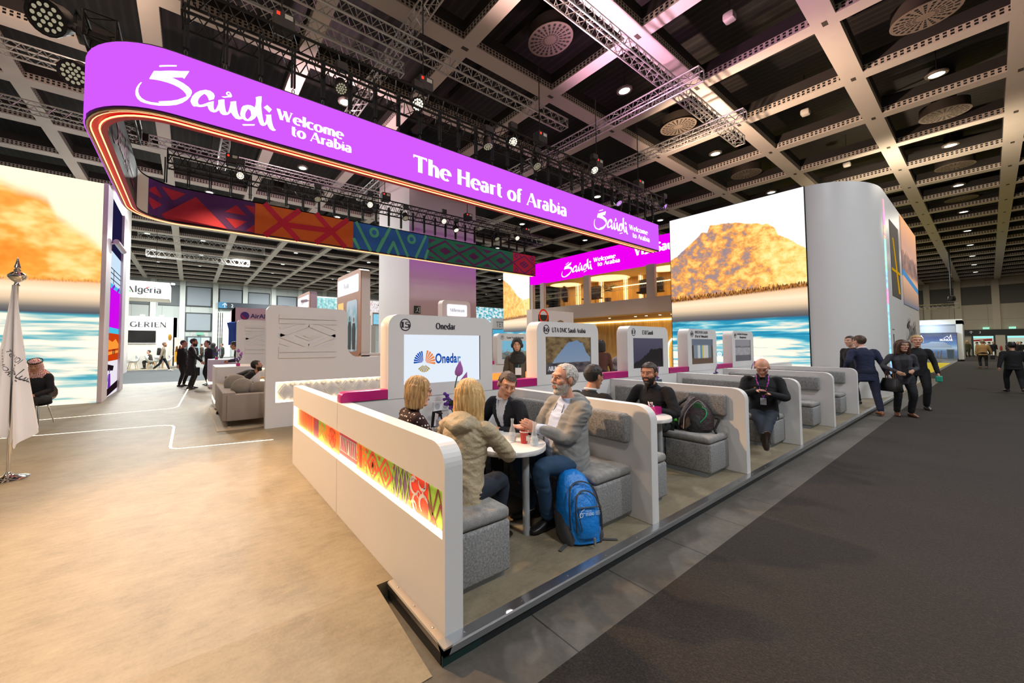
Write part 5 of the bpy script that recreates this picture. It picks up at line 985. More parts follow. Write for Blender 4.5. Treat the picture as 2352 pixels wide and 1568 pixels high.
t = thing('tissue_box', (4.62, 2.25, .775), 'magenta tissue box with white tissue on the second table', 'box'); b = B(); b.box(4.5, 4.64, 2.22, 2.38, .7755, .86, .004); b.ob('box', MAG, t); b = B(); rng = random.Random(3)
for i in range(5): a = V((4.57+rng.uniform(-.03, .03), 2.3+rng.uniform(-.03, .03), .86)); b.poly([a+V((-.03, 0, 0)), a+V((.03, .01, 0)), a+V((.05*rng.uniform(-1, 1), .03, .05)), a+V((-.07, -.02, .045+.02*rng.random()))])
b.ob('tissue', M('tissue', 'f0f0f0', .8), t)
t = thing('menu_card', (6.3, 3.1, .775), 'small dark card stand with green box on the third table', 'sign'); b = B(); b.box(6.55, 6.72, 3.2, 3.21, .776, 1.0); b.ob('card', M('menu_slate', '4a5a5e', .5), t); b = B(); b.box(6.42, 6.66, 3.0, 3.12, .776, .85, .004); b.ob('green_box', M('box_green', '2d6a58', .5), t)
# ---- blue backpack on the floor
def blob(P, n=20): return P
t = thing('backpack', (2.47, 1.84, ZP), 'bright blue backpack with grey trim leaning on the front bench', 'backpack', None)
BLUE = M('nylon_blue', '1180d8', .45, nz=(9, .10), bump=(14, .5, .03)); GREYN = M('nylon_grey', '4c4b4d', .7, bump=(60, .3)); ZIP = M('zip_grey', '3a3b40', .5)
ax = V((.93, -.36, 0)).normalized(); ay = V((.36, .93, 0)).normalized(); c0 = V((2.53, 1.84, ZP)); lean = V((.02, .14, 1)).normalized()
def bp(u, v, w): return c0+ax*u+ay*(v+w*.16)+V((0, 0, w))     # u width, v depth (towards the bench), w height
prof = [(.0, .120, .085, -.0), (.02, .148, .115, 0), (.10, .160, .125, 0), (.22, .155, .120, 0), (.32, .142, .105, .01), (.40, .122, .085, .02), (.46, .095, .06, .03), (.49, .05, .035, .035)]
b = B(); b.rings([[bp(w*math.copysign(abs(math.cos(q))**.7, math.cos(q)), o+d*math.copysign(abs(math.sin(q))**.7, math.sin(q)), h) for q in [2*PI*k/28 for k in range(28)]] for h, w, d, o in prof]); b.ob('body', BLUE, t, 1)
b = B(); P = [(h, w*.74, d, o) for h, w, d, o in [(.07, .15, .14, 0), (.12, .165, .158, 0), (.20, .165, .158, 0), (.29, .152, .14, .01), (.36, .125, .11, .015), (.395, .08, .085, .02)]]; b.rings([[bp(w*math.copysign(abs(math.cos(q))**.7, math.cos(q)), o-.03+d*.82*math.copysign(abs(math.sin(q))**.7, math.sin(q)), h) for q in [2*PI*k/28 for k in range(28)]] for h, w, d, o in P]); b.ob('front_pocket', BLUE, t, 1)
for s in (-1, 1):
    b = B(); b.rings([[bp(s*.118+w*math.cos(q), o+d*math.sin(q), h) for q in [2*PI*k/16 for k in range(16)]] for h, w, d, o in ((.0, .045, .085, 0), (.05, .058, .11, 0), (.13, .055, .105, .01), (.20, .046, .08, .02))]); b.ob('side_pocket', GREYN, t, 1)
for q, off, zz in (((.0, .46), .135, .0), ((0, .33), .115, 0)):
    pass
def arch(hw, h0, h1, v, r): 
    P = [bp(-hw, v, h0), bp(-hw*1.0, v-.01, (h0+h1)/2), bp(-hw*.78, v+.004, h1-.04), bp(-hw*.3, v+.022, h1), bp(hw*.3, v+.022, h1), bp(hw*.78, v+.004, h1-.04), bp(hw, v-.01, (h0+h1)/2), bp(hw, v, h0)]
    b = B(); b.tube(catmull(P, 5), r, 6); b.ob('zip', ZIP, t, 1)
arch(.128, .12, .435, -.098, .006); arch(.105, .12, .385, -.145, .006)
b = B(); b.tube([bp(-.085, -.152, .285), bp(.09, -.152, .285)], .005, 5); b.tube([bp(-.085, -.152, .285), bp(-.08, -.160, .2), bp(-.07, -.160, .13)], .004, 5); b.ob('zip', ZIP, t, 1)
b = B(); b.tube(catmull([bp(-.05, .09, .45), bp(-.045, .1, .53), bp(0, .105, .555), bp(.045, .1, .53), bp(.05, .09, .45)], 5), .011, 8); b.ob('grab_handle', M('nylon_steel', '5b6a78', .6), t, 1)
b = B(); b.obox(bp(.02, -.165, .055), (ax+V((0, 0, .2))).normalized(), ay, V((-.1, 0, 1)).normalized(), .018, .012, .06, .004); b.ob('reflector', M('reflector', '9c9c9c', .3, .5), t)
for s, e in ((-1, (-.24, -.12, 0)), (1, (.26, -.08, 0))):
    b = B(); b.obox((bp(s*.14, -.05, .01)+bp(*e[:2], .006))/2, (bp(*e[:2], .006)-bp(s*.14, -.05, .01)).normalized(), V((0, 0, 1)).cross((bp(*e[:2], .006)-bp(s*.14, -.05, .01)).normalized()), (0, 0, 1), .14, .025, .004); b.ob('strap', GREYN, t)
b = B(); b.tube([bp(.15, -.06, .3), bp(.158, -.08, .26), bp(.15, -.07, .2)], .006, 6); b.tube([bp(.152, -.075, .19)+V((0, 0, .02*math.sin(a)))+ax*.012*math.cos(a) for a in [2*PI*i/10 for i in range(10)]], .0035, 5, True); b.ob('carabiner', CHROME, t, 1)
PRT = M('print_white', 'dfeaf2', .6); fr = Fr(bp(-.085, -.164, .225), ax, (V((0, 0, 1))+ay*.16).normalized()); fr.n = -ay; b = B(); sans(b, fr, 'STUDIO', .052, .012, .02, .07, .004, .03); sans(b, fr, 'TRAVEL', .052, .038, .009, .055, .004); b.line(fr, [(0, 0), (.02, .045), (.045, .055)], .004, .004).ring(fr, .015, .018, .012, .016, .004).line(fr, [(.02, .03), (.045, .03)], .004, .004); 
for z in (.015, .025, .035): b.line(fr, [(.135, z), (.172, z)], .003, .004)
b.ob('print', PRT, t)
# ---- dark hiking backpack on the second bench
t = thing('backpack', (5.12, 2.08, .548), 'dark maroon hiking backpack with green cords on the bench of the second booth', 'backpack')
MAR = M('nylon_maroon', '2c1a1e', .6, nz=(12, .25), bump=(16, .5, .03)); BK = M('nylon_black', '100e0f', .6, bump=(20, .4, .02)); LT = M('piping_grey', '8d8586', .5); GR = M('cord_green', '18a05a', .5)
c0 = V((5.12, 2.07, .545)); ax = V((.25, -.97, 0)).normalized(); ay = V((.97, .25, 0)).normalized()
def bq(u, v, w): return c0+ax*(u+w*.08)+ay*(v+w*.25)+V((0, 0, w))
b = B(); b.rings([[bq(o2+w*math.copysign(abs(math.cos(q))**.8, math.cos(q)), o+d*math.copysign(abs(math.sin(q))**.8, math.sin(q)), h) for q in [2*PI*k/24 for k in range(24)]] for h, w, d, o, o2 in ((0.004, .15, .10, 0, 0), (.04, .19, .13, 0, 0), (.14, .185, .13, 0, 0), (.25, .15, .115, 0, .0), (.33, .11, .09, .0, -.02), (.39, .06, .05, .0, -.04), (.41, .02, .02, 0, -.05))]); b.ob('body', MAR, t, 1)
b = B(); b.rings([[bq(.0+w*math.cos(q), -.05+d*math.sin(q), h) for q in [2*PI*k/18 for k in range(18)]] for h, w, d in ((.01, .12, .09), (.08, .13, .10), (.18, .10, .085), (.24, .05, .05))]); b.ob('front_pocket', BK, t, 1)
for P, m_, nm in (([(-.16, -.09, .05), (-.15, -.11, .2), (-.07, -.09, .36), (-.03, -.05, .40)], LT, 'piping'), ([(-.10, -.13, .03), (-.10, -.13, .2), (-.03, -.11, .33), (.03, -.08, .36), (.12, -.06, .25)], LT, 'piping'), ([(.06, -.13, .12), (.11, -.115, .2), (.10, -.10, .27), (.05, -.1, .29)], GR, 'cord'), ([(-.18, -.02, .1), (-.24, 0, .2), (-.16, .02, .33), (-.05, .03, .40)], BK, 'shoulder_strap'), ([(-.19, -.04, .06), (-.27, -.02, .1), (-.22, -.02, .2)], BK, 'shoulder_strap')):
    b = B(); b.tube(catmull([bq(*p) for p in P], 5), {'piping': .006, 'cord': .006, 'shoulder_strap': .018}[nm], 6); b.ob(nm, m_, t, 1)
b = B(); b.lathe(bq(.02, -.095, .30), [(.05, 0), (.045, .012), (.02, .014)], 16, -ay); b.ob('patch', M('patch_green', '2c5a34', .5), t, 1); b = B(); b.tube([bq(.02, -.1, .30)+ax*.045*math.cos(a)+V((0, 0, .035*math.sin(a))) for a in [2*PI*i/16 for i in range(16)]], .005, 5, True); b.ob('patch_ring', M('yellow_trim', 'e0c020', .5), t, 1)
b = B(); b.ell(bq(-.2, -.07, .09), .035, .03, .05); b.ob('green_pouch', M('pouch_green', '46c01c', .5), t, 1)
b = B(); b.obox(bq(-.20, -.16, -.08), ax, ay, (0, 0, 1), .045, .012, .34, .004); b.obox(bq(-.17, -.1, .06), (ax*-.3+V((0, 0, 1))).normalized(), ay, ax, .1, .02, .03); b.ob('hanging_strap', BK, t)
b = B(); b.tube(catmull([bq(.19, -.02, .18), bq(.23, -.02, .16), bq(.2, -.03, .05), bq(.22, -.06, .01)], 4), .012, 6); b.ob('hip_belt', BK, t, 1)
# ================================================================ people
def remesh(b, vox, smooth=3, fold=0, ffreq=16, seed=0, hood=None):
    """weld overlapping closed shapes into one continuous skin; returns a bmesh"""
    me = bpy.data.meshes.new('t'); b.bm.to_mesh(me); b.bm.free(); o = bpy.data.objects.new('t', me); C.objects.link(o)
    md = o.modifiers.new('r', 'REMESH'); md.mode = 'VOXEL'; md.voxel_size = vox
    dg = bpy.context.evaluated_depsgraph_get(); m2 = bpy.data.meshes.new_from_object(o.evaluated_get(dg)); bpy.data.objects.remove(o); bpy.data.meshes.remove(me)
    n = B(); n.bm.from_mesh(m2); bpy.data.meshes.remove(m2)
    for i in range(smooth): bmesh.ops.smooth_vert(n.bm, verts=n.bm.verts, factor=.5, use_axis_x=True, use_axis_y=True, use_axis_z=True)
    if fold:
        n.bm.normal_update(); off = V((seed*3.1, seed*1.7, 0))
        for v in n.bm.verts:
            p = v.co*ffreq+off; q = V((p.x*.6, p.y*.6, p.z*1.4)); a = 1-abs(noise.noise(q+V((0, 0, noise.noise(p*.4)*1.5))))*2.2
            v.co += v.normal*fold*(max(a, -.6)*.8)
    for f in n.bm.faces: f.smooth = True
    return n
def shell(src, pred, t, inner=-.003):
    """lift the part of a skin that satisfies pred into a cap of thickness t(p)"""
    src.bm.normal_update(); keep = [f for f in src.bm.faces if pred(f.calc_center_median())]; n = B(); mo = {}; mi = {}
    for f in keep:
        for v in f.verts:
            if v not in mo: mo[v] = n.bm.verts.new(v.co+v.normal*(t(v.co) if callable(t) else t)); mi[v] = n.bm.verts.new(v.co+v.normal*inner)
    ks = set(keep)
    for f in keep:
        g = n.face([mo[v] for v in f.verts])
        if g: g.smooth = True
        for e in f.edges:
            if sum(1 for q in e.link_faces if q in ks) == 1:
                a, c = e.verts; g = n.face([mo[a], mo[c], mi[c], mi[a]]); 
                if g: g.smooth = True
    return n
def ik(a, t, l1, l2, hint):
    d = t-a; L = min(d.length, (l1+l2)*.999); d.normalize(); t = a+d*L; x = (l1*l1-l2*l2+L*L)/(2*L); h = math.sqrt(max(l1*l1-x*x, 0)); q = (hint-d*hint.dot(d)).normalized(); return a+d*x+q*h, t
def limb(b, P, r, n=12, flat=1.0):
    """tapering limb through points P with radii r, rounded ends"""
    pts = catmull(P, 4); rr = []; m = len(P)-1
    for i in range(len(pts)): x = i/4; k = min(int(x), m-1); rr.append(r[k]+(r[k+1]-r[k])*(x-k))
    d0 = (pts[1]-pts[0]).normalized(); d1 = (pts[-1]-pts[-2]).normalized()
    pts = [pts[0]-d0*rr[0]*.8, pts[0]-d0*rr[0]*.5]+pts+[pts[-1]+d1*rr[-1]*.5, pts[-1]+d1*rr[-1]*.8]; rr = [rr[0]*.35, rr[0]*.8]+rr+[rr[-1]*.8, rr[-1]*.35]; b.tube(pts, rr, n)
SKIN = lambda c: M('skin_'+c, c, .5, nz=(30, .04))
def fabric(name, col, rough=.85, am=.12, bump=True): return M('cloth_'+name, col, rough, nz=(40, am), bump=(260, .25, .003) if bump else None)
HAIRC = {}
def hairmat(col, hi):
    k = 'hair_'+col
    def fn(g):
        n = g.noise(g.scale(g.co(), (150, 150, 9)), 1.0, 3, .6); g.set(g.b.inputs['Base Color'], g.ramp(n, [(.35, col), (.65, hi)])); g.b.inputs['Roughness'].default_value = .5
        x = g.n('ShaderNodeBump', {'Height': n, 'Strength': .6, 'Distance': .004}); g.set(g.b.inputs['Normal'], x.outputs[0])
    return custom(k, fn)
def person(loc, head, label, s=.96, pelvis=.93, lean=5, side=0, twist=0, hy=0, hp=0, hr=0, lh=None, rh=None, lel=(-.6, .5, -.6), rel=(-.6, -.5, -.6), lf=None, rf=None, lk=(1, .15, .3), rk=(1, -.15, .3),
           skin='d9a488', hair='short', hc=('2a1c14', '4a3426'), beard=None, top=('1a1b22', .02), shirt=None, tie=None, pants='17181d', shoe='15110f', fat=1.0, fem=0, vox=1.0, glasses=False, curl=(.35, .35),
           hem=-.14, topname='jacket', extra=None, sleeve=True, skirt=None, barelegs=False, group=None, topmat=None, collar=None, toefwd=None, hood=False, lhd=None, rhd=None, fold=.004, puff=1.0):
    loc = V(loc); F = V((math.cos(R(head)), math.sin(R(head)), 0)); U = V((0, 0, 1)); Lf = U.cross(F)
    root = thing('person', loc, label, 'person', group)
    w = lambda p: loc+(F*p[0]+Lf*p[1]+U*p[2])*s if True else 0
    W = lambda p: w((p[0], p[1], p[2]))
    Pv = w((0, 0, pelvis/s if pelvis > .3 and False else pelvis)); sp = (U*math.cos(R(lean))+F*math.sin(R(lean))+Lf*math.sin(R(side))).normalized()
    hipL = Lf; tw = Matrix.Rotation(R(twist), 3, sp); shL = (tw @ (Lf-sp*Lf.dot(sp))).normalized(); chF = shL.cross(sp).normalized()
    C7 = Pv+sp*.50*s; chest = lambda t, f=0, l=0: Pv+sp*(.5*t*s)+chF*f*s+shL*l*s
    shw = .165 if fem else .185
    SL, SR = Pv+sp*.445*s+shL*shw*s, Pv+sp*.445*s-shL*shw*s
    hrot = Matrix.Rotation(R(hy), 3, U); hf = hrot @ F; hl = U.cross(hf).normalized()
    hf = (Matrix.Rotation(R(hp), 3, hl) @ hf).normalized(); hu = hf.cross(hl).normalized()
    if hr: q = Matrix.Rotation(R(hr), 3, hf); hl = q @ hl; hu = q @ hu
    nk = C7+(sp*.55+U*.45).normalized()*.052*s+chF*.016*s; sh = s*1.10; hcn = nk+hu*.118*s+hf*.030*s
    H = lambda f, l, u: hcn+(hf*f+hl*l+hu*u)*sh
    toH = lambda p: V(((p-hcn).dot(hf), (p-hcn).dot(hl), (p-hcn).dot(hu)))/sh
    # ------------------------------------------------ limbs
    hL, hR = Pv+hipL*.09*s-U*.02*s, Pv-hipL*.09*s-U*.02*s
    lf = lf or (.02, .1, .085); rf = rf or (-.02, -.1, .085); aL, aR = w(lf), w(rf)
    kL, aL = ik(hL, aL, .43*s, .43*s, F*lk[0]+Lf*lk[1]+U*lk[2]); kR, aR = ik(hR, aR, .43*s, .43*s, F*rk[0]+Lf*rk[1]+U*rk[2])
    lh = lh or (.02, .26, pelvis-.12); rh = rh or (.02, -.26, pelvis-.12); wL, wR = w(lh), w(rh)
    eL, wL = ik(SL, wL, .285*s, .255*s, F*lel[0]+Lf*lel[1]+U*lel[2]); eR, wR = ik(SR, wR, .285*s, .255*s, F*rel[0]+Lf*rel[1]+U*rel[2])
    # ------------------------------------------------ body skin: head, neck, hands and a slim hidden core, one mesh
    b = B(); m3 = Matrix((hf, hl, hu)).transposed(); E = lambda f, l, u, a, c, d, un=16, vn=10: b.ell(H(f, l, u), a*sh, c*sh, d*sh, m3, un, vn)
    jw = .056 if fem else .062
    E(-.012, 0, .035, .097, .077, .090, 20, 14); E(.018, 0, -.035, .073, jw, .082, 18, 12); E(.058, 0, -.098, .03, .03, .022); E(.025, 0, -.085, .05, .05, .028)
    E(.072, 0, .042, .022, .055, .016); E(.055, .040, -.012, .030, .025, .024); E(.055, -.040, -.012, .030, .025, .024)
    limb(b, [H(.083, 0, .026), H(.100, 0, -.002), H(.106, 0, -.018)], [.010*s, .0125*s, .015*s], 10); E(.093, .012, -.021, .011, .010, .009); E(.093, -.012, -.021, .011, .010, .009)
    E(.080, 0, -.053, .014, .026, .008); E(.078, 0, -.063, .014, .023, .009)
    for q in (1, -1): E(-.005, q*.080, .0, .020, .009, .032)
    limb(b, [C7-sp*.02*s, nk, H(-.005, 0, -.05)], [.062*s*(.85 if fem else 1), .052*s*(.88 if fem else 1), .05*s], 14)
    limb(b, [Pv, Pv+sp*.25*s, C7-sp*.03*s], [.06*s, .06*s, .055*s]); limb(b, [SL, C7-sp*.05*s, SR], [.03*s, .045*s, .03*s])
    for S_, e, wr in ((SL, eL, wL), (SR, eR, wR)): limb(b, [S_, e, wr], [.03*s, .03*s, .026*s] if sleeve else [.047*s, .038*s, .026*s])
    for h, k, a in ((hL, kL, aL), (hR, kR, aR)): limb(b, [h, k, a], [.05*s, .045*s, .034*s] if not barelegs else [.07*s, .052*s, .036*s]); limb(b, [Pv, h], [.05*s, .05*s])
    for sd, e, wr, hd, cu in ((1, eL, wL, lhd, curl[0]), (-1, eR, wR, rhd, curl[1])):
        d = (wr-e).normalized(); 
        if hd: d = (F*hd[0]+Lf*hd[1]+U*hd[2]).normalized(); nrm = (F*hd[3]+Lf*hd[4]+U*hd[5])
        else: nrm = -Lf*sd*.8+U*-.2
        nrm = (nrm-d*nrm.dot(d)).normalized()          # palm faces along nrm
        ac = d.cross(nrm)*sd                             # across the palm towards the thumb
        b.loft([(wr-d*.02*s, ac, nrm, .026*s, .019*s), (wr+d*.02*s, ac, nrm, .034*s, .018*s), (wr+d*.06*s, ac, nrm, .042*s, .016*s), (wr+d*.088*s, ac, nrm, .040*s, .012*s)], n=12)
        for k, (o, ln) in enumerate(((.031, .070), (.0105, .079), (-.0105, .074), (-.031, .058))):
            p = wr+d*(.084-.004*abs(k-1))*s+ac*o*s; P = [p-d*.02*s, p]; g = d
            for j in range(3):
                a = cu*(1.25 if j else .9)*(1+.10*k); g = (g*math.cos(a)+nrm*math.sin(a)*1).normalized() if cu else g; p = p+g*ln*(.42, .32, .26)[j]*s; P.append(p)
                d2 = g
            b.tube(P, [.0085*s, .0095*s, .0088*s, .0082*s, .0068*s], 7)
        p = wr+d*.025*s+ac*.028*s; g = (d*.75+ac*.62+nrm*.35).normalized(); q = p+g*.045*s; g2 = (d*.95+ac*.15+nrm*(.25+cu*.5)).normalized(); b.tube([p-g*.02*s, p, q, q+g2*.032*s], [.013*s, .013*s, .0105*s, .008*s], 8)
    body = remesh(b, .0052*vox*max(s, .9), 2 if vox < 2 else 1)
    keep = B(); keep.bm = body.bm.copy()
    body.ob('body', SKIN(skin), root)
    # ------------------------------------------------ face
    if vox < 3:
        for q in (1, -1):
            e = B(); e.ell(H(.0775, q*.031, .018), .0105*s, .0125*s, .0085*s, m3, 10, 8); ey = e.ob('eye', M('eye_white', 'd8d2ca', .25), root); e = B(); e.lathe(H(.0865, q*.031, .018), [(.0058*s, 0), (.0055*s, .0018*s)], 10, hf); e.ob('iris', M('iris_dark', '2a2018', .2), ey)
            e = B(); e.tube([H(.081, q*.015, .036), H(.087, q*.031, .041), H(.074, q*.05, .036)], [.0035*s, .0045*s, .0028*s], 6); e.ob('eyebrow', hairmat(*hc), root)
            e = B(); e.tube([H(.084, q*.019, .024), H(.0885, q*.031, .0265), H(.081, q*.044, .022)], .003*s, 6); e.ob('eyelid', SKIN(skin), root, 1)
        e = B(); e.rings([[H(.0935-.00-.6*(x/.1)**2*.1 if 0 else .0945-2.6*x*x*1, x, u) for x, u in [(.026*math.cos(a), -.058+.0085*math.sin(a)*(1 if math.sin(a) < 0 else .8)) for a in [2*PI*k/14 for k in range(14)]]], [H(.088-2.6*x*x, x, u) for x, u in [(.026*math.cos(a), -.058+.0085*math.sin(a)) for a in [2*PI*k/14 for k in range(14)]]]]); e.ob('lips', M('lips_'+('f' if fem else 'm'), 'b0605c' if fem else 'a8685a', .45), root)
        if glasses:
            e = B()
            for q in (1, -1): e.tube([H(.104-1.2*(.031*q+.024*math.cos(a))**2*4, .031*q+.024*math.cos(a), .014+.018*math.sin(a)) for a in [2*PI*k/16 for k in range(16)]], .0019*s, 5, True); e.tube([H(.089, q*.057, .018), H(.04, q*.079, .02), H(-.01, q*.083, .014)], .002*s, 5)
            e.tube([H(.107, .009, .018), H(.107, -.009, .018)], .002*s, 5); e.ob('glasses', M('glasses_dark', glasses if isinstance(glasses, str) else '1c1714', .3), root, 1)
    # ------------------------------------------------ hair and headgear
    hm = hairmat(*hc)
    def cap(p, ear=True):
        f, l, u = toH(p)
        if abs(l) > .0765 and -.035 < f < .022 and u < .03: return False
        return u > .078-.25*max(0, .03-f)*.0 and u > .05+.42*(f-.02) and (u > .07 or f < .055) or (f < .028 and u > .022) or (f < -.022 and u > -.055+.5*max(0, f+.06))
    if hair == 'short': shell(keep, cap, lambda p: s*(.010+.006*max(0, noise.noise(p*60))+.008*max(0, toH(p).z-.06)*10*.5)).ob('hair', hm, root)
    elif hair == 'fringe':   # receding, thick at the sides
        shell(keep, lambda p: (lambda h: not (abs(h.y) > .0765 and -.035 < h.x < .022 and h.z < .03) and ((h.x < .03 and .018 < h.z < .115 and abs(h.y) > .045) or (h.x < -.03 and h.z > -.05) or (h.z > .085 and h.x < .045)))(toH(p)), lambda p: s*(.006+.010*max(0, -toH(p).x*8)+.006*noise.noise(p*70))).ob('hair', hm, root)
    elif hair in ('long', 'bob', 'curly'):
        e = B(); dr = {'long': .36, 'bob': .145, 'curly': .15}[hair]; wd = {'long': .098, 'bob': .098, 'curly': .10}[hair]; lo = -.06-dr*.55 if hair != 'long' else -.30
        E2 = lambda f, l, u, a, c, d: e.ell(H(f, l, u), a*sh, c*sh, d*sh, m3, 18, 12)
        E2(-.016, 0, .040, .108, .090, .096)
        bk = [(-.03, .06, .094, .085), (-.04, .0, .100, .082), (-.045, -.06, .102, .072), (-.05, lo if hair != 'long' else -.14, .104, .060)]
        if hair == 'long': bk += [(-.055, -.22, .108, .05), (-.06, -.31, .085, .035)]
        dn_ = U if hair == 'long' else hu
        e.loft([(H(f, 0, 0)+((hu if u > -.08 else (hu*.3+U*.7))*u)*sh, hl, hf, a*sh, d*sh, .85) for f, u, a, d in bk], n=20)
        if fem:
            for q in (1, -1): limb(e, [H(.035, q*.060, .085), H(.04, q*.082, .03), H(.028, q*.086, -.04), H(.01, q*.085, lo+.02 if hair != 'long' else -.16)], [.022*sh, .022*sh, .024*sh, .022*sh])
        n = remesh(e, .006*vox, 3); n.bm.normal_update()
        for v in n.bm.verts:
            h = toH(v.co); a = math.atan2(h.y, -h.x); v.co += v.normal*s*(.0045*math.sin(a*26+3*noise.noise(v.co*12))+.006*noise.noise(V((a*7, h.z*5, 0))))
        # open the face
        for f in [f for f in n.bm.faces if (lambda h: h.x > .045 and abs(h.y) < .05 and h.z < .062)(toH(f.calc_center_median()))]: n.bm.faces.remove(f)
        n.ob('hair', hm, root)
    elif hair == 'bald': pass
    elif hair == 'hijab':
        hd_ = shell(keep, lambda p: (lambda h: h.z > -.13 and not (h.x > .025 and (h.y/.056)**2+((h.z+.012)/.078)**2 < 1) and h.length < .24)(toH(p)), lambda p: s*(.013+.004*noise.noise(p*25))); hd_.ob('headscarf', fabric('scarf_'+hc[0], hc[0], .8), root)
        e = B(); e.loft([(H(.01, 0, -.10), hl, hf, .085*s, .085*s), (C7+sp*.02*s+chF*.02*s, shL, chF, .12*s, .11*s), (chest(.86, .03), shL, chF, .16*s, .12*s), (chest(.70, .05), shL, chF, .13*s, .10*s)], n=18); n = remesh(e, .009*vox, 2, .008, 22, 3); n.ob('headscarf_drape', fabric('scarf_'+hc[0], hc[0], .8), root)
    elif hair == 'ghutra':
        gm = custom('ghutra_check', lambda g: g.set(g.b.inputs['Base Color'], (lambda c: g.mix(g.m('MULTIPLY', g.step(g.m('FRACT', g.m('MULTIPLY', g.m('ADD', g.sep(c)[0], g.sep(c)[2]), 34)), .42), g.step(g.m('FRACT', g.m('MULTIPLY', g.m('SUBTRACT', g.sep(c)[2], g.sep(c)[1]), 34)), .35)), lin('e6cfc8'), lin('b5262e')))(g.co())), .8)
        e = B(); e.ell(H(-.015, 0, .04), .116*s, .096*s, .098*s, m3, 18, 12); e.loft([(H(-.02, 0, .03), hl, hf, .098*s, .105*s), (H(-.05, 0, -.08), hl, hf, .11*s, .10*s), (C7+sp*.0*s-chF*.02*s, shL, chF, .17*s, .12*s), (chest(.80, -.05), shL, chF, .215*s, .13*s), (chest(.45, -.07), shL, chF, .19*s, .11*s)], n=20); n = remesh(e, .009, 2, .010, 18, 5)
        for f in [f for f in n.bm.faces if (lambda h: h.x > .06 and abs(h.y) < .05 and -.12 < h.z < .06)(toH(f.calc_center_median()))]: n.bm.faces.remove(f)
        n.ob('headcloth', gm, root); e = B(); e.tube([H(-.015+.112*math.cos(a), .095*math.sin(a), .088-.02*math.cos(a)) for a in [2*PI*k/24 for k in range(24)]], .010*s, 8, True); e.ob('headband', BLACK, root, 1)
    if beard: shell(keep, lambda p: (lambda h: h.z < -.03-.35*max(0, .02-h.x)*0 and h.x > .0 and h.z > -.125 and not (h.x > .075 and abs(h.y) < .022 and -.066 < h.z < -.046) and h.z < -.028+.0*h.x and not (h.x > .05 and h.z > -.042 and abs(h.y) > .03))(toH(p)), beard[2]*s).ob('beard', hairmat(beard[0], beard[1]), root)
    keep.bm.free()
    # ------------------------------------------------ upper garment
    if topmat is None: topmat = fabric(top[0], top[0])
    b = B(); fw_ = .92 if fem else 1.0; by = max(0, fat-1)
    sec = [(hem/.5, .168+by*.10, .118+by*.16, .012+by*.08), (0, .165+by*.12, .115+by*.22, .016+by*.12), (.25, .152+by*.12, .112+by*.26, .018+by*.14), (.5, .160+by*.08, .118+by*.18, .018+by*.09), (.72, .176+by*.04, .118+by*.08, .012+by*.03), (.88, .150, .090, .0), (.97, .095, .068, .0), (1.03, .066, .058, .004)]
    P = []
    for t, a, d, o in sec:
        k = max(0, min(1, t/.6)); ax_ = (Lf*(1-k)+shL*k).normalized(); dp = ax_.cross(sp).normalized(); P.append((Pv+sp*.5*t*s+dp*o*s*puff, ax_, dp, a*fw_*s*puff, d*s*puff, .88))
    b.loft(P, n=24)
    ar = (.064, .054, .042) if not fem else (.056, .047, .038)
    ar = [q*puff*(1+by*.35) for q in ar]
    for S_, e_, wr in ((SL, eL, wL), (SR, eR, wR)):
        if sleeve is True: limb(b, [C7-sp*.075*s+(S_-C7)*.35, S_-sp*.005*s, S_+(e_-S_)*.5, e_, e_+(wr-e_)*.5, wr-(wr-e_).normalized()*.012*s], [.055*s, ar[0]*s, ar[0]*.95*s, ar[1]*s, (ar[1]+ar[2])/2*s, ar[2]*s], 14)
        else: limb(b, [C7-sp*.075*s+(S_-C7)*.35, S_-sp*.005*s, S_+(e_-S_)*.55], [.055*s, ar[0]*s, ar[0]*.95*s], 14)
    if hood: b.ell(chest(.93, -.085), .07*s, .125*s, .085*s, Matrix((chF, shL, sp)).transposed()); b.tube([chest(.99, -.04, -.10), chest(.90, -.135, -.06), chest(.86, -.15, 0), chest(.90, -.135, .06), chest(.99, -.04, .10), chest(1.0, .04, .075)], [.035*s, .045*s, .05*s, .045*s, .035*s, .02*s], 10)
    n = remesh(b, .0085*vox, 3, fold*s, 15, int(abs(loc.x*7)) % 9)
    mats = [topmat]
    if shirt or tie:
        mats += [fabric(shirt or top[0], shirt or top[0], .7, .03), fabric(tie or 'ffffff', tie or 'ffffff', .6)]
        for f in n.bm.faces:
            c = f.calc_center_median()-Pv; t = c.dot(sp)/(.5*s); q = c.dot(chF)/s; l = c.dot(shL)/s
            vw = .012+.062*max(0, (t-.42)/.56) if collar != 'open' else .045+.03*t
            if q > .02 and (t > .42 or collar == 'open') and abs(l) < vw and t > (.42 if collar != 'open' else -.4): f.material_index = 2 if (tie and abs(l) < .017 and t < .95) else 1
    n.ob(topname, mats, root)
    if collar and collar != 'open':
        e = B()
        for q in (1, -1): e.poly([C7+sp*.035*s+shL*q*.055*s+chF*.02*s, C7+sp*.03*s+shL*q*.012*s+chF*.075*s, C7-sp*.045*s+shL*q*.035*s+chF*.088*s, C7-sp*.02*s+shL*q*.075*s+chF*.045*s])
        e.tube([C7+sp*.03*s+(shL*math.cos(a)*.062+chF*(math.sin(a)*.06+.008))*s for a in [2*PI*k/18 for k in range(18)]], [.014*s]*18, 6, True); e.ob('shirt_collar', fabric(collar, collar, .7, .03), root)
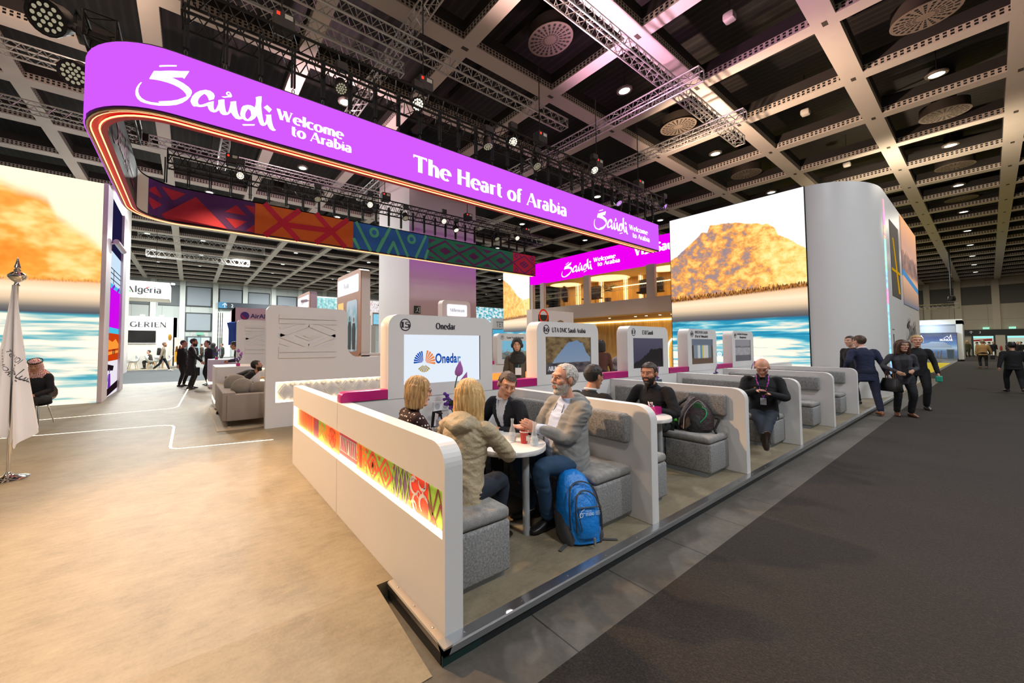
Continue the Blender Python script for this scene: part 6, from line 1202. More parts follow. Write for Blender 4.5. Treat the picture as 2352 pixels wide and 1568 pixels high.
    # ------------------------------------------------ trousers, skirt, shoes
    if pants:
        b = B(); b.ell(Pv-U*.01*s, .125*s*(1+by*.5), .165*s*(.97 if fem else 1), .12*s, Matrix((F, Lf, U)).transposed(), 18, 12)
        for h, k, a in ((hL, kL, aL), (hR, kR, aR)): limb(b, [h, h+(k-h)*.5, k, k+(a-k)*.5, a+(k-a).normalized()*.035*s], [.092*s, .084*s, .066*s, .060*s, .052*s], 14)
        n = remesh(b, .0095*vox, 3, .004*s, 13, 2); n.ob('trousers', fabric('p'+pants, pants), root)
    if skirt:
        b = B(); b.loft([(Pv+U*.08*s, Lf, F, .15*s, .11*s), (Pv-U*.1*s, Lf, F, .18*s, .14*s), (Pv-U*skirt[1]*s, Lf, F, .20*s, .16*s)], n=20); n = remesh(b, .012*vox, 2, .006*s, 12); n.ob('skirt', fabric('s'+skirt[0], skirt[0]), root)
    if vox < 4:
        for sd, k, a in ((1, kL, aL), (-1, kR, aR)):
            d = (F*toefwd[0]+Lf*toefwd[1]*sd+U*toefwd[2]).normalized() if toefwd else (F+Lf*.18*sd).normalized(); up = (U-d*U.dot(d)).normalized(); sdv = up.cross(d); base = a-up*.075*s; e = B()
            e.loft([(base-d*.068*s+up*.03*s, sdv, up, .024*s, .026*s, .8), (base-d*.045*s+up*.04*s, sdv, up, .034*s, .042*s, .8), (base+up*.045*s, sdv, up, .037*s, .046*s, .8), (base+d*.07*s+up*.036*s, sdv, up, .041*s, .036*s, .8), (base+d*.13*s+up*.026*s, sdv, up, .042*s, .026*s, .8), (base+d*.175*s+up*.02*s, sdv, up, .034*s, .018*s, .8), (base+d*.195*s+up*.016*s, sdv, up, .014*s, .009*s, .8)], n=14); e.ob('shoe', M('shoe_'+shoe, shoe, .4), root, 60)
    J = dict(wL=wL, wR=wR, eL=eL, eR=eR, C7=C7, sp=sp, chF=chF, shL=shL, H=H, Pv=Pv, F=F, L=Lf, U=U, chest=chest, aL=aL, aR=aR, kL=kL, kR=kR, SL=SL, SR=SR, s=s, root=root)
    if extra: extra(J)
    return J
# ---- seated figures: the pelvis rests on the bench, feet on the stage floor
def seat(x, y, zs=.548): return (x, y, .094), (zs-.094+.07)
def dots(g):
    co = g.co(); v = g.n('ShaderNodeTexVoronoi', {'Vector': co, 'Scale': 38.0, 'Randomness': .25}); g.set(g.b.inputs['Base Color'], g.mix(g.m('LESS_THAN', v.outputs['Distance'], .27), lin('2a0f12'), lin('e8ded6')))
DOTS = custom('polka_dots', dots, .8)
def sit(x, y, head, label, s, reach=.42, **kw):
    loc, ph = seat(x, y); kw.setdefault('lf', (reach, .11, .085)); kw.setdefault('rf', (reach, -.11, .085))
    return person(loc, head, label, s=s, pelvis=ph/s, **kw)
sit(1.46, 2.76, -8, 'woman with a blonde bob and glasses in a dark polka dot blouse', .90, lean=12, hy=-14, hp=6, lh=(.46, .14, .72), rh=(.44, -.12, .72), lel=(-.2, .6, -.6), rel=(-.2, -.6, -.6), skin='dba78e', hair='bob', hc=('8a6540', 'd0ab74'), topmat=DOTS, fem=1, glasses='2a1a16', pants='1c1a20', topname='blouse', fold=.002, fat=1.08)
def parka(J):
    s = J['s']; b = B(); b.tube([J['chest'](-.30, .12*math.sin(a)-.0, .19*math.cos(a)) for a in [2*PI*k/20 for k in range(20)]], .012*s, 6, True); b.ob('hem_cord', M('cord_khaki', '8d7f62', .8), J['root'], 1)
sit(1.56, 2.10, 22, 'woman with long blonde hair in a beige hooded parka, seen from behind', .92, lean=13, hy=18, hp=8, lh=(.44, .20, .74), rh=(.46, -.14, .745), lel=(-.2, .8, -.5), rel=(-.1, -.8, -.5), skin='e0b096', hair='long', hc=('b98a4e', 'ecc88c'), topmat=M('parka_beige', 'b3a284', .55, nz=(6, .08), bump=(30, .5, .02)), fem=1, pants='1a2230', hem=-.19, topname='parka', hood=True, fold=.010, puff=1.16, extra=parka)
sit(2.80, 2.78, 183, 'man in a dark suit jacket and white open shirt leaning over the table', .95, lean=22, hy=58, hp=18, hr=-14, lh=(.34, .10, .72), rh=(.36, -.16, .74), lel=(-.3, .7, -.6), rel=(-.3, -.7, -.6), skin='cf9878', hc=('2c1f16', '5a4634'), top=('14171f', 1), shirt='dfe2e6', collar='e6e8ea', pants='12141a')
def watch(J):
    b = B(); d = (J['eL']-J['wL']).normalized(); a = d.orthogonal().normalized(); c = d.cross(a); o = J['wL']+d*.035
    b.rings([[o+d*h+(a*math.cos(t)+c*math.sin(t))*.031 for t in [2*PI*k/16 for k in range(16)]] for h in (-.011, .011)], False); w_ = b.ob('watch_strap', BLACK, J['root'], 1); b = B(); n = V((-.3, -.9, .3)).normalized(); b.lathe(o+n*.028, [(.02, 0), (.02, .009), (.016, .011)], 16, n); b.ob('watch_face', M('watch_dark', '15181c', .2), w_, 1)
    b = B()
    for q in (1, -1): b.tube([J['chest'](.93, .085, q*.045), J['chest'](.8, .125, q*.055), J['chest'](.66, .135, q*.05)], .0035, 5)
    b.ob('drawstring', M('cord_grey', '6a6b6c', .8), J['root'], 1)
    b = B(); b.loft([(J['chest'](-.36, .05), J['L'], J['F'], .15, .13), (J['chest'](-.2, .05), J['L'], J['F'], .155, .135)], n=20); n = remesh(b, .012, 2, .006, 14, 4); n.ob('shirt_tail', fabric('shirtblue', 'a9bfe0', .8, .05), J['root'])
sit(2.80, 2.12, 168, 'older man with white hair and beard in a grey hoodie, gesturing', 1.0, .34, lean=2, hy=-4, hp=-2, lh=(.36, .02, .80), rh=(.39, -.12, .79), lel=(-.6, .45, -.75), rel=(-.7, -.55, -.6), lhd=(.75, -.35, .35, -.2, -.8, -.1), rhd=(.95, .25, .05, 0, .3, 1), curl=(.12, .10), skin='d49a80', hair='fringe', hc=('9c948c', 'dcd6ce'), beard=('a39a90', 'd6cec4', .007), top=('8b8b8a', 1), topmat=M('hoodie_grey', '8f8e8b', .95, nz=(50, .14), bump=(120, .35, .004)), shirt='b8c8e6', collar='open', pants='27435f', shoe='14110f', fat=1.28, topname='hoodie', hem=-.16, hood=True, fold=.007, extra=watch)
sit(3.53, 2.46, 2, 'man in a black suit seen from behind at the second table', .95, lean=8, hy=-14, hp=8, lh=(.4, .18, .7), rh=(.4, -.2, .7), skin='b9805f', hc=('15100d', '2a211b'), top=('0f0f12', 1), shirt='d8d8d8', collar='d4d6da', pants='0f0f12', glasses=True)
sit(5.02, 2.42, 178, 'bearded man in a black sweater leaning at the second table', .98, lean=22, hy=6, hp=4, lh=(.38, .1, .72), rh=(.40, -.12, .72), lel=(-.2, .7, -.7), rel=(-.2, -.7, -.7), skin='bd8466', hc=('1b1410', '3a2c22'), beard=('1c1511', '33261e', .007), top=('0e0f14', 1), collar='0e0f14', pants='2a2c30', topname='sweater', fat=1.12)
def lanyard(J):
    ch = J['chest']; s = J['s']; b = B(); LN = custom('lanyard_stripes', lambda g: g.set(g.b.inputs['Base Color'], g.mix(g.step(g.m('FRACT', g.m('MULTIPLY', g.sep(g.co())[2], 22)), .5), lin('d03a9a'), lin('6a2aa0'))), .6)
    for q in (1, -1): P = catmull([J['C7']+J['sp']*.03*s+J['shL']*q*.065*s, ch(.88, .098, q*.068), ch(.62, .150, q*.035), ch(.36, .175, .0)], 5); b.rings([[p+J['shL']*.009, p+J['chF']*.006, p-J['shL']*.009, p-J['chF']*.003] for p in P])
    b.ob('lanyard', LN, J['root'])
    b = B(); b.obox(ch(.26, .178), J['shL'], J['chF'], J['sp'], .07, .006, .10, .003); b.ob('badge', M('badge_clear', 'c9ccd2', .2), J['root'])
    b = B(); b.obox(ch(.66, .135, -.075), J['shL'], J['chF'], J['sp'], .06, .006, .018); b.ob('name_tag', M('tag_brass', 'c08a4a', .4), J['root'])
BM = sit(7.25, 1.98, 196, 'bald man with glasses and a purple lanyard looking down at his phone', .98, .92, lean=0, hy=0, hp=30, lh=(.30, .07, .79), rh=(.29, -.07, .83), lel=(-.5, .9, -.6), rel=(-.5, -.9, -.6), lhd=(.75, -.55, .15, 0, .2, 1), rhd=(.6, .65, .2, .1, .1, -.9), curl=(.45, .5), lf=(.93, -.03, .12), rf=(.90, .03, .09), lk=(.3, .1, 1), rk=(.3, -.1, 1), skin='d89c80', hair='bald', hc=('6a5648', '8a7464'), top=('0f1013', 1), collar='0f1013', pants='1e2633', shoe='3a2a1c', glasses=True, topname='sweater', toefwd=(.35, .1, 1), fat=1.12, extra=lanyard)
t = thing('phone', BM['wL'], 'black phone in the hands of the bald man', 'phone'); c = (BM['wL']+BM['wR'])/2+BM['F']*.09+V((0, 0, .0)); b = B(); b.obox(c, BM['L'], (BM['F']*.9+V((0, 0, .4))).normalized(), (BM['F']*-.4+V((0, 0, .9))).normalized(), .075, .15, .009, .003); b.ob('slab', BLACK, t)
# ================================================================ relief walls, kiosks, reception furniture
LILAC = M('laminate_lilac_white', 'e0dbda', .4, nz=(2, .02)); RELW = M('relief_white', 'dcd8d6', .45)
def relief_wall(x0, y, label, long=True):
    t = thing('relief_wall', (x0+1.3, y, ZP), label, 'wall', 'white relief walls'); f = Fr((x0, y, 0), (1, 0, 0), (0, 0, 1)); X1 = 3.2
    def lower(z0, z1, a, c, d0=-.12, d1=0): b.prism(f, [(a, z0), (c, z0), (c, z1), (a, z1)], d0, d1)
    b = B(); o = [(0, .92), (X1, .92), (X1, 1.35), (1.75, 1.35)]+[(1.51+.24-.24*math.sin(a), 1.35+.24-.24*math.cos(a)) for a in [PI/2*i/6 for i in range(1, 7)]]+[(1.51, 2.15)]+[(1.39+.12*math.cos(a), 2.19+.12*math.sin(a)) for a in [PI/2*i/5 for i in range(6)]]+[(.12*1.0-.12*math.sin(a), 2.21+.12*math.cos(a)) for a in [PI/2*i/5 for i in range(6)]]
    b.prism(f, o, -.12, 0); lower(ZP, .545, 0, X1); lower(.545, .92, 0, .17); lower(.545, .92, .17, X1, -.12, -.05); b.ob('body', LILAC, t, fix=True)
    b = B(); q = [(.22, 1.36, 1.48), (.22, 1.49, 1.60), (.22, 2.08, 2.21)]   # raised bands and diamonds on the tall part
    for a, z0, z1 in ((0, 1.355, 1.445), (0, 1.465, 1.565), (0, 2.0, 2.075), (0, 2.09, 2.165)):
        b.prism(f, [(.21, z0), (1.28, z0), (1.28, z1), (.21, z1)] if z0 < 1.6 else [(.21, z0), (1.28, z0), (1.28, z1), (.21, z1)], 0, .018)
    def band(P, w, d): 
        for i in range(len(P)-1):
            a, c = V((*P[i], 0)), V((*P[i+1], 0)); e = (c-a).normalized(); n = V((-e.y, e.x, 0))*w/2; b.prism(f, [tuple((a-n)[:2]), tuple((c-n)[:2]), tuple((c+n)[:2]), tuple((a+n)[:2])], 0, d)
    cx, cz = .745, 1.78
    band([(cx-.52, cz), (cx, cz+.205), (cx+.52, cz), (cx, cz-.205), (cx-.52, cz)], .075, .015); band([(cx-.52, cz+.13), (cx-.16, cz+.255)], .05, .012); band([(cx+.52, cz+.13), (cx+.16, cz+.255)], .05, .012); band([(cx-.52, cz-.13), (cx-.16, cz-.255)], .05, .012); band([(cx+.52, cz-.13), (cx+.16, cz-.255)], .05, .012)
    b.prism(f, [(cx-.26, cz), (cx, cz-.10), (cx+.26, cz), (cx, cz+.10)], 0, .012); b.prism(f, [(cx-.12, cz), (cx, cz-.046), (cx+.12, cz), (cx, cz+.046)], .012, .022); b.ob('relief', RELW, t, fix=True)
    b = B(); n = int((X1-.2)/.29)
    for k in range(n):
        c = .33+k*.29; z = .733
        for w, h, d0, d1 in ((.135, .17, -.05, -.032), (.095, .12, -.032, -.02)): b.prism(f, [(c-w, z), (c, z-h), (c+w, z), (c, z+h)], d0, d1)
        if k % 2: [b.prism(f, [(c+u-.02, z+v), (c+u, z+v-.025), (c+u+.02, z+v), (c+u, z+v+.025)], -.02, -.012) for u, v in ((0, .045), (0, -.045), (.035, 0), (-.035, 0))]
        else: b.prism(f, [(c-.05, z), (c, z-.065), (c+.05, z), (c, z+.065)], -.02, -.008)
        for zz in (.885, .585): b.lathe(f(c+.145, zz, -.05), [(.05, 0), (.05, .018), (.03, .018), (.028, .008)], 16, -V((0, 1, 0)))
    b.ob('diamond_frieze', RELW, t, fix=True)
    for z in (.549, .915):
        b = B(); b.prism(f, [(.175, z-.003), (X1-.005, z-.003), (X1-.005, z+.003), (.175, z+.003)], -.048, -.012); b.ob('light_strip', TAPEW, t)
    b = B(); b.prism(f, [(.172, .55), (.178, .55), (.178, .91), (.172, .91)], -.048, -.012); b.ob('light_strip', TAPEW, t)
relief_wall(1.144, 7.383, 'white relief wall with a diamond carving and glowing frieze, beside sign column 15')
relief_wall(1.10, 12.066, 'second white relief wall half hidden behind the first, under the airline sign')
# copper-fronted kiosks
COP = M('copper_matt', 'c08a6c', .45, .25, nz=(3, .05)); POST = custom('poster_two_men', lambda g: (lambda u, v: em(g, g.mix(g.ss(g.noise(g.co('UV'), 3, 4, .6), .35, .65), g.ramp(v, [(0, '5a6a70'), (.4, '7fb0b4'), (.7, '4f9fb0'), (1, 'b8cede')]), lin('c8d0d6')), .7))(*g.sep(g.co('UV'))[:2]), .4)
def kiosk(y0, label, word, z1=3.8, poster=True):
    t = thing('kiosk_tower', (4.2, y0+1, ZP), label, 'kiosk', 'tall copper kiosks'); f = Fr((4.0, y0+2.05, 0), (0, -1, 0), (0, 0, 1))
    b = B(); b.prism(f, rrect(0, 2.05, 1.3, z1, .16, 6), -.29, -.03); b.box(4.03, 5.4, y0, y0+.12, ZP, 1.36); b.ob('shell', M('kiosk_shell', 'dccfca', .45), t, 30, fix=True)
    b = B(); b.prism(f, rrect(0, 2.05, 1.3, z1, .16, 6), -.03, 0); b.box(4.0, 4.29, y0, y0+2.05, ZP, 1.3); b.ob('front', COP, t, fix=True)
    b = B(); b.prism(f, rrect(.07, 1.9, z1-.65, z1-.13, .06), 0, .008); s = b.ob('light_sign', EM('sign_lightbox', 'fbf6ff', 1.15), t)
    b = B(); letters(b, f, word, .62, z1-.45, .17, .5, .01, .6); b.ob('lettering', M('ink_grey', '6f7078', .5), s)
    if poster:
        b = B(); o = rrect(.92, 1.80, 1.40, 2.93, .12); b.flat(f, o, .006); uvl = b.bm.loops.layers.uv.new('UVMap')
        for fc in b.bm.faces:
            for l in fc.loops: l[uvl].uv = ((y0+2.05-l.vert.co.y-.92)/.88, (l.vert.co.z-1.4)/1.53)
        p = b.ob('poster', POST, t)
        for k, (c, h) in enumerate(((1.2, 2.42), (1.55, 2.36))):
            b = B(); b.flat(f, [(c-.13, 1.46), (c+.12, 1.46), (c+.15, h-.3), (c+.1, h-.12), (c-.1, h-.12), (c-.16, h-.3)], .008+.001*k); b.flat(f, [(c-.02, h-.14), (c+.02, h-.14), (c+.015, h-.5)], .0095+.001*k); b.ob('printed_suit', M('print_suit', '2b2f33', .6), p)
            b = B(); b.ring(f, c, h-.03, 0, .06, .009+.001*k, 14, 1.3); b.ob('printed_head', M('print_skin', '9c7a66', .6), p)
        b = B(); b.prism(f, rrect(.10, .62, 2.3, 2.93, .04), 0, .006); b.ob('light_panel', EM('panel_amber', 'ffd58a', 1.0), t)
kiosk(10.07, 'tall copper kiosk with a bright white sign and a poster of two men in coats', 'Ayas'); kiosk(15.53, 'smaller-looking copper kiosk with a bright sign and a camera, farther back', 'Alula', 3.8, False)
cc = thing('security_camera', (4.0, 15.5, 3.3), 'white security camera on the far copper kiosk', 'camera'); b = B(); b.tube([(3.98, 15.6, 3.4), (3.8, 15.4, 3.36)], .02, 6); b.ob('bracket', WHITE, cc); b = B(); b.tube([(3.85, 15.45, 3.38), (3.6, 15.1, 3.30)], .06, 10); b.ob('housing', WHITE, cc, 1)
# small sign tops behind the first column and the poster block
t = thing('kiosk_sign', (6.6, 9.2, ZP), 'white kiosk top with a bright sign rising behind column 15', 'kiosk'); f = fY(9.0); b = B(); b.prism(f, rrect(6.1, 7.15, ZP, 2.92, .12, 5, '0011'), -.25, -.02); b.ob('shell', M('kiosk_pink', 'dcc8c4', .5), t, fix=True); b = B(); b.prism(f, rrect(6.27, 7.0, 2.45, 2.80, .04), -.02, 0); s = b.ob('light_sign', EM('sign_lightbox', 'fbf6ff', 1.15), t); b = B(); letters(b, f, 'Millennium', 6.36, 2.58, .1, .55, .006, .7); b.ob('lettering', M('ink_grey', '6f7078', .5), s)
t = thing('poster_block', (11, 9.1, ZP), 'white block with a dark red glowing poster before the lounge', 'partition'); b = B(); b.box(9.88, 12.18, 9.0, 9.25, ZP, 2.83); b.ob('body', M('block_white', 'e3d8d2', .5), t); f = fY(8.995); b = B(); b.rect(f, 10.19, 10.75, 2.1, 2.66); p = b.ob('poster', M('poster_black', '1c1214', .5), t); b = B(); b.ring(f, 10.47, 2.62, .19, .25, .003); b.ob('glow_ring', EM('ring_ember', 'c8321a', .9), p); b = B(); b.ell((11.4, 8.98, 2.3), .25, .02, .2); b.ob('basket_motif', M('basket', '8a6a4c', .7, nz=(60, .3)), t)
# sofa
SOFA = M('sofa_taupe', '8f857d', .9, nz=(90, .08), bump=(200, .2, .003)); SOFAC = M('sofa_cushion', '948a80', .9, nz=(30, .07), bump=(9, .35, .03))
t = thing('sofa', (1.0, 8.9, ZP), 'taupe sofa with loose cushions beside the white relief wall', 'sofa')
b = B(); b.box(.57, 1.45, 7.75, 7.95, .225, .70, .03); b.ob('arm', SOFA, t, 40); b = B(); b.box(.57, 1.45, 9.75, 9.95, .225, .70, .03); b.ob('arm', SOFA, t, 40)
b = B(); b.box(.50, .72, 7.78, 9.92, .225, .74, .03); b.ob('back', SOFA, t, 40); b = B(); b.box(.72, 1.45, 7.95, 9.75, .225, .42, .03); b.ob('base', SOFA, t, 40)
for y in (7.97, 8.87): b = B(); b.box(.74, 1.46, y, y+.88, .42, .56, .05); b.ob('seat_cushion', SOFAC, t, 40)
for x, y, z, rx, rz, a in ((.86, 8.16, .78, .20, .19, .3), (.80, 8.72, .80, .22, .2, .1), (.82, 9.3, .78, .2, .19, -.1), (1.14, 8.12, .74, .19, .17, .5)):
    b = B(); b.ell((x, y, z), rx, .11, rz, Matrix.Rotation(a, 3, 'X'), 18, 12); n = remesh(b, .012, 2, .008, 10) if 0 else b; n.ob('cushion', SOFAC, t, 1)
for x, y in ((.62, 7.83), (1.38, 7.83), (.62, 9.86), (1.38, 9.86)): b = B(); b.box(x-.02, x+.02, y-.02, y+.02, ZP, .23); b.ob('leg', BLACK, t); 
b = B(); b.box(.598, .642, 7.808, 7.852, ZP+.001, .13); b.ob('leg_cap', CHROME, t)
t = thing('rug', (1, 9, ZP), 'thin pale platform under the sofa', 'rug'); b = B(); b.box(.42, 1.9, 7.6, 10.6, ZP, ZP+.012, .004); b.ob('mat', M('rug_pale', 'b3a288', .7), t)
# reception counters
def counter(x, y, label, tint):
    t = thing('reception_counter', (x+.4, y+.6, ZP), label, 'counter', 'white reception counters'); b = B(); b.prism(Fr((0, 0, 0), (1, 0, 0), (0, 1, 0)), rrect(x, x+.95, y, y+1.3, .07), ZP+.06, 1.09); b.box(x+.05, x+.9, y+.05, y+1.25, ZP, ZP+.06); b.ob('body', M('counter_'+tint, tint, .4), t, 30, fix=True)
    b = B(); b.box(x-.002, x+.36, y-.003, y+.02, .26, .33); b.ob('light_slot', TAPEW, t); b = B(); b.box(x+.18, x+.33, y-.006, y, .275, .315); b.ob('pattern', M('slot_pattern', '6fa04a', .5), t); b = B(); b.box(x-.003, x, y+.03, y+1.2, .26, .33); b.ob('light_slot', TAPEW, t)
counter(.5, 10.06, 'white reception counter just behind the sofa', 'e2d8d4'); counter(.56, 15.17, 'farther reception counter facing the bearded man', 'dcd0e0')
flower(.98, 10.3, 1.09, 'pink and purple flowers on the near reception counter', .8); flower(.8, 15.5, 1.09, 'purple flowers on the far reception counter', .9)
# tall white bar table with a person behind, and the folding chair legs near the frieze
t = thing('bar_stool', (2.1, 11.2, ZP), 'wooden stool by the second glowing frieze', 'stool'); b = B(); b.box(1.52, 1.86, 11.0, 11.34, .70, .73, .008); b.ob('seat', M('wood_light', 'c79a5a', .5), t)
for x, y in ((1.55, 11.03), (1.83, 11.03), (1.55, 11.31), (1.83, 11.31)): b = B(); b.tube([(x, y, .70), (x+(.03 if x > 1.7 else -.03), y, ZP)], .012, 6); b.ob('leg', M('stool_metal', 'b9a27e', .4, .5), t, 1)
# ================================================================ flag at the left edge
t = thing('flag_stand', (-1.66, 6.28, ZP), 'white tourism authority flag hanging on a chrome pole at the left edge', 'flag')
px, py = -1.655, 6.28
b = B(); b.lathe((px, py, ZP), [(.17, 0), (.172, .012), (.13, .03), (.05, .045), (.025, .07), (.02, .09)], 28); b.ob('base', CHROME, t, 1); b = B(); b.tube([(px, py, .16), (px, py, 2.30)], .019, 12); b.ob('pole', CHROME, t, 1)
b = B(); b.lathe((px, py, 2.28), [(.018, 0), (.03, .005), (.02, .03), (.02, .045), (.055, .07), (.078, .10), (.078, .125), (.05, .155), (.025, .17), (.034, .18), (.026, .19), (.018, .20), (.03, .215), (.02, .25), (.004, .33)], 24); b.ob('finial', CHROME, t, 1)
def m_flag(g):
    g.b.inputs['Base Color'].default_value = (.86, .82, .84, 1); tr = g.n('ShaderNodeBsdfTranslucent', {'Color': (.9, .86, .88)}); mx = g.n('ShaderNodeMixShader', {0: .55, 1: g.b.outputs[0], 2: tr.outputs[0]}); g.t.links.new(mx.outputs[0], [n for n in g.t.nodes if n.type == 'OUTPUT_MATERIAL'][0].inputs[0])
FLAGM = custom('flag_white', m_flag, .45)
cr = V((.826, -.564, 0)); cu = V((.564, .826, 0)); P0 = V((px, py, 0)); b = B(); rows = 30; cols = 26; G = []
for i in range(rows+1):
    k = i/rows; row = []; wl = -.02-.30*k**1.15; wr = .035+.30*k**1.2; zz = 2.27
    for j in range(cols+1):
        q = j/cols; u = wl+(wr-wl)*q; fold = .055*k*math.sin(q*15+.6)+.02*k*math.sin(q*31); low = 1.98 if q < .1 else (1.98-.16*abs(q-.55)*2 if q < .55 else 1.98-.22*(q-.55)/.45*1.0); dz = (1.85-.34*abs(q-.62)/.62 if q < .62 else 1.85-.24*(q-.62)/.38)
        row.append(b.bm.verts.new(P0+cr*(u+.02*k)+cu*(fold-.03)+V((0, 0, 2.29-dz*k**.98))))
    G.append(row)
for i in range(rows):
    for j in range(cols): b.face([G[i][j], G[i+1][j], G[i+1][j+1], G[i][j+1]])
GV = [[v.co.copy() for v in r] for r in G]; cl = b.ob('cloth', FLAGM, t, 60)
# lettering printed on the cloth, slanting with its hang
def onflag(a, c):   # a along the width 0..1, c down the height 0..1
    i = min(max(c, 0), .999)*rows; j = min(max(a, 0), .999)*cols; i0, j0 = int(i), int(j); fi, fj = i-i0, j-j0
    p = (GV[i0][j0]*(1-fj)+GV[i0][j0+1]*fj)*(1-fi)+(GV[i0+1][j0]*(1-fj)+GV[i0+1][j0+1]*fj)*fi; return p-cu*.006
class FlagFr:
    def __init__(s, a, c, ang): s.a = a; s.c = c; s.ca = math.cos(ang); s.sa = math.sin(ang)
    def __call__(s, u, v, o=0): du = u*s.ca-v*s.sa; dv = u*s.sa+v*s.ca; return onflag(s.a+du, s.c-dv/2.9)
b = B()
for tx, a, c, h in (('SAUDI', .60, .42, .085), ('TOURISM', .34, .43, .085), ('AUTHORITY', .12, .455, .085)): sans(b, FlagFr(a, c, -.95), tx, 0, 0, h, None, 0)
for tx, a, c, h in (('\uFE94\uFEF3\uFEA9\uFEEE\uFECC\uFEB4\uFEDF\uFE8D', .98, .50, .12), ('\uFE94\uFEA3\uFE8E\uFEF4\uFEB4\uFEDF\uFE8D', .62, .51, .14), ('\uFE94\uFE8C\uFEF4\uFEEB', .95, .42, .11)): sans(b, FlagFr(a-.02, c+.01, -.95), tx, 0, 0, h, None, 0, .012)
b.ob('lettering', M('flag_ink', '45464d', .6), cl)
# side table corner at the very left edge
t = thing('white_plinth', (-1.75, 6.05, ZP), 'corner of a white plinth at the far left edge', 'plinth'); b = B(); b.box(-2.3, -1.62, 5.9, 6.1, ZP, .66, .01) if 0 else b.box(-2.5, -1.70, 5.92, 6.12, .45, .62, .01); b.box(-2.3, -1.9, 5.98, 6.06, ZP, .45); b.ob('body', WHITE, t)
# shell chair with chrome legs
def shell_chair(c, ang, label, mat, legm, s=1.0, group=None, name='shell_chair'):
    t = thing(name, c, label, 'chair', group); c = V(c); F_ = V((math.cos(R(ang)), math.sin(R(ang)), 0)); L_ = V((-F_.y, F_.x, 0)); U_ = V((0, 0, 1)); q = lambda f, l, u: c+(F_*f+L_*l+U_*u)*s
    b = B(); n = 15; rowsP = [(.24, .40, .22), (.18, .43, .24), (.0, .40, .25), (-.15, .42, .25), (-.23, .50, .25), (-.27, .60, .245), (-.29, .70, .22), (-.31, .78, .15)]; Gd = []
    for off in (0, -.025):
        g = []
        for f, u, w_ in rowsP:
            r = []
            for k in range(n):
                x = -1+2*k/(n-1); wrap = x*x; bk = max(0, (u-.42)/.36); r.append(b.bm.verts.new(q(f+wrap*(.16*bk+.02)+off*(bk), w_*x, u+wrap*(.10*(1-bk))+off*(1-bk))))
            g.append(r)
        Gd.append(g)
    for i in range(len(rowsP)-1):
        for k in range(n-1): b.face([Gd[0][i][k], Gd[0][i][k+1], Gd[0][i+1][k+1], Gd[0][i+1][k]]); b.face([Gd[1][i][k+1], Gd[1][i][k], Gd[1][i+1][k], Gd[1][i+1][k+1]])
    rim = [Gd[0][0][k] for k in range(n)]
    for i in range(len(rowsP)-1):
        for k in (0, n-1): b.face([Gd[0][i][k], Gd[0][i+1][k], Gd[1][i+1][k], Gd[1][i][k]])
    for k in range(n-1):
        for i in (0, len(rowsP)-1): b.face([Gd[0][i][k], Gd[0][i][k+1], Gd[1][i][k+1], Gd[1][i][k]])
    b.ob('shell', mat, t, 50, fix=True)
    for f, l in ((.16, .16), (.16, -.16), (-.14, .15), (-.14, -.15)): b = B(); b.tube([q(f*.8, l*.8, .40), q(f*1.35, l*1.3, 0)], [.017*s, .010*s], 8); b.ob('leg', legm, t, 1)
    return t
shell_chair((-2.42, 10.35, ZP), 250, 'beige shell chair with chrome legs the man in the red headcloth sits on', M('chair_beige', 'a89c8c', .8), CHROME, .98)
# ================================================================ stands across the side aisle
t = thing('exhibition_stand', (-2.5, 32, 0), 'white exhibition stand lettered ALGERIEN with a black television', 'stand'); AW = M('stand_white', 'dedbd2', .6)
b = B(); b.box(-7, -.75, 31.8, 32.0, .05, 3.52); b.box(-.95, -.75, 31.8, 35, .05, 3.5); b.ob('wall', AW, t); b = B(); b.box(-7, -.2, 30.4, 35, 0, .05); b.ob('floor', M('stand_floor', 'c9bda6', .5), t)
f = fY(31.79); b = B(); letters(b, f, 'ALGERIEN', -3.95, 2.82, .34, 2.65, .03, .85); b.ob('lettering', M('stand_ink', '20222a', .5), t)
b = B(); b.box(-3.37, -1.9, 31.7, 31.8, 1.78, 2.58, .01); tv = b.ob('television', M('tv_black', '08080a', .2), t); b = B(); b.box(-3.4, -1.88, 31.74, 31.8, 1.70, 1.78); b.ob('sill', WHITE, tv)
b = B(); b.ell((-1.13, 31.76, 2.15), .1, .03, .22); b.ob('ornament', M('ornament_gold', 'b8862c', .4, .5), t)
for x in (-3.6, -2.6, -1.6): b = B(); b.tube([(x, 31.5, 3.6), (x, 31.8, 3.55)], .03, 6); b.obox((x, 31.45, 3.58), (1, 0, 0), (0, 1, 0), (0, 0, 1), .25, .12, .06); b.ob('spot', EM('stand_spot', 'f4ffff', 4), t)
light('AREA', 'stand_light', (-2.6, 30.9, 3.9), 90, (.95, 1, 1), 1.5, (-2.6, 31.9, 2.0)); light('AREA', 'stand_light', (-2.4, 30.6, 6.4), 60, (.95, 1, 1), 1.2, (-2.4, 31.4, 5.3))
t = thing('hanging_sign', (-2.4, 31.6, 4.7), 'white hanging sign reading Algeria', 'sign'); b = B(); b.box(-6, -1.2, 31.4, 34, 4.72, 5.83); b.ob('box', AW, t)
f = fY(31.39); b = B(); letters(b, f, 'lgeria', -3.05, 5.08, .42, 1.42, .01, .9); b.line(f, [(-3.45, 5.08), (-3.28, 5.42), (-3.12, 5.08)], .07, .01); b.ob('lettering', M('stand_ink', '20222a', .5), t); b = B(); b.flat(f, [(-3.34, 5.08), (-3.22, 5.08), (-3.28, 5.22)], .012); b.ob('green_triangle', M('algeria_green', '2f9a4a', .5), t); b = B(); b.line(f, [(-2.45, 5.4), (-2.3, 5.46)], .05, .014); b.ob('red_mark', M('algeria_red', 'c8202c', .5), t)
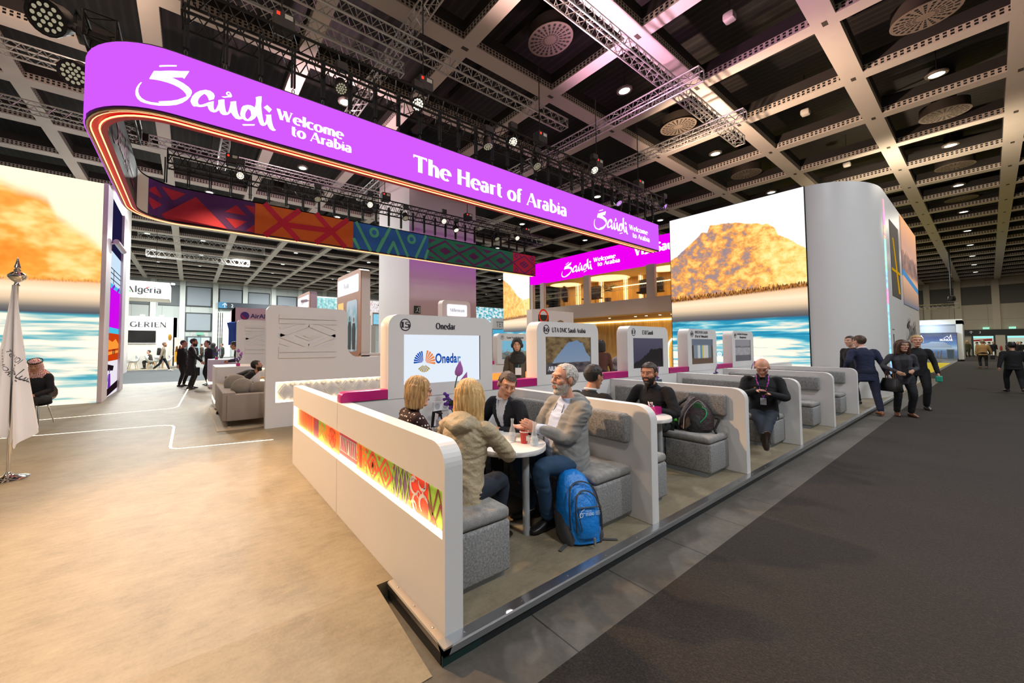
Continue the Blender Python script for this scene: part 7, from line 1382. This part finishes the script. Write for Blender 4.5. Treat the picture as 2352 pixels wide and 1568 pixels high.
for x in (-3.4, -2.0): b = B(); b.tube([(x, 32, 5.8), (x, 32, 9.9)], .012, 4); b.ob('cable', BLACK, t)
for x, y in ((-1.02, 31.2), (-3.2, 31.25)): b = B(); b.obox((x, y, 5.75), (1, 0, 0), (0, 1, 0), (0, 0, 1), .22, .2, .1); b.ob('spot', EM('stand_spot', 'f4ffff', 4), t)
t = thing('light_box', (-.6, 31.4, 0), 'glowing light box with a desert rock picture at the corner of the Algerian stand', 'light box'); b = B(); b.box(-.86, -.36, 31.2, 31.4, .05, 2.12); b.ob('box', WHITE, t)
b = B(); f = fY(31.195); b.mat(0).rect(f, -.84, -.38, 1.2, 2.08); b.mat(1).rect(f, -.84, -.38, .45, 1.2); b.mat(0).rect(f, -.84, -.38, .2, .45); b.mat(2).flat(f, [(-.8, 1.15), (-.76, 1.5), (-.68, 1.55), (-.64, 1.3), (-.58, 1.55), (-.5, 1.6), (-.42, 1.15)], .003); b.ob('picture', [EM('lb_sky', 'f6f1e4', 1.1), EM('lb_sand', 'f0b23c', 1.0), EM('lb_rock', '9a5a22', .6)], t)
CHW = M('chair_white', 'dfe2de', .4); WOOD = M('wood_light', 'c79a5a', .5)
for x, y, a, l in ((-3.55, 30.9, 20, 'white shell chair at the left of the Algerian stand table'), (-2.95, 30.85, 200, 'white shell chair at the right of the first Algerian table'), (-2.05, 30.9, 10, 'white shell chair behind the walking man, left'), (-1.65, 31.1, 100, 'white shell chair hidden behind the walking man'), (-1.25, 30.9, 190, 'white shell chair right of the walking man')): shell_chair((x, y, .05), a, l, CHW, WOOD, 1.1)
for x, l in ((-3.3, 'round wooden table of the Algerian stand, left'), (-1.62, 'round wooden table of the Algerian stand behind the walking man')): t = thing('round_table', (x, 30.9, .05), l, 'table'); b = B(); b.lathe((x, 31.0, .78), [(.32, 0), (.32, .03)], 18); b.ob('tabletop', WHITE, t); b = B(); b.lathe((x, 31.0, .05), [(.2, 0), (.03, .03), (.03, .73)], 12); b.ob('leg', M('leg_grey', 'a3a6a8', .4), t, 1)
t = thing('potted_plant', (-.9, 30.7, .05), 'low grey plant pot cluster at the light box foot', 'plant'); b = B(); [b.ell((-.95+.14*k, 30.7, .14), .1, .08, .09) for k in range(5)]; b.ob('stones', M('pebble', '8a8a84', .7, nz=(20, .4)), t)
# airline stand
t = thing('airline_stand', (2.8, 22.1, 0), 'pink lit box sign of an airline with a red and violet globe mark', 'sign'); AP = M('airline_pink', 'e8c4cc', .5); b = B(); b.box(1.91, 5.2, 22, 24, 2.82, 3.55); b.box(1.91, 1.93, 22.0, 25, 2.82, 3.55); b.ob('box', AP, t); b = B(); b.box(2.3, 5.2, 22.3, 22.5, ZP*0, 2.8); b.ob('wall', M('airline_wall', 'd8cfd0', .5), t)
f = fY(21.99); b = B(); b.ring(f, 2.36, 3.13, 0, .21, .002, 28); g1 = b.ob('globe', M('globe_violet', '4a2a80', .4), t); b = B()
for k in range(6): b.line(f, [(2.36-.20*math.cos(R(20+k*16)), 3.13+.20*math.sin(R(20-k*17))), (2.30, 3.08-.02*k), (2.44, 2.97+.01*k)], .022, .004)
b.ob('stripes', M('globe_red', 'c8202c', .4), g1); b = B(); sans(b, f, 'AirAlgerie', 2.62, 3.02, .24, None, .002, .02); b.ob('lettering', M('air_ink', '3a2a6a', .5), t)
b = B(); b.prism(Fr((1.65, 22.2, 0), (0, -1, 0), (0, 0, 1)), [(0, 1.6), (.15, 1.6), (.15, 2.75), (0, 2.8)], -.35, 0); b.flat(fY(22.0), [(1.55, 2.75), (1.85, 2.75), (1.9, 1.6), (1.75, 1.9)], .0); b.ob('blue_fin', M('air_blue', '1f4fa8', .5), t)
t = thing('direction_sign', (5, 58.9, 6.6), 'dark hanging direction sign with an arrow and the number 2', 'sign'); b = B(); b.box(3.1, 12, 58.7, 58.9, 6.62, 7.42); b.ob('board', M('sign_navy', '16222e', .5), t); f = fY(58.69); b = B(); b.rect(f, 3.1, 4.1, 6.62, 7.42); b.ob('blue_field', M('sign_blue', '2a6f96', .5), t); b = B(); b.line(f, [(3.85, 6.75), (3.85, 7.3)], .07, .005).line(f, [(3.6, 7.05), (3.85, 7.3), (4.1, 7.05)], .07, .006); sans(b, f, '2', 4.6, 6.78, .45, None, .005); b.ob('lettering', M('sign_white', 'e8f0f4', .5), t)
# screens and stands far behind
def farscreen(x0, x1, y, z0, z1, label, cols, nz_=3):
    t = thing('far_screen', ((x0+x1)/2, y, z0), label, 'screen'); b = B(); b.quv([(x0, y, z0), (x1, y, z0), (x1, y, z1), (x0, y, z1)]); b.ob('picture', custom('far_'+cols[0]+cols[-1], lambda g: em(g, g.ramp(g.noise(g.scale(g.co('UV'), (nz_*3, nz_*1.5, 1)), 1.0, 4, .6), [(.32+.36*i/(len(cols)-1), c) for i, c in enumerate(cols)]), .9)), t); b = B(); b.box(x0-.05, x1+.05, y+.01, y+.3, z0-.05, z1+.1); b.box((x0+x1)/2-.2, (x0+x1)/2+.2, y+.02, y+.2, 0, z0); b.ob('shell', M('far_shell', 'a89c94', .6), t); return t
farscreen(10.9, 13.2, 40, 5.0, 6.65, 'far turquoise screen between the two copper kiosks', ['2fa0b0', '8fd8d8', 'e8f8f0'])
farscreen(9.7, 10.5, 40, 5.0, 6.3, 'far amber screen left of the turquoise one', ['7a4a10', 'e0a030', 'f8d070'])
farscreen(12.6, 13.6, 30, 4.1, 5.4, 'white screen with dark red figures left of the pink core', ['d8203a', 'ffffff', 'f8f0f0', '2a1a2a'])
farscreen(9.6, 11.6, 22, 2.9, 3.55, 'pale blue sign between kiosk and column 15', ['6fc4ea', '9adcf4', '7acdf0'])
farscreen(36.4, 43.6, 45, 5.0, 7.5, 'far turquoise and white screen right of the pink core', ['1f7f98', '4fc0d0', 'f0fbff', 'ffffff'], 5)
t = thing('grey_sign', (28.5, 30, 0), 'grey sign lettered TETRAP at the edge of the narrow screen', 'sign'); b = B(); b.box(26.8, 30.5, 30, 30.3, 3.28, 4.45); b.box(28.2, 28.8, 30.02, 30.2, 0, 3.28); b.ob('board', M('tetra_grey', '8d8784', .6), t); b = B(); sans(b, fY(29.99), 'TETRAPYLON', 27.3, 3.5, .62, 4.0, .004); b.ob('lettering', M('tetra_ink', '4c4846', .6), t)
t = thing('blue_poster', (24, 26, 0), 'blue poster panel below the grey sign', 'poster'); b = B(); b.box(23.4, 25.4, 26, 26.2, 1.2, 3.0); b.box(24, 24.6, 26.02, 26.15, 0, 1.2); b.ob('panel', M('poster_blue', '3aa0c8', .5), t); b = B(); b.ell((24.4, 25.98, 1.9), .3, .02, .45); b.ob('dome', M('poster_ochre', 'b8925a', .6), t)
t = thing('emergency_exit_sign', (9.6, 13.9, 3), 'small dark green exit sign with a running figure on the pink core', 'sign'); b = B(); b.box(7.98, 8.28, 13.93, 13.99, 2.95, 3.28); b.ob('board', M('exit_green', '1c3a32', .4), t); f = fY(13.92); b = B(); b.line(f, [(8.03, 3.0), (8.1, 3.08), (8.14, 3.18), (8.08, 3.16)], .025, .002).line(f, [(8.11, 3.08), (8.18, 3.0)], .025, .002).ring(f, 8.16, 3.22, 0, .022, .002).rect(f, 8.21, 8.25, 2.98, 3.24, .002); b.ob('pictogram', M('exit_pale', 'cfe8dc', .4), t)
# cruise stand and the far gate on the right
t = thing('cruise_stand', (58, 2.7, 0), 'blue cruise exhibition wall with a ship and MUNKAR lettering', 'stand'); b = B(); b.box(57.6, 61, 1.7, 9, 0, .17); b.ob('floor', M('stand_grey_floor', 'a9a9a6', .5), t)
def m_ship(g):
    u, v, _ = g.sep(g.co('UV')); n = g.noise(g.co('UV'), 6, 4, .6); c = g.ramp(v, [(0, '0c1830'), (.3, '2f6aa8'), (.42, 'b8d4e8'), (.55, '5a94d0'), (.8, '1a3f9a'), (1, '101c50')]); em(g, g.mix(g.m('MULTIPLY', n, .3), c, lin('d8e8f4')), .75)
b = B(); b.quv([(58, 6.5, .2), (58, 1.68, .2), (58, 1.68, 2.58), (58, 6.5, 2.58)]); w = b.ob('picture', custom('cruise_picture', m_ship), t); b = B(); b.box(58.01, 58.2, 1.66, 6.6, .17, 2.62); b.ob('shell', M('navy', '101624', .5), t)
f = fX(57.99); b = B(); b.flat(f, [(-4.2, 1.22), (-1.95, 1.22), (-2.05, 1.45), (-2.3, 1.6), (-3.1, 1.72), (-3.6, 1.6), (-4.3, 1.45)], .0); b.flat(f, [(-3.4, 1.6), (-2.2, 1.6), (-2.4, 1.75), (-3.1, 1.8)], .004); b.ob('ship', M('ship_grey', 'a9b8c8', .5), w)
b = B(); sans(b, f, 'GOYA', -4.6, 2.12, .3, 1.05, .006, .02); sans(b, f, 'CRUISE', -5.1, 1.75, .3, 1.55, .006, .02); sans(b, f, 'MUNKAR', -2.62, 1.86, .2, .72, .006, .03); b.line(f, [(-2.4, 2.1), (-2.2, 2.3), (-2.1, 2.1), (-2.0, 2.42), (-1.98, 2.1)], .03, .006); b.ob('lettering', WHT, w)
b = B(); b.box(57.2, 57.35, 3.3, 4.2, .17, 1.0); b.box(57.1, 57.2, 1.82, 2.25, .17, 1.1, .01); b.ob('counter', M('counter_grey', '9aa0a8', .5), t); b = B(); b.rect(fX(57.19), -4.15, -3.35, .25, .95).rect(fX(57.09), -2.2, -1.87, .25, 1.02); b.ob('counter_front', M('cf_pale', '5b7388', .5), t)
b = B()
for k in range(5): b.tube([(56.9, 2.5+.2*k, 1.0-.1*k), (57.0, 2.6+.18*k, .2)], .03, 5)
b.ob('trestle', M('trestle', 'b8a488', .6), t)
b = B(); b.box(58.2, 62, 1.35, 1.7, .17, 3.75); b.box(58.2, 62, 1.35, 9, 3.4, 3.85); b.ob('white_frame', M('cruise_white', 'e6ebe8', .5), t); b = B(); b.box(58.25, 58.3, 1.7, 9, 2.6, 3.4); b.ob('grey_fascia', M('cruise_grey', 'a8aeb4', .6), t)
light('AREA', 'cruise_light', (57, 3.2, 3.3), 60, (.6, .75, 1), .8, (58, 3.2, 2.0))
b = B(); b.box(33.8, 51.5, 1.85, 12, 0, .012); b.ob('trim_yellow_carpet', M('yellow_carpet', 'e8d400', .9), org=(0, 0, 0), kind='structure'); b = B(); b.box(33.8, 57.6, 1.75, 2.4, .0, .009); b.box(33.6, 58, 1.7, 1.86, 0, .01); b.ob('trim_grey_carpet', M('pale_carpet', '6f7274', .9), org=(0, 0, 0), kind='structure')
truss((55, 8, 4.9), (55, 1.35, 4.9), 'far lighting truss frame hanging over the cruise stand', ALU, .4, pitch=.5); 
t = thing('stage_light', (55, 1.7, 5.3), 'black lamps on the far truss over the cruise stand', 'stage light'); b = B(); b.lathe((55, 1.75, 5.3), [(.2, 0), (.25, .2), (.2, .45), (.05, .5)], 10); b.ob('head', HEAD, t, 1); b = B(); b.tube([(55, 1.75, 5.7), (55, 1.75, 9.9)], .05, 5); b.ob('cable', HEAD, t)
b = B(); sans(b, fX(86.19), '3', 1.0, 2.95, .32, None, .004) if 0 else sans(b, fX(86.19), '3', -.75, 2.95, .3, None, .004); b.line(fX(86.19), [(-1.35, 2.95), (-1.35, 3.25)], .05, .004).line(fX(86.19), [(-1.48, 3.12), (-1.35, 3.25), (-1.22, 3.12)], .05, .005); b.ob('trim_gate_lettering', M('sign_white', 'e8f0f4', .5), kind='structure')
for y, l in ((.2, 'green exit sign over the far gate, left one'), (-1.7, 'green exit sign over the far gate, right one')): t = thing('exit_sign', (86.1, y, 3.5), l, 'sign'); b = B(); b.box(86.1, 86.3, y-.25, y+.25, 3.48, 3.75); b.ob('board', EM('exit_glow', '9fe8c8', 1.1), t)
t = thing('exit_sign', (1, 59.1, 3), 'small exit sign over the doors in the back wall', 'sign'); b = B(); b.box(.7, 1.5, 59.0, 59.15, 2.95, 3.25); b.ob('board', EM('exit_glow', '9fe8c8', 1.1), t)
t = thing('red_awning', (88, .6, 2), 'red awning seen through the left far gate', 'awning'); b = B(); b.prism(Fr((86.14, 0, 0), (0, -1, 0), (0, 0, 1)), [(-1.2, 1.9), (.2, 1.95), (.2, 2.25), (-1.2, 2.1)], 0, .05); b.ob('cloth', M('awning_red', 'c01828', .6), t)
t = thing('fire_extinguisher', (85.9, -.8, .4), 'red fire extinguisher on the pillar between the far gates', 'extinguisher'); b = B(); b.lathe((85.92, -.8, .75), [(.02, 0), (.09, .02), (.09, .45), (.04, .52), (.03, .6)], 10); b.ob('cylinder', M('ext_red', 'b8202a', .4), t, 1)
# furniture seen upstairs in the lounge
CHD = M('office_black', '2a2624', .7)
def office_chair(y, label, x=17.3):
    t = thing('office_chair', (x, y, 3.6), label, 'chair', 'dark office chairs upstairs'); b = B(); b.prism(Fr((x, y+.27, 0), (0, -1, 0), (.08, 0, 1)), rrect(0, .54, 4.0, 4.68, .08), -.04, .02, .01, 1); b.ob('backrest', CHD, t, 30, fix=True); b = B(); b.box(x, x+.5, y-.25, y+.25, 3.98, 4.06, .02); b.ob('seat', CHD, t); b = B(); b.tube([(x+.25, y, 3.98), (x+.25, y, 3.65)], .025, 6); b.ob('post', BLACK, t); b = B(); [b.tube([(x+.25, y, 3.68), (x+.25+.25*math.cos(a), y+.25*math.sin(a), 3.63)], .02, 5) for a in (0, 1.26, 2.5, 3.8, 5)]; b.ob('base', BLACK, t)
for y, l in ((9.05, 'dark office chair upstairs at the centre pane'), (8.5, 'second dark office chair upstairs at the centre pane'), (12.0, 'dark office chair upstairs in the left pane'), (11.6, 'second dark office chair upstairs in the left pane')): office_chair(y, l)
def palm(x, y, z, h, label):
    t = thing('potted_palm', (x, y, z), label, 'plant', 'potted palms upstairs'); b = B(); b.lathe((x, y, z), [(.12, 0), (.17, .28), (.15, .28)], 14); b.ob('pot', M('pot_grey', '9a8f80', .6), t, 1); b = B(); rng = random.Random(int(y*10))
    for i in range(16):
        a = rng.uniform(0, 6.28); r = rng.uniform(.25, .5)*h; P = [V((x, y, z+.28)), V((x+math.cos(a)*r*.4, y+math.sin(a)*r*.4, z+.3+h*.55)), V((x+math.cos(a)*r, y+math.sin(a)*r, z+.3+h*rng.uniform(.3, .7)))]; P = catmull(P, 5); sd = V((-math.sin(a), math.cos(a), 0))
        for k in range(3, len(P)-1):
            for q in (-1, 1): e = P[k]+sd*q*.14*h*(1-.5*k/len(P))+V((math.cos(a)*.06, math.sin(a)*.06, -.05)); b.poly([P[k], P[k]+(P[k+1]-P[k])*.5, e])
    b.ob('fronds', M('palm_green', '4f5f30', .6), t); return t
palm(17.0, 10.55, 3.6, .95, 'potted palm upstairs behind the centre pane'); palm(17.0, 14.45, 3.6, .8, 'plant upstairs behind the narrow left pane')
t = thing('coat_rack', (17.2, 13.3, 3.6), 'dark coats hanging upstairs behind the left pane', 'coats'); b = B(); b.tube([(17.2, 13.3, 3.6), (17.2, 13.3, 4.9)], .02, 6); b.ob('pole', BLACK, t); b = B(); b.loft([((17.2, 13.3, 4.85), (0, 1, 0), (1, 0, 0), .08, .06), ((17.2, 13.3, 4.6), (0, 1, 0), (1, 0, 0), .24, .12), ((17.2, 13.25, 4.2), (0, 1, 0), (1, 0, 0), .22, .12), ((17.2, 13.2, 3.95), (0, 1, 0), (1, 0, 0), .14, .1)], n=12); b.ob('coats', CHD, t, 1)
t = thing('arch_sculpture', (18.5, 9.2, ZP), 'glowing arched niche in the lounge beside sign column 17', 'niche'); b = B(); b.tube(catmull([(19.4, 8.9, ZP), (19.4, 8.9, 1.5), (19.4, 8.6, 1.9), (19.4, 8.3, 1.5), (19.4, 8.3, ZP)], 5), .04, 6); b.ob('frame', EM('warm_strip', 'ffe2a0', 4), t)
t = thing('camel_sculpture', (17.2, 7.3, ZP), 'orange camel-coloured panel at the edge of the tower screen', 'sculpture'); b = B(); b.prism(fX(17.0), [(-7.6, .9), (-7.0, .9), (-7.0, 1.6), (-7.3, 1.85), (-7.6, 1.4)], -.1, 0); b.ob('panel', M('camel_orange', 'd8741e', .5, nz=(5, .3)), t)
# ================================================================ standing and distant people
FAR = dict(vox=2.2); VF = dict(vox=4)
def magazine(J):
    b = B(); d = (J['F']*-.55+J['L']*.1+J['U']*-.45).normalized(); c = J['wR']+d*.05; b.tube([c-d*.13, c+d*.15], .026, 10); b.ob('rolled_magazine', M('magazine', 'cfc4c8', .5, nz=(40, .4)), J['root'], 1)
person((12.86, 1.62, 0), 35, 'man in a navy suit stepping up onto the stage, seen from behind', 1.04, .93, lean=10, hy=25, hp=8, lh=(.16, .28, .95), rh=(-.10, -.30, .86), rel=(-1, -.5, -.3), lf=(.42, .20, .175), rf=(-.26, -.07, .085), lk=(1, .2, .4), skin='d09a82', hc=('2f2018', '57402f'), top=('18203c', 1), collar='e4e6ec', pants='161c34', shoe='7a4a24', hem=-.22, extra=magazine, vox=1.4)
def handbag(J):
    s = J['s']; t = thing('handbag', J['eR'], 'black handbag with brown handles on the arm of the woman in the grey blazer', 'bag'); c = J['eR']+(J['wR']-J['eR'])*.55+V((0, 0, -.34)); q = J['L']*.35+J['F']*.9; q.z = 0; q.normalize(); p = V((q.y, -q.x, 0)); b = B(); b.rings([[c+q*w*x+p*d*y+V((0, 0, z)) for x, y in rrect(-1, 1, -1, 1, .3, 3)] for z, w, d in ((-.15, .20, .06), (-.13, .21, .07), (.0, .19, .065), (.14, .155, .03))]); b.ob('body', M('leather_black', '0c0b0c', .45), t, 60)
    for k in (-1, 1): b = B(); b.tube(catmull([c+q*-.09+p*.02*k+V((0, 0, .13)), c+q*-.07+p*.02*k+V((0, 0, .27)), c+p*.02*k+V((0, 0, .345)), c+q*.07+p*.02*k+V((0, 0, .27)), c+q*.09+p*.02*k+V((0, 0, .13))], 5), .010, 6); b.ob('handle', M('leather_brown', '5a3a22', .5), t, 1)
person((13.05, 1.12, 0), 205, 'woman with long brown hair and glasses in a grey blazer', .97, .93, lean=2, hy=12, lh=(.20, .10, 1.05), rh=(.22, -.16, 1.02), rel=(-.3, -.9, -.5), skin='d2a084', hair='long', hc=('2e1a12', '5a3626'), top=('35343a', 1), shirt='16141a', pants='121318', shoe='5a3018', fem=1, glasses=True, topname='blazer', collar='open', extra=handbag, vox=1.4, hem=-.2)
person((14.75, 1.02, 0), 190, 'woman with short blonde hair in a black top', 1.04, .93, lean=2, hy=6, lh=(.1, .28, .86), rh=(.12, -.2, .9), skin='d8a288', hair='short', hc=('a8804e', 'dcb880'), top=('101013', 1), pants='0f1014', fem=1, topname='top', vox=1.4, extra=lambda J: (lambda b: (b.box(J['wL'].x-.08, J['wL'].x+.08, J['wL'].y-.06, J['wL'].y+.04, J['wL'].z-.2, J['wL'].z-.06, .02), b.ob('green_pouch', M('pouch_teal', '1f9a80', .5), J['root'])))(B()))
person((13.8, 1.95, .094), 150, 'person in black hidden behind the man in the navy suit', .98, .93, lean=3, skin='d0a088', hair='short', hc=('241a14', '40302a'), top=('121216', 1), pants='111116', vox=2.5)
def tag(J):
    b = B(); b.obox(J['chest'](.42, .135, .02), J['shL'], J['chF'], J['sp'], .10, .006, .12, .003); b.ob('badge', M('badge_white', 'e8e4e6', .5), J['root']); b = B(); b.tube([J['chest'](.86, .1, .05), J['chest'](.55, .14, .02)], .008, 5); b.ob('lanyard', M('lanyard_teal', '2a8a8a', .6), J['root'])
person((4.62, 4.55, .094), 222, 'woman in a dark hijab and brown blazer standing behind the magenta block', .93, .93, lean=1, hp=2, lh=(.05, .27, .80), rh=(.05, -.27, .80), skin='c99678', hair='hijab', hc=('1c1a18', '2c2926'), top=('4a4034', 1), shirt='0e0d0e', collar='open', pants='131214', fem=1, topname='blazer', extra=tag, vox=1.3, hem=-.22)
person((7.75, 5.0, .094), 40, 'woman with dark bobbed hair in a brown coat behind sign column 16', .93, .93, lean=8, hair='bob', hc=('120d0c', '241a18'), skin='c99678', top=('4c2a1e', 1), pants='1a1414', fem=1, topname='coat', vox=2)
person((7.95, 4.6, .094), 60, 'person in a grey headscarf bending behind the magenta block by column 16', .9, .62, lean=30, hair='hijab', hc=('7a7276', '8d858a'), skin='c99678', top=('2a282c', 1), pants='1a1a1e', fem=1, vox=2, lf=(.1, .1, .085), rf=(0, -.1, .085))
# left side
person((-2.33, 10.28, .094), 250, 'man in a red checked headcloth sitting on the beige shell chair', .95, .54, lean=14, hy=18, hp=16, lh=(.36, .14, .62), rh=(.36, -.14, .62), lf=(.42, .1, .085), rf=(.42, -.1, .085), skin='b88464', hair='ghutra', hc=('b5262e', 'e6cfc8'), top=('15131a', 1), pants='15131a', vox=1.4)
def case(J):
    c = J['wL']+V((0, 0, -.26)); q = J['F']; p = J['L']; t = thing('briefcase', c, 'black laptop bag with a red tag in the hand of the bearded man', 'bag'); b = B(); b.obox(c, q, p, (0, 0, 1), .42, .10, .29, .02); b.ob('body', M('nylon_bag', '121114', .6), t); b = B(); b.tube([c+q*-.07+V((0, 0, .14)), c+q*-.06+V((0, 0, .2)), c+q*.06+V((0, 0, .2)), c+q*.07+V((0, 0, .14))], .01, 6); b.ob('handle', BLACK, t); b = B(); b.obox(c+p*.055+q*.1+V((0, 0, -.1)), q, p, (0, 0, 1), .08, .004, .04); b.ob('red_tag', M('tag_red', 'e02030', .5), t)
person((.05, 15.5, .094), -12, 'tall bearded man in a black suit holding a laptop bag', 1.0, .93, lean=2, hp=6, lh=(.0, .28, .80), rh=(.34, -.16, .95), skin='c08a6e', hc=('120d0b', '2a1f1a'), beard=('120d0b', '241a16', .016), top=('121114', 1), shirt='e4e2e0', collar='e8e6e4', pants='121114', hem=-.26, vox=1.6, extra=case)
person((-.22, 16.5, .094), -30, 'second man in black standing close behind the bearded man', .97, .93, lean=2, skin='c08a6e', hc=('120d0b', '2a1f1a'), top=('131215', 1), pants='131215', hem=-.24, vox=2)
person((.62, 16.6, .094), 200, 'man in black facing the bearded man at the far counter', .97, .93, lean=4, skin='c89a80', hc=('120d0b', '2a1f1a'), top=('15141a', 1), pants='15141a', hem=-.24, vox=2)
person((1.45, 14.2, .094), 168, 'man in a dark suit leaning over the far counter with papers', .97, .90, lean=18, hp=14, lh=(.36, .14, 1.0), rh=(.42, -.12, 1.0), skin='b98264', hc=('100c0b', '26201c'), top=('1a1a28', 1), shirt='e0dedc', collar='e4e2e0', pants='16161e', vox=1.6)
person((.78, 9.55, .094), -8, 'man in a black jacket and beige trousers bending far forward behind the sofa', .97, .76, lean=72, hy=0, hp=-10, lh=(.46, .18, .62), rh=(.42, -.22, .66), lf=(-.12, .12, .085), rf=(-.2, -.12, .085), skin='c08c70', hc=('120e0c', '2c221c'), beard=('17110e', '2a201a', .004), top=('131318', 1), pants='b8a488', vox=1.5, hem=-.1)
def bag(J):
    b = B(); c = J['chest'](.5, -.2); b.obox(c, J['shL'], J['chF'], J['sp'], .3, .18, .45, .05, 2); b.ob('backpack', M('pack_dark', '26221f', .7), J['root'], 40)
person((-1.35, 28.6, 0), 0, 'man in a beige jacket with a dark backpack walking past the Algerian stand', 1.04, .90, lean=4, lh=(.1, .25, .8), rh=(-.1, -.25, .8), lf=(.34, .08, .085), rf=(-.42, -.08, .16), skin='c89478', hc=('6a4a34', '8d6a4c'), beard=('7a5034', '9a6a48', .006), top=('9c8f7a', 1), pants='15151a', shoe='d8cfc4', extra=bag, **FAR)
person((-2.05, 31.3, .05), 200, 'person in dark clothes sitting behind the walking man', .95, .5, lean=15, hair='short', hc=('15110f', '2a2420'), top=('4a463e', 1), pants='15151a', lf=(.4, .1, .085), rf=(.4, -.1, .085), **FAR)
person((1.2, 27.5, 0), 60, 'woman in a black dress with red boots in the side aisle', 1.0, .93, lean=2, hair='long', hc=('120e0d', '241c1a'), top=('0e0d0f', 1), pants=None, skirt=('0e0d0f', .4), barelegs=True, shoe='b81c28', fem=1, **FAR)
FP = [((1.6, 33, 0), 180, 'visitor in grey far along the side aisle', '6a7478'), ((2.3, 36, 0), 200, 'visitor in dark green far along the side aisle', '2f3a34'), ((.3, 33.5, 0), 90, 'visitor in black before the back wall doors', '1a1a1c'), ((3.0, 30, 0), 170, 'visitor in a white top beside the airline stand', 'c8ccd0'), ((3.4, 34, 0), 220, 'visitor in navy beside the airline stand', '242a3c'), ((.9, 38, 0), 150, 'visitor in brown before the back wall doors', '4a3a30')]
for l, a, lb, c in FP: person(l, a, lb, 1.0, .93, top=(c, 1), pants='1a1a1e', **VF)
person((43.0, .27, 0), 8, 'man in a tan and grey jacket walking away with a black bag', 1.06, .93, lean=2, rh=(.1, -.34, .82), hair='short', hc=('8a7a68', 'a89a86'), top=('b08a58', 1), pants='14151a', shoe='6a4a30', vox=2.5, fat=1.1, extra=lambda J: (lambda b: (b.obox(J['wR']+V((0, 0, -.2)), J['F'], J['L'], (0, 0, 1), .34, .16, .28, .03), b.ob('bag', M('nylon_bag', '121114', .6), J['root'])))(B()))
person((22.3, -.42, 0), 12, 'man dressed in black walking away at the right edge', .97, .90, lean=4, lh=(-.12, .32, .8), rh=(.1, -.3, .82), lf=(.26, .09, .085), rf=(-.3, -.09, .13), hair='short', hc=('0c0a0a', '1a1716'), skin='b8876c', top=('0d0c0e', 1), pants='0d0c0e', shoe='0d0c0c', vox=1.8, fat=1.15)
person((66.8, 1.85, 0), 190, 'woman in a red jacket far down the aisle', 1.1, .93, hair='long', hc=('b89468', 'd8bc90'), top=('c81c24', 1), pants='1a2030', fem=1, **VF); person((71.5, 1.4, 0), 160, 'woman in an olive coat far down the aisle', 1.12, .93, hair='long', hc=('b89468', 'd8bc90'), top=('4a4a2c', 1), pants='2a3024', fem=1, **VF)
rng = random.Random(11)
for k in range(12): person((79+rng.uniform(0, 5), (-1.3-.27*k) if k < 8 else (.8-.35*(k-8)), 0), rng.uniform(0, 360), ['visitor in black in the crowd at the right far gate', 'visitor in black in the crowd at the right far gate'][0] if k < 8 else 'visitor in dark clothes at the left far gate', 1.05, .93, group='crowd at the far gates', top=(rng.choice(['131214', '1c1a20', '24201e', '2a2a30']), 1), pants='121214', vox=5)
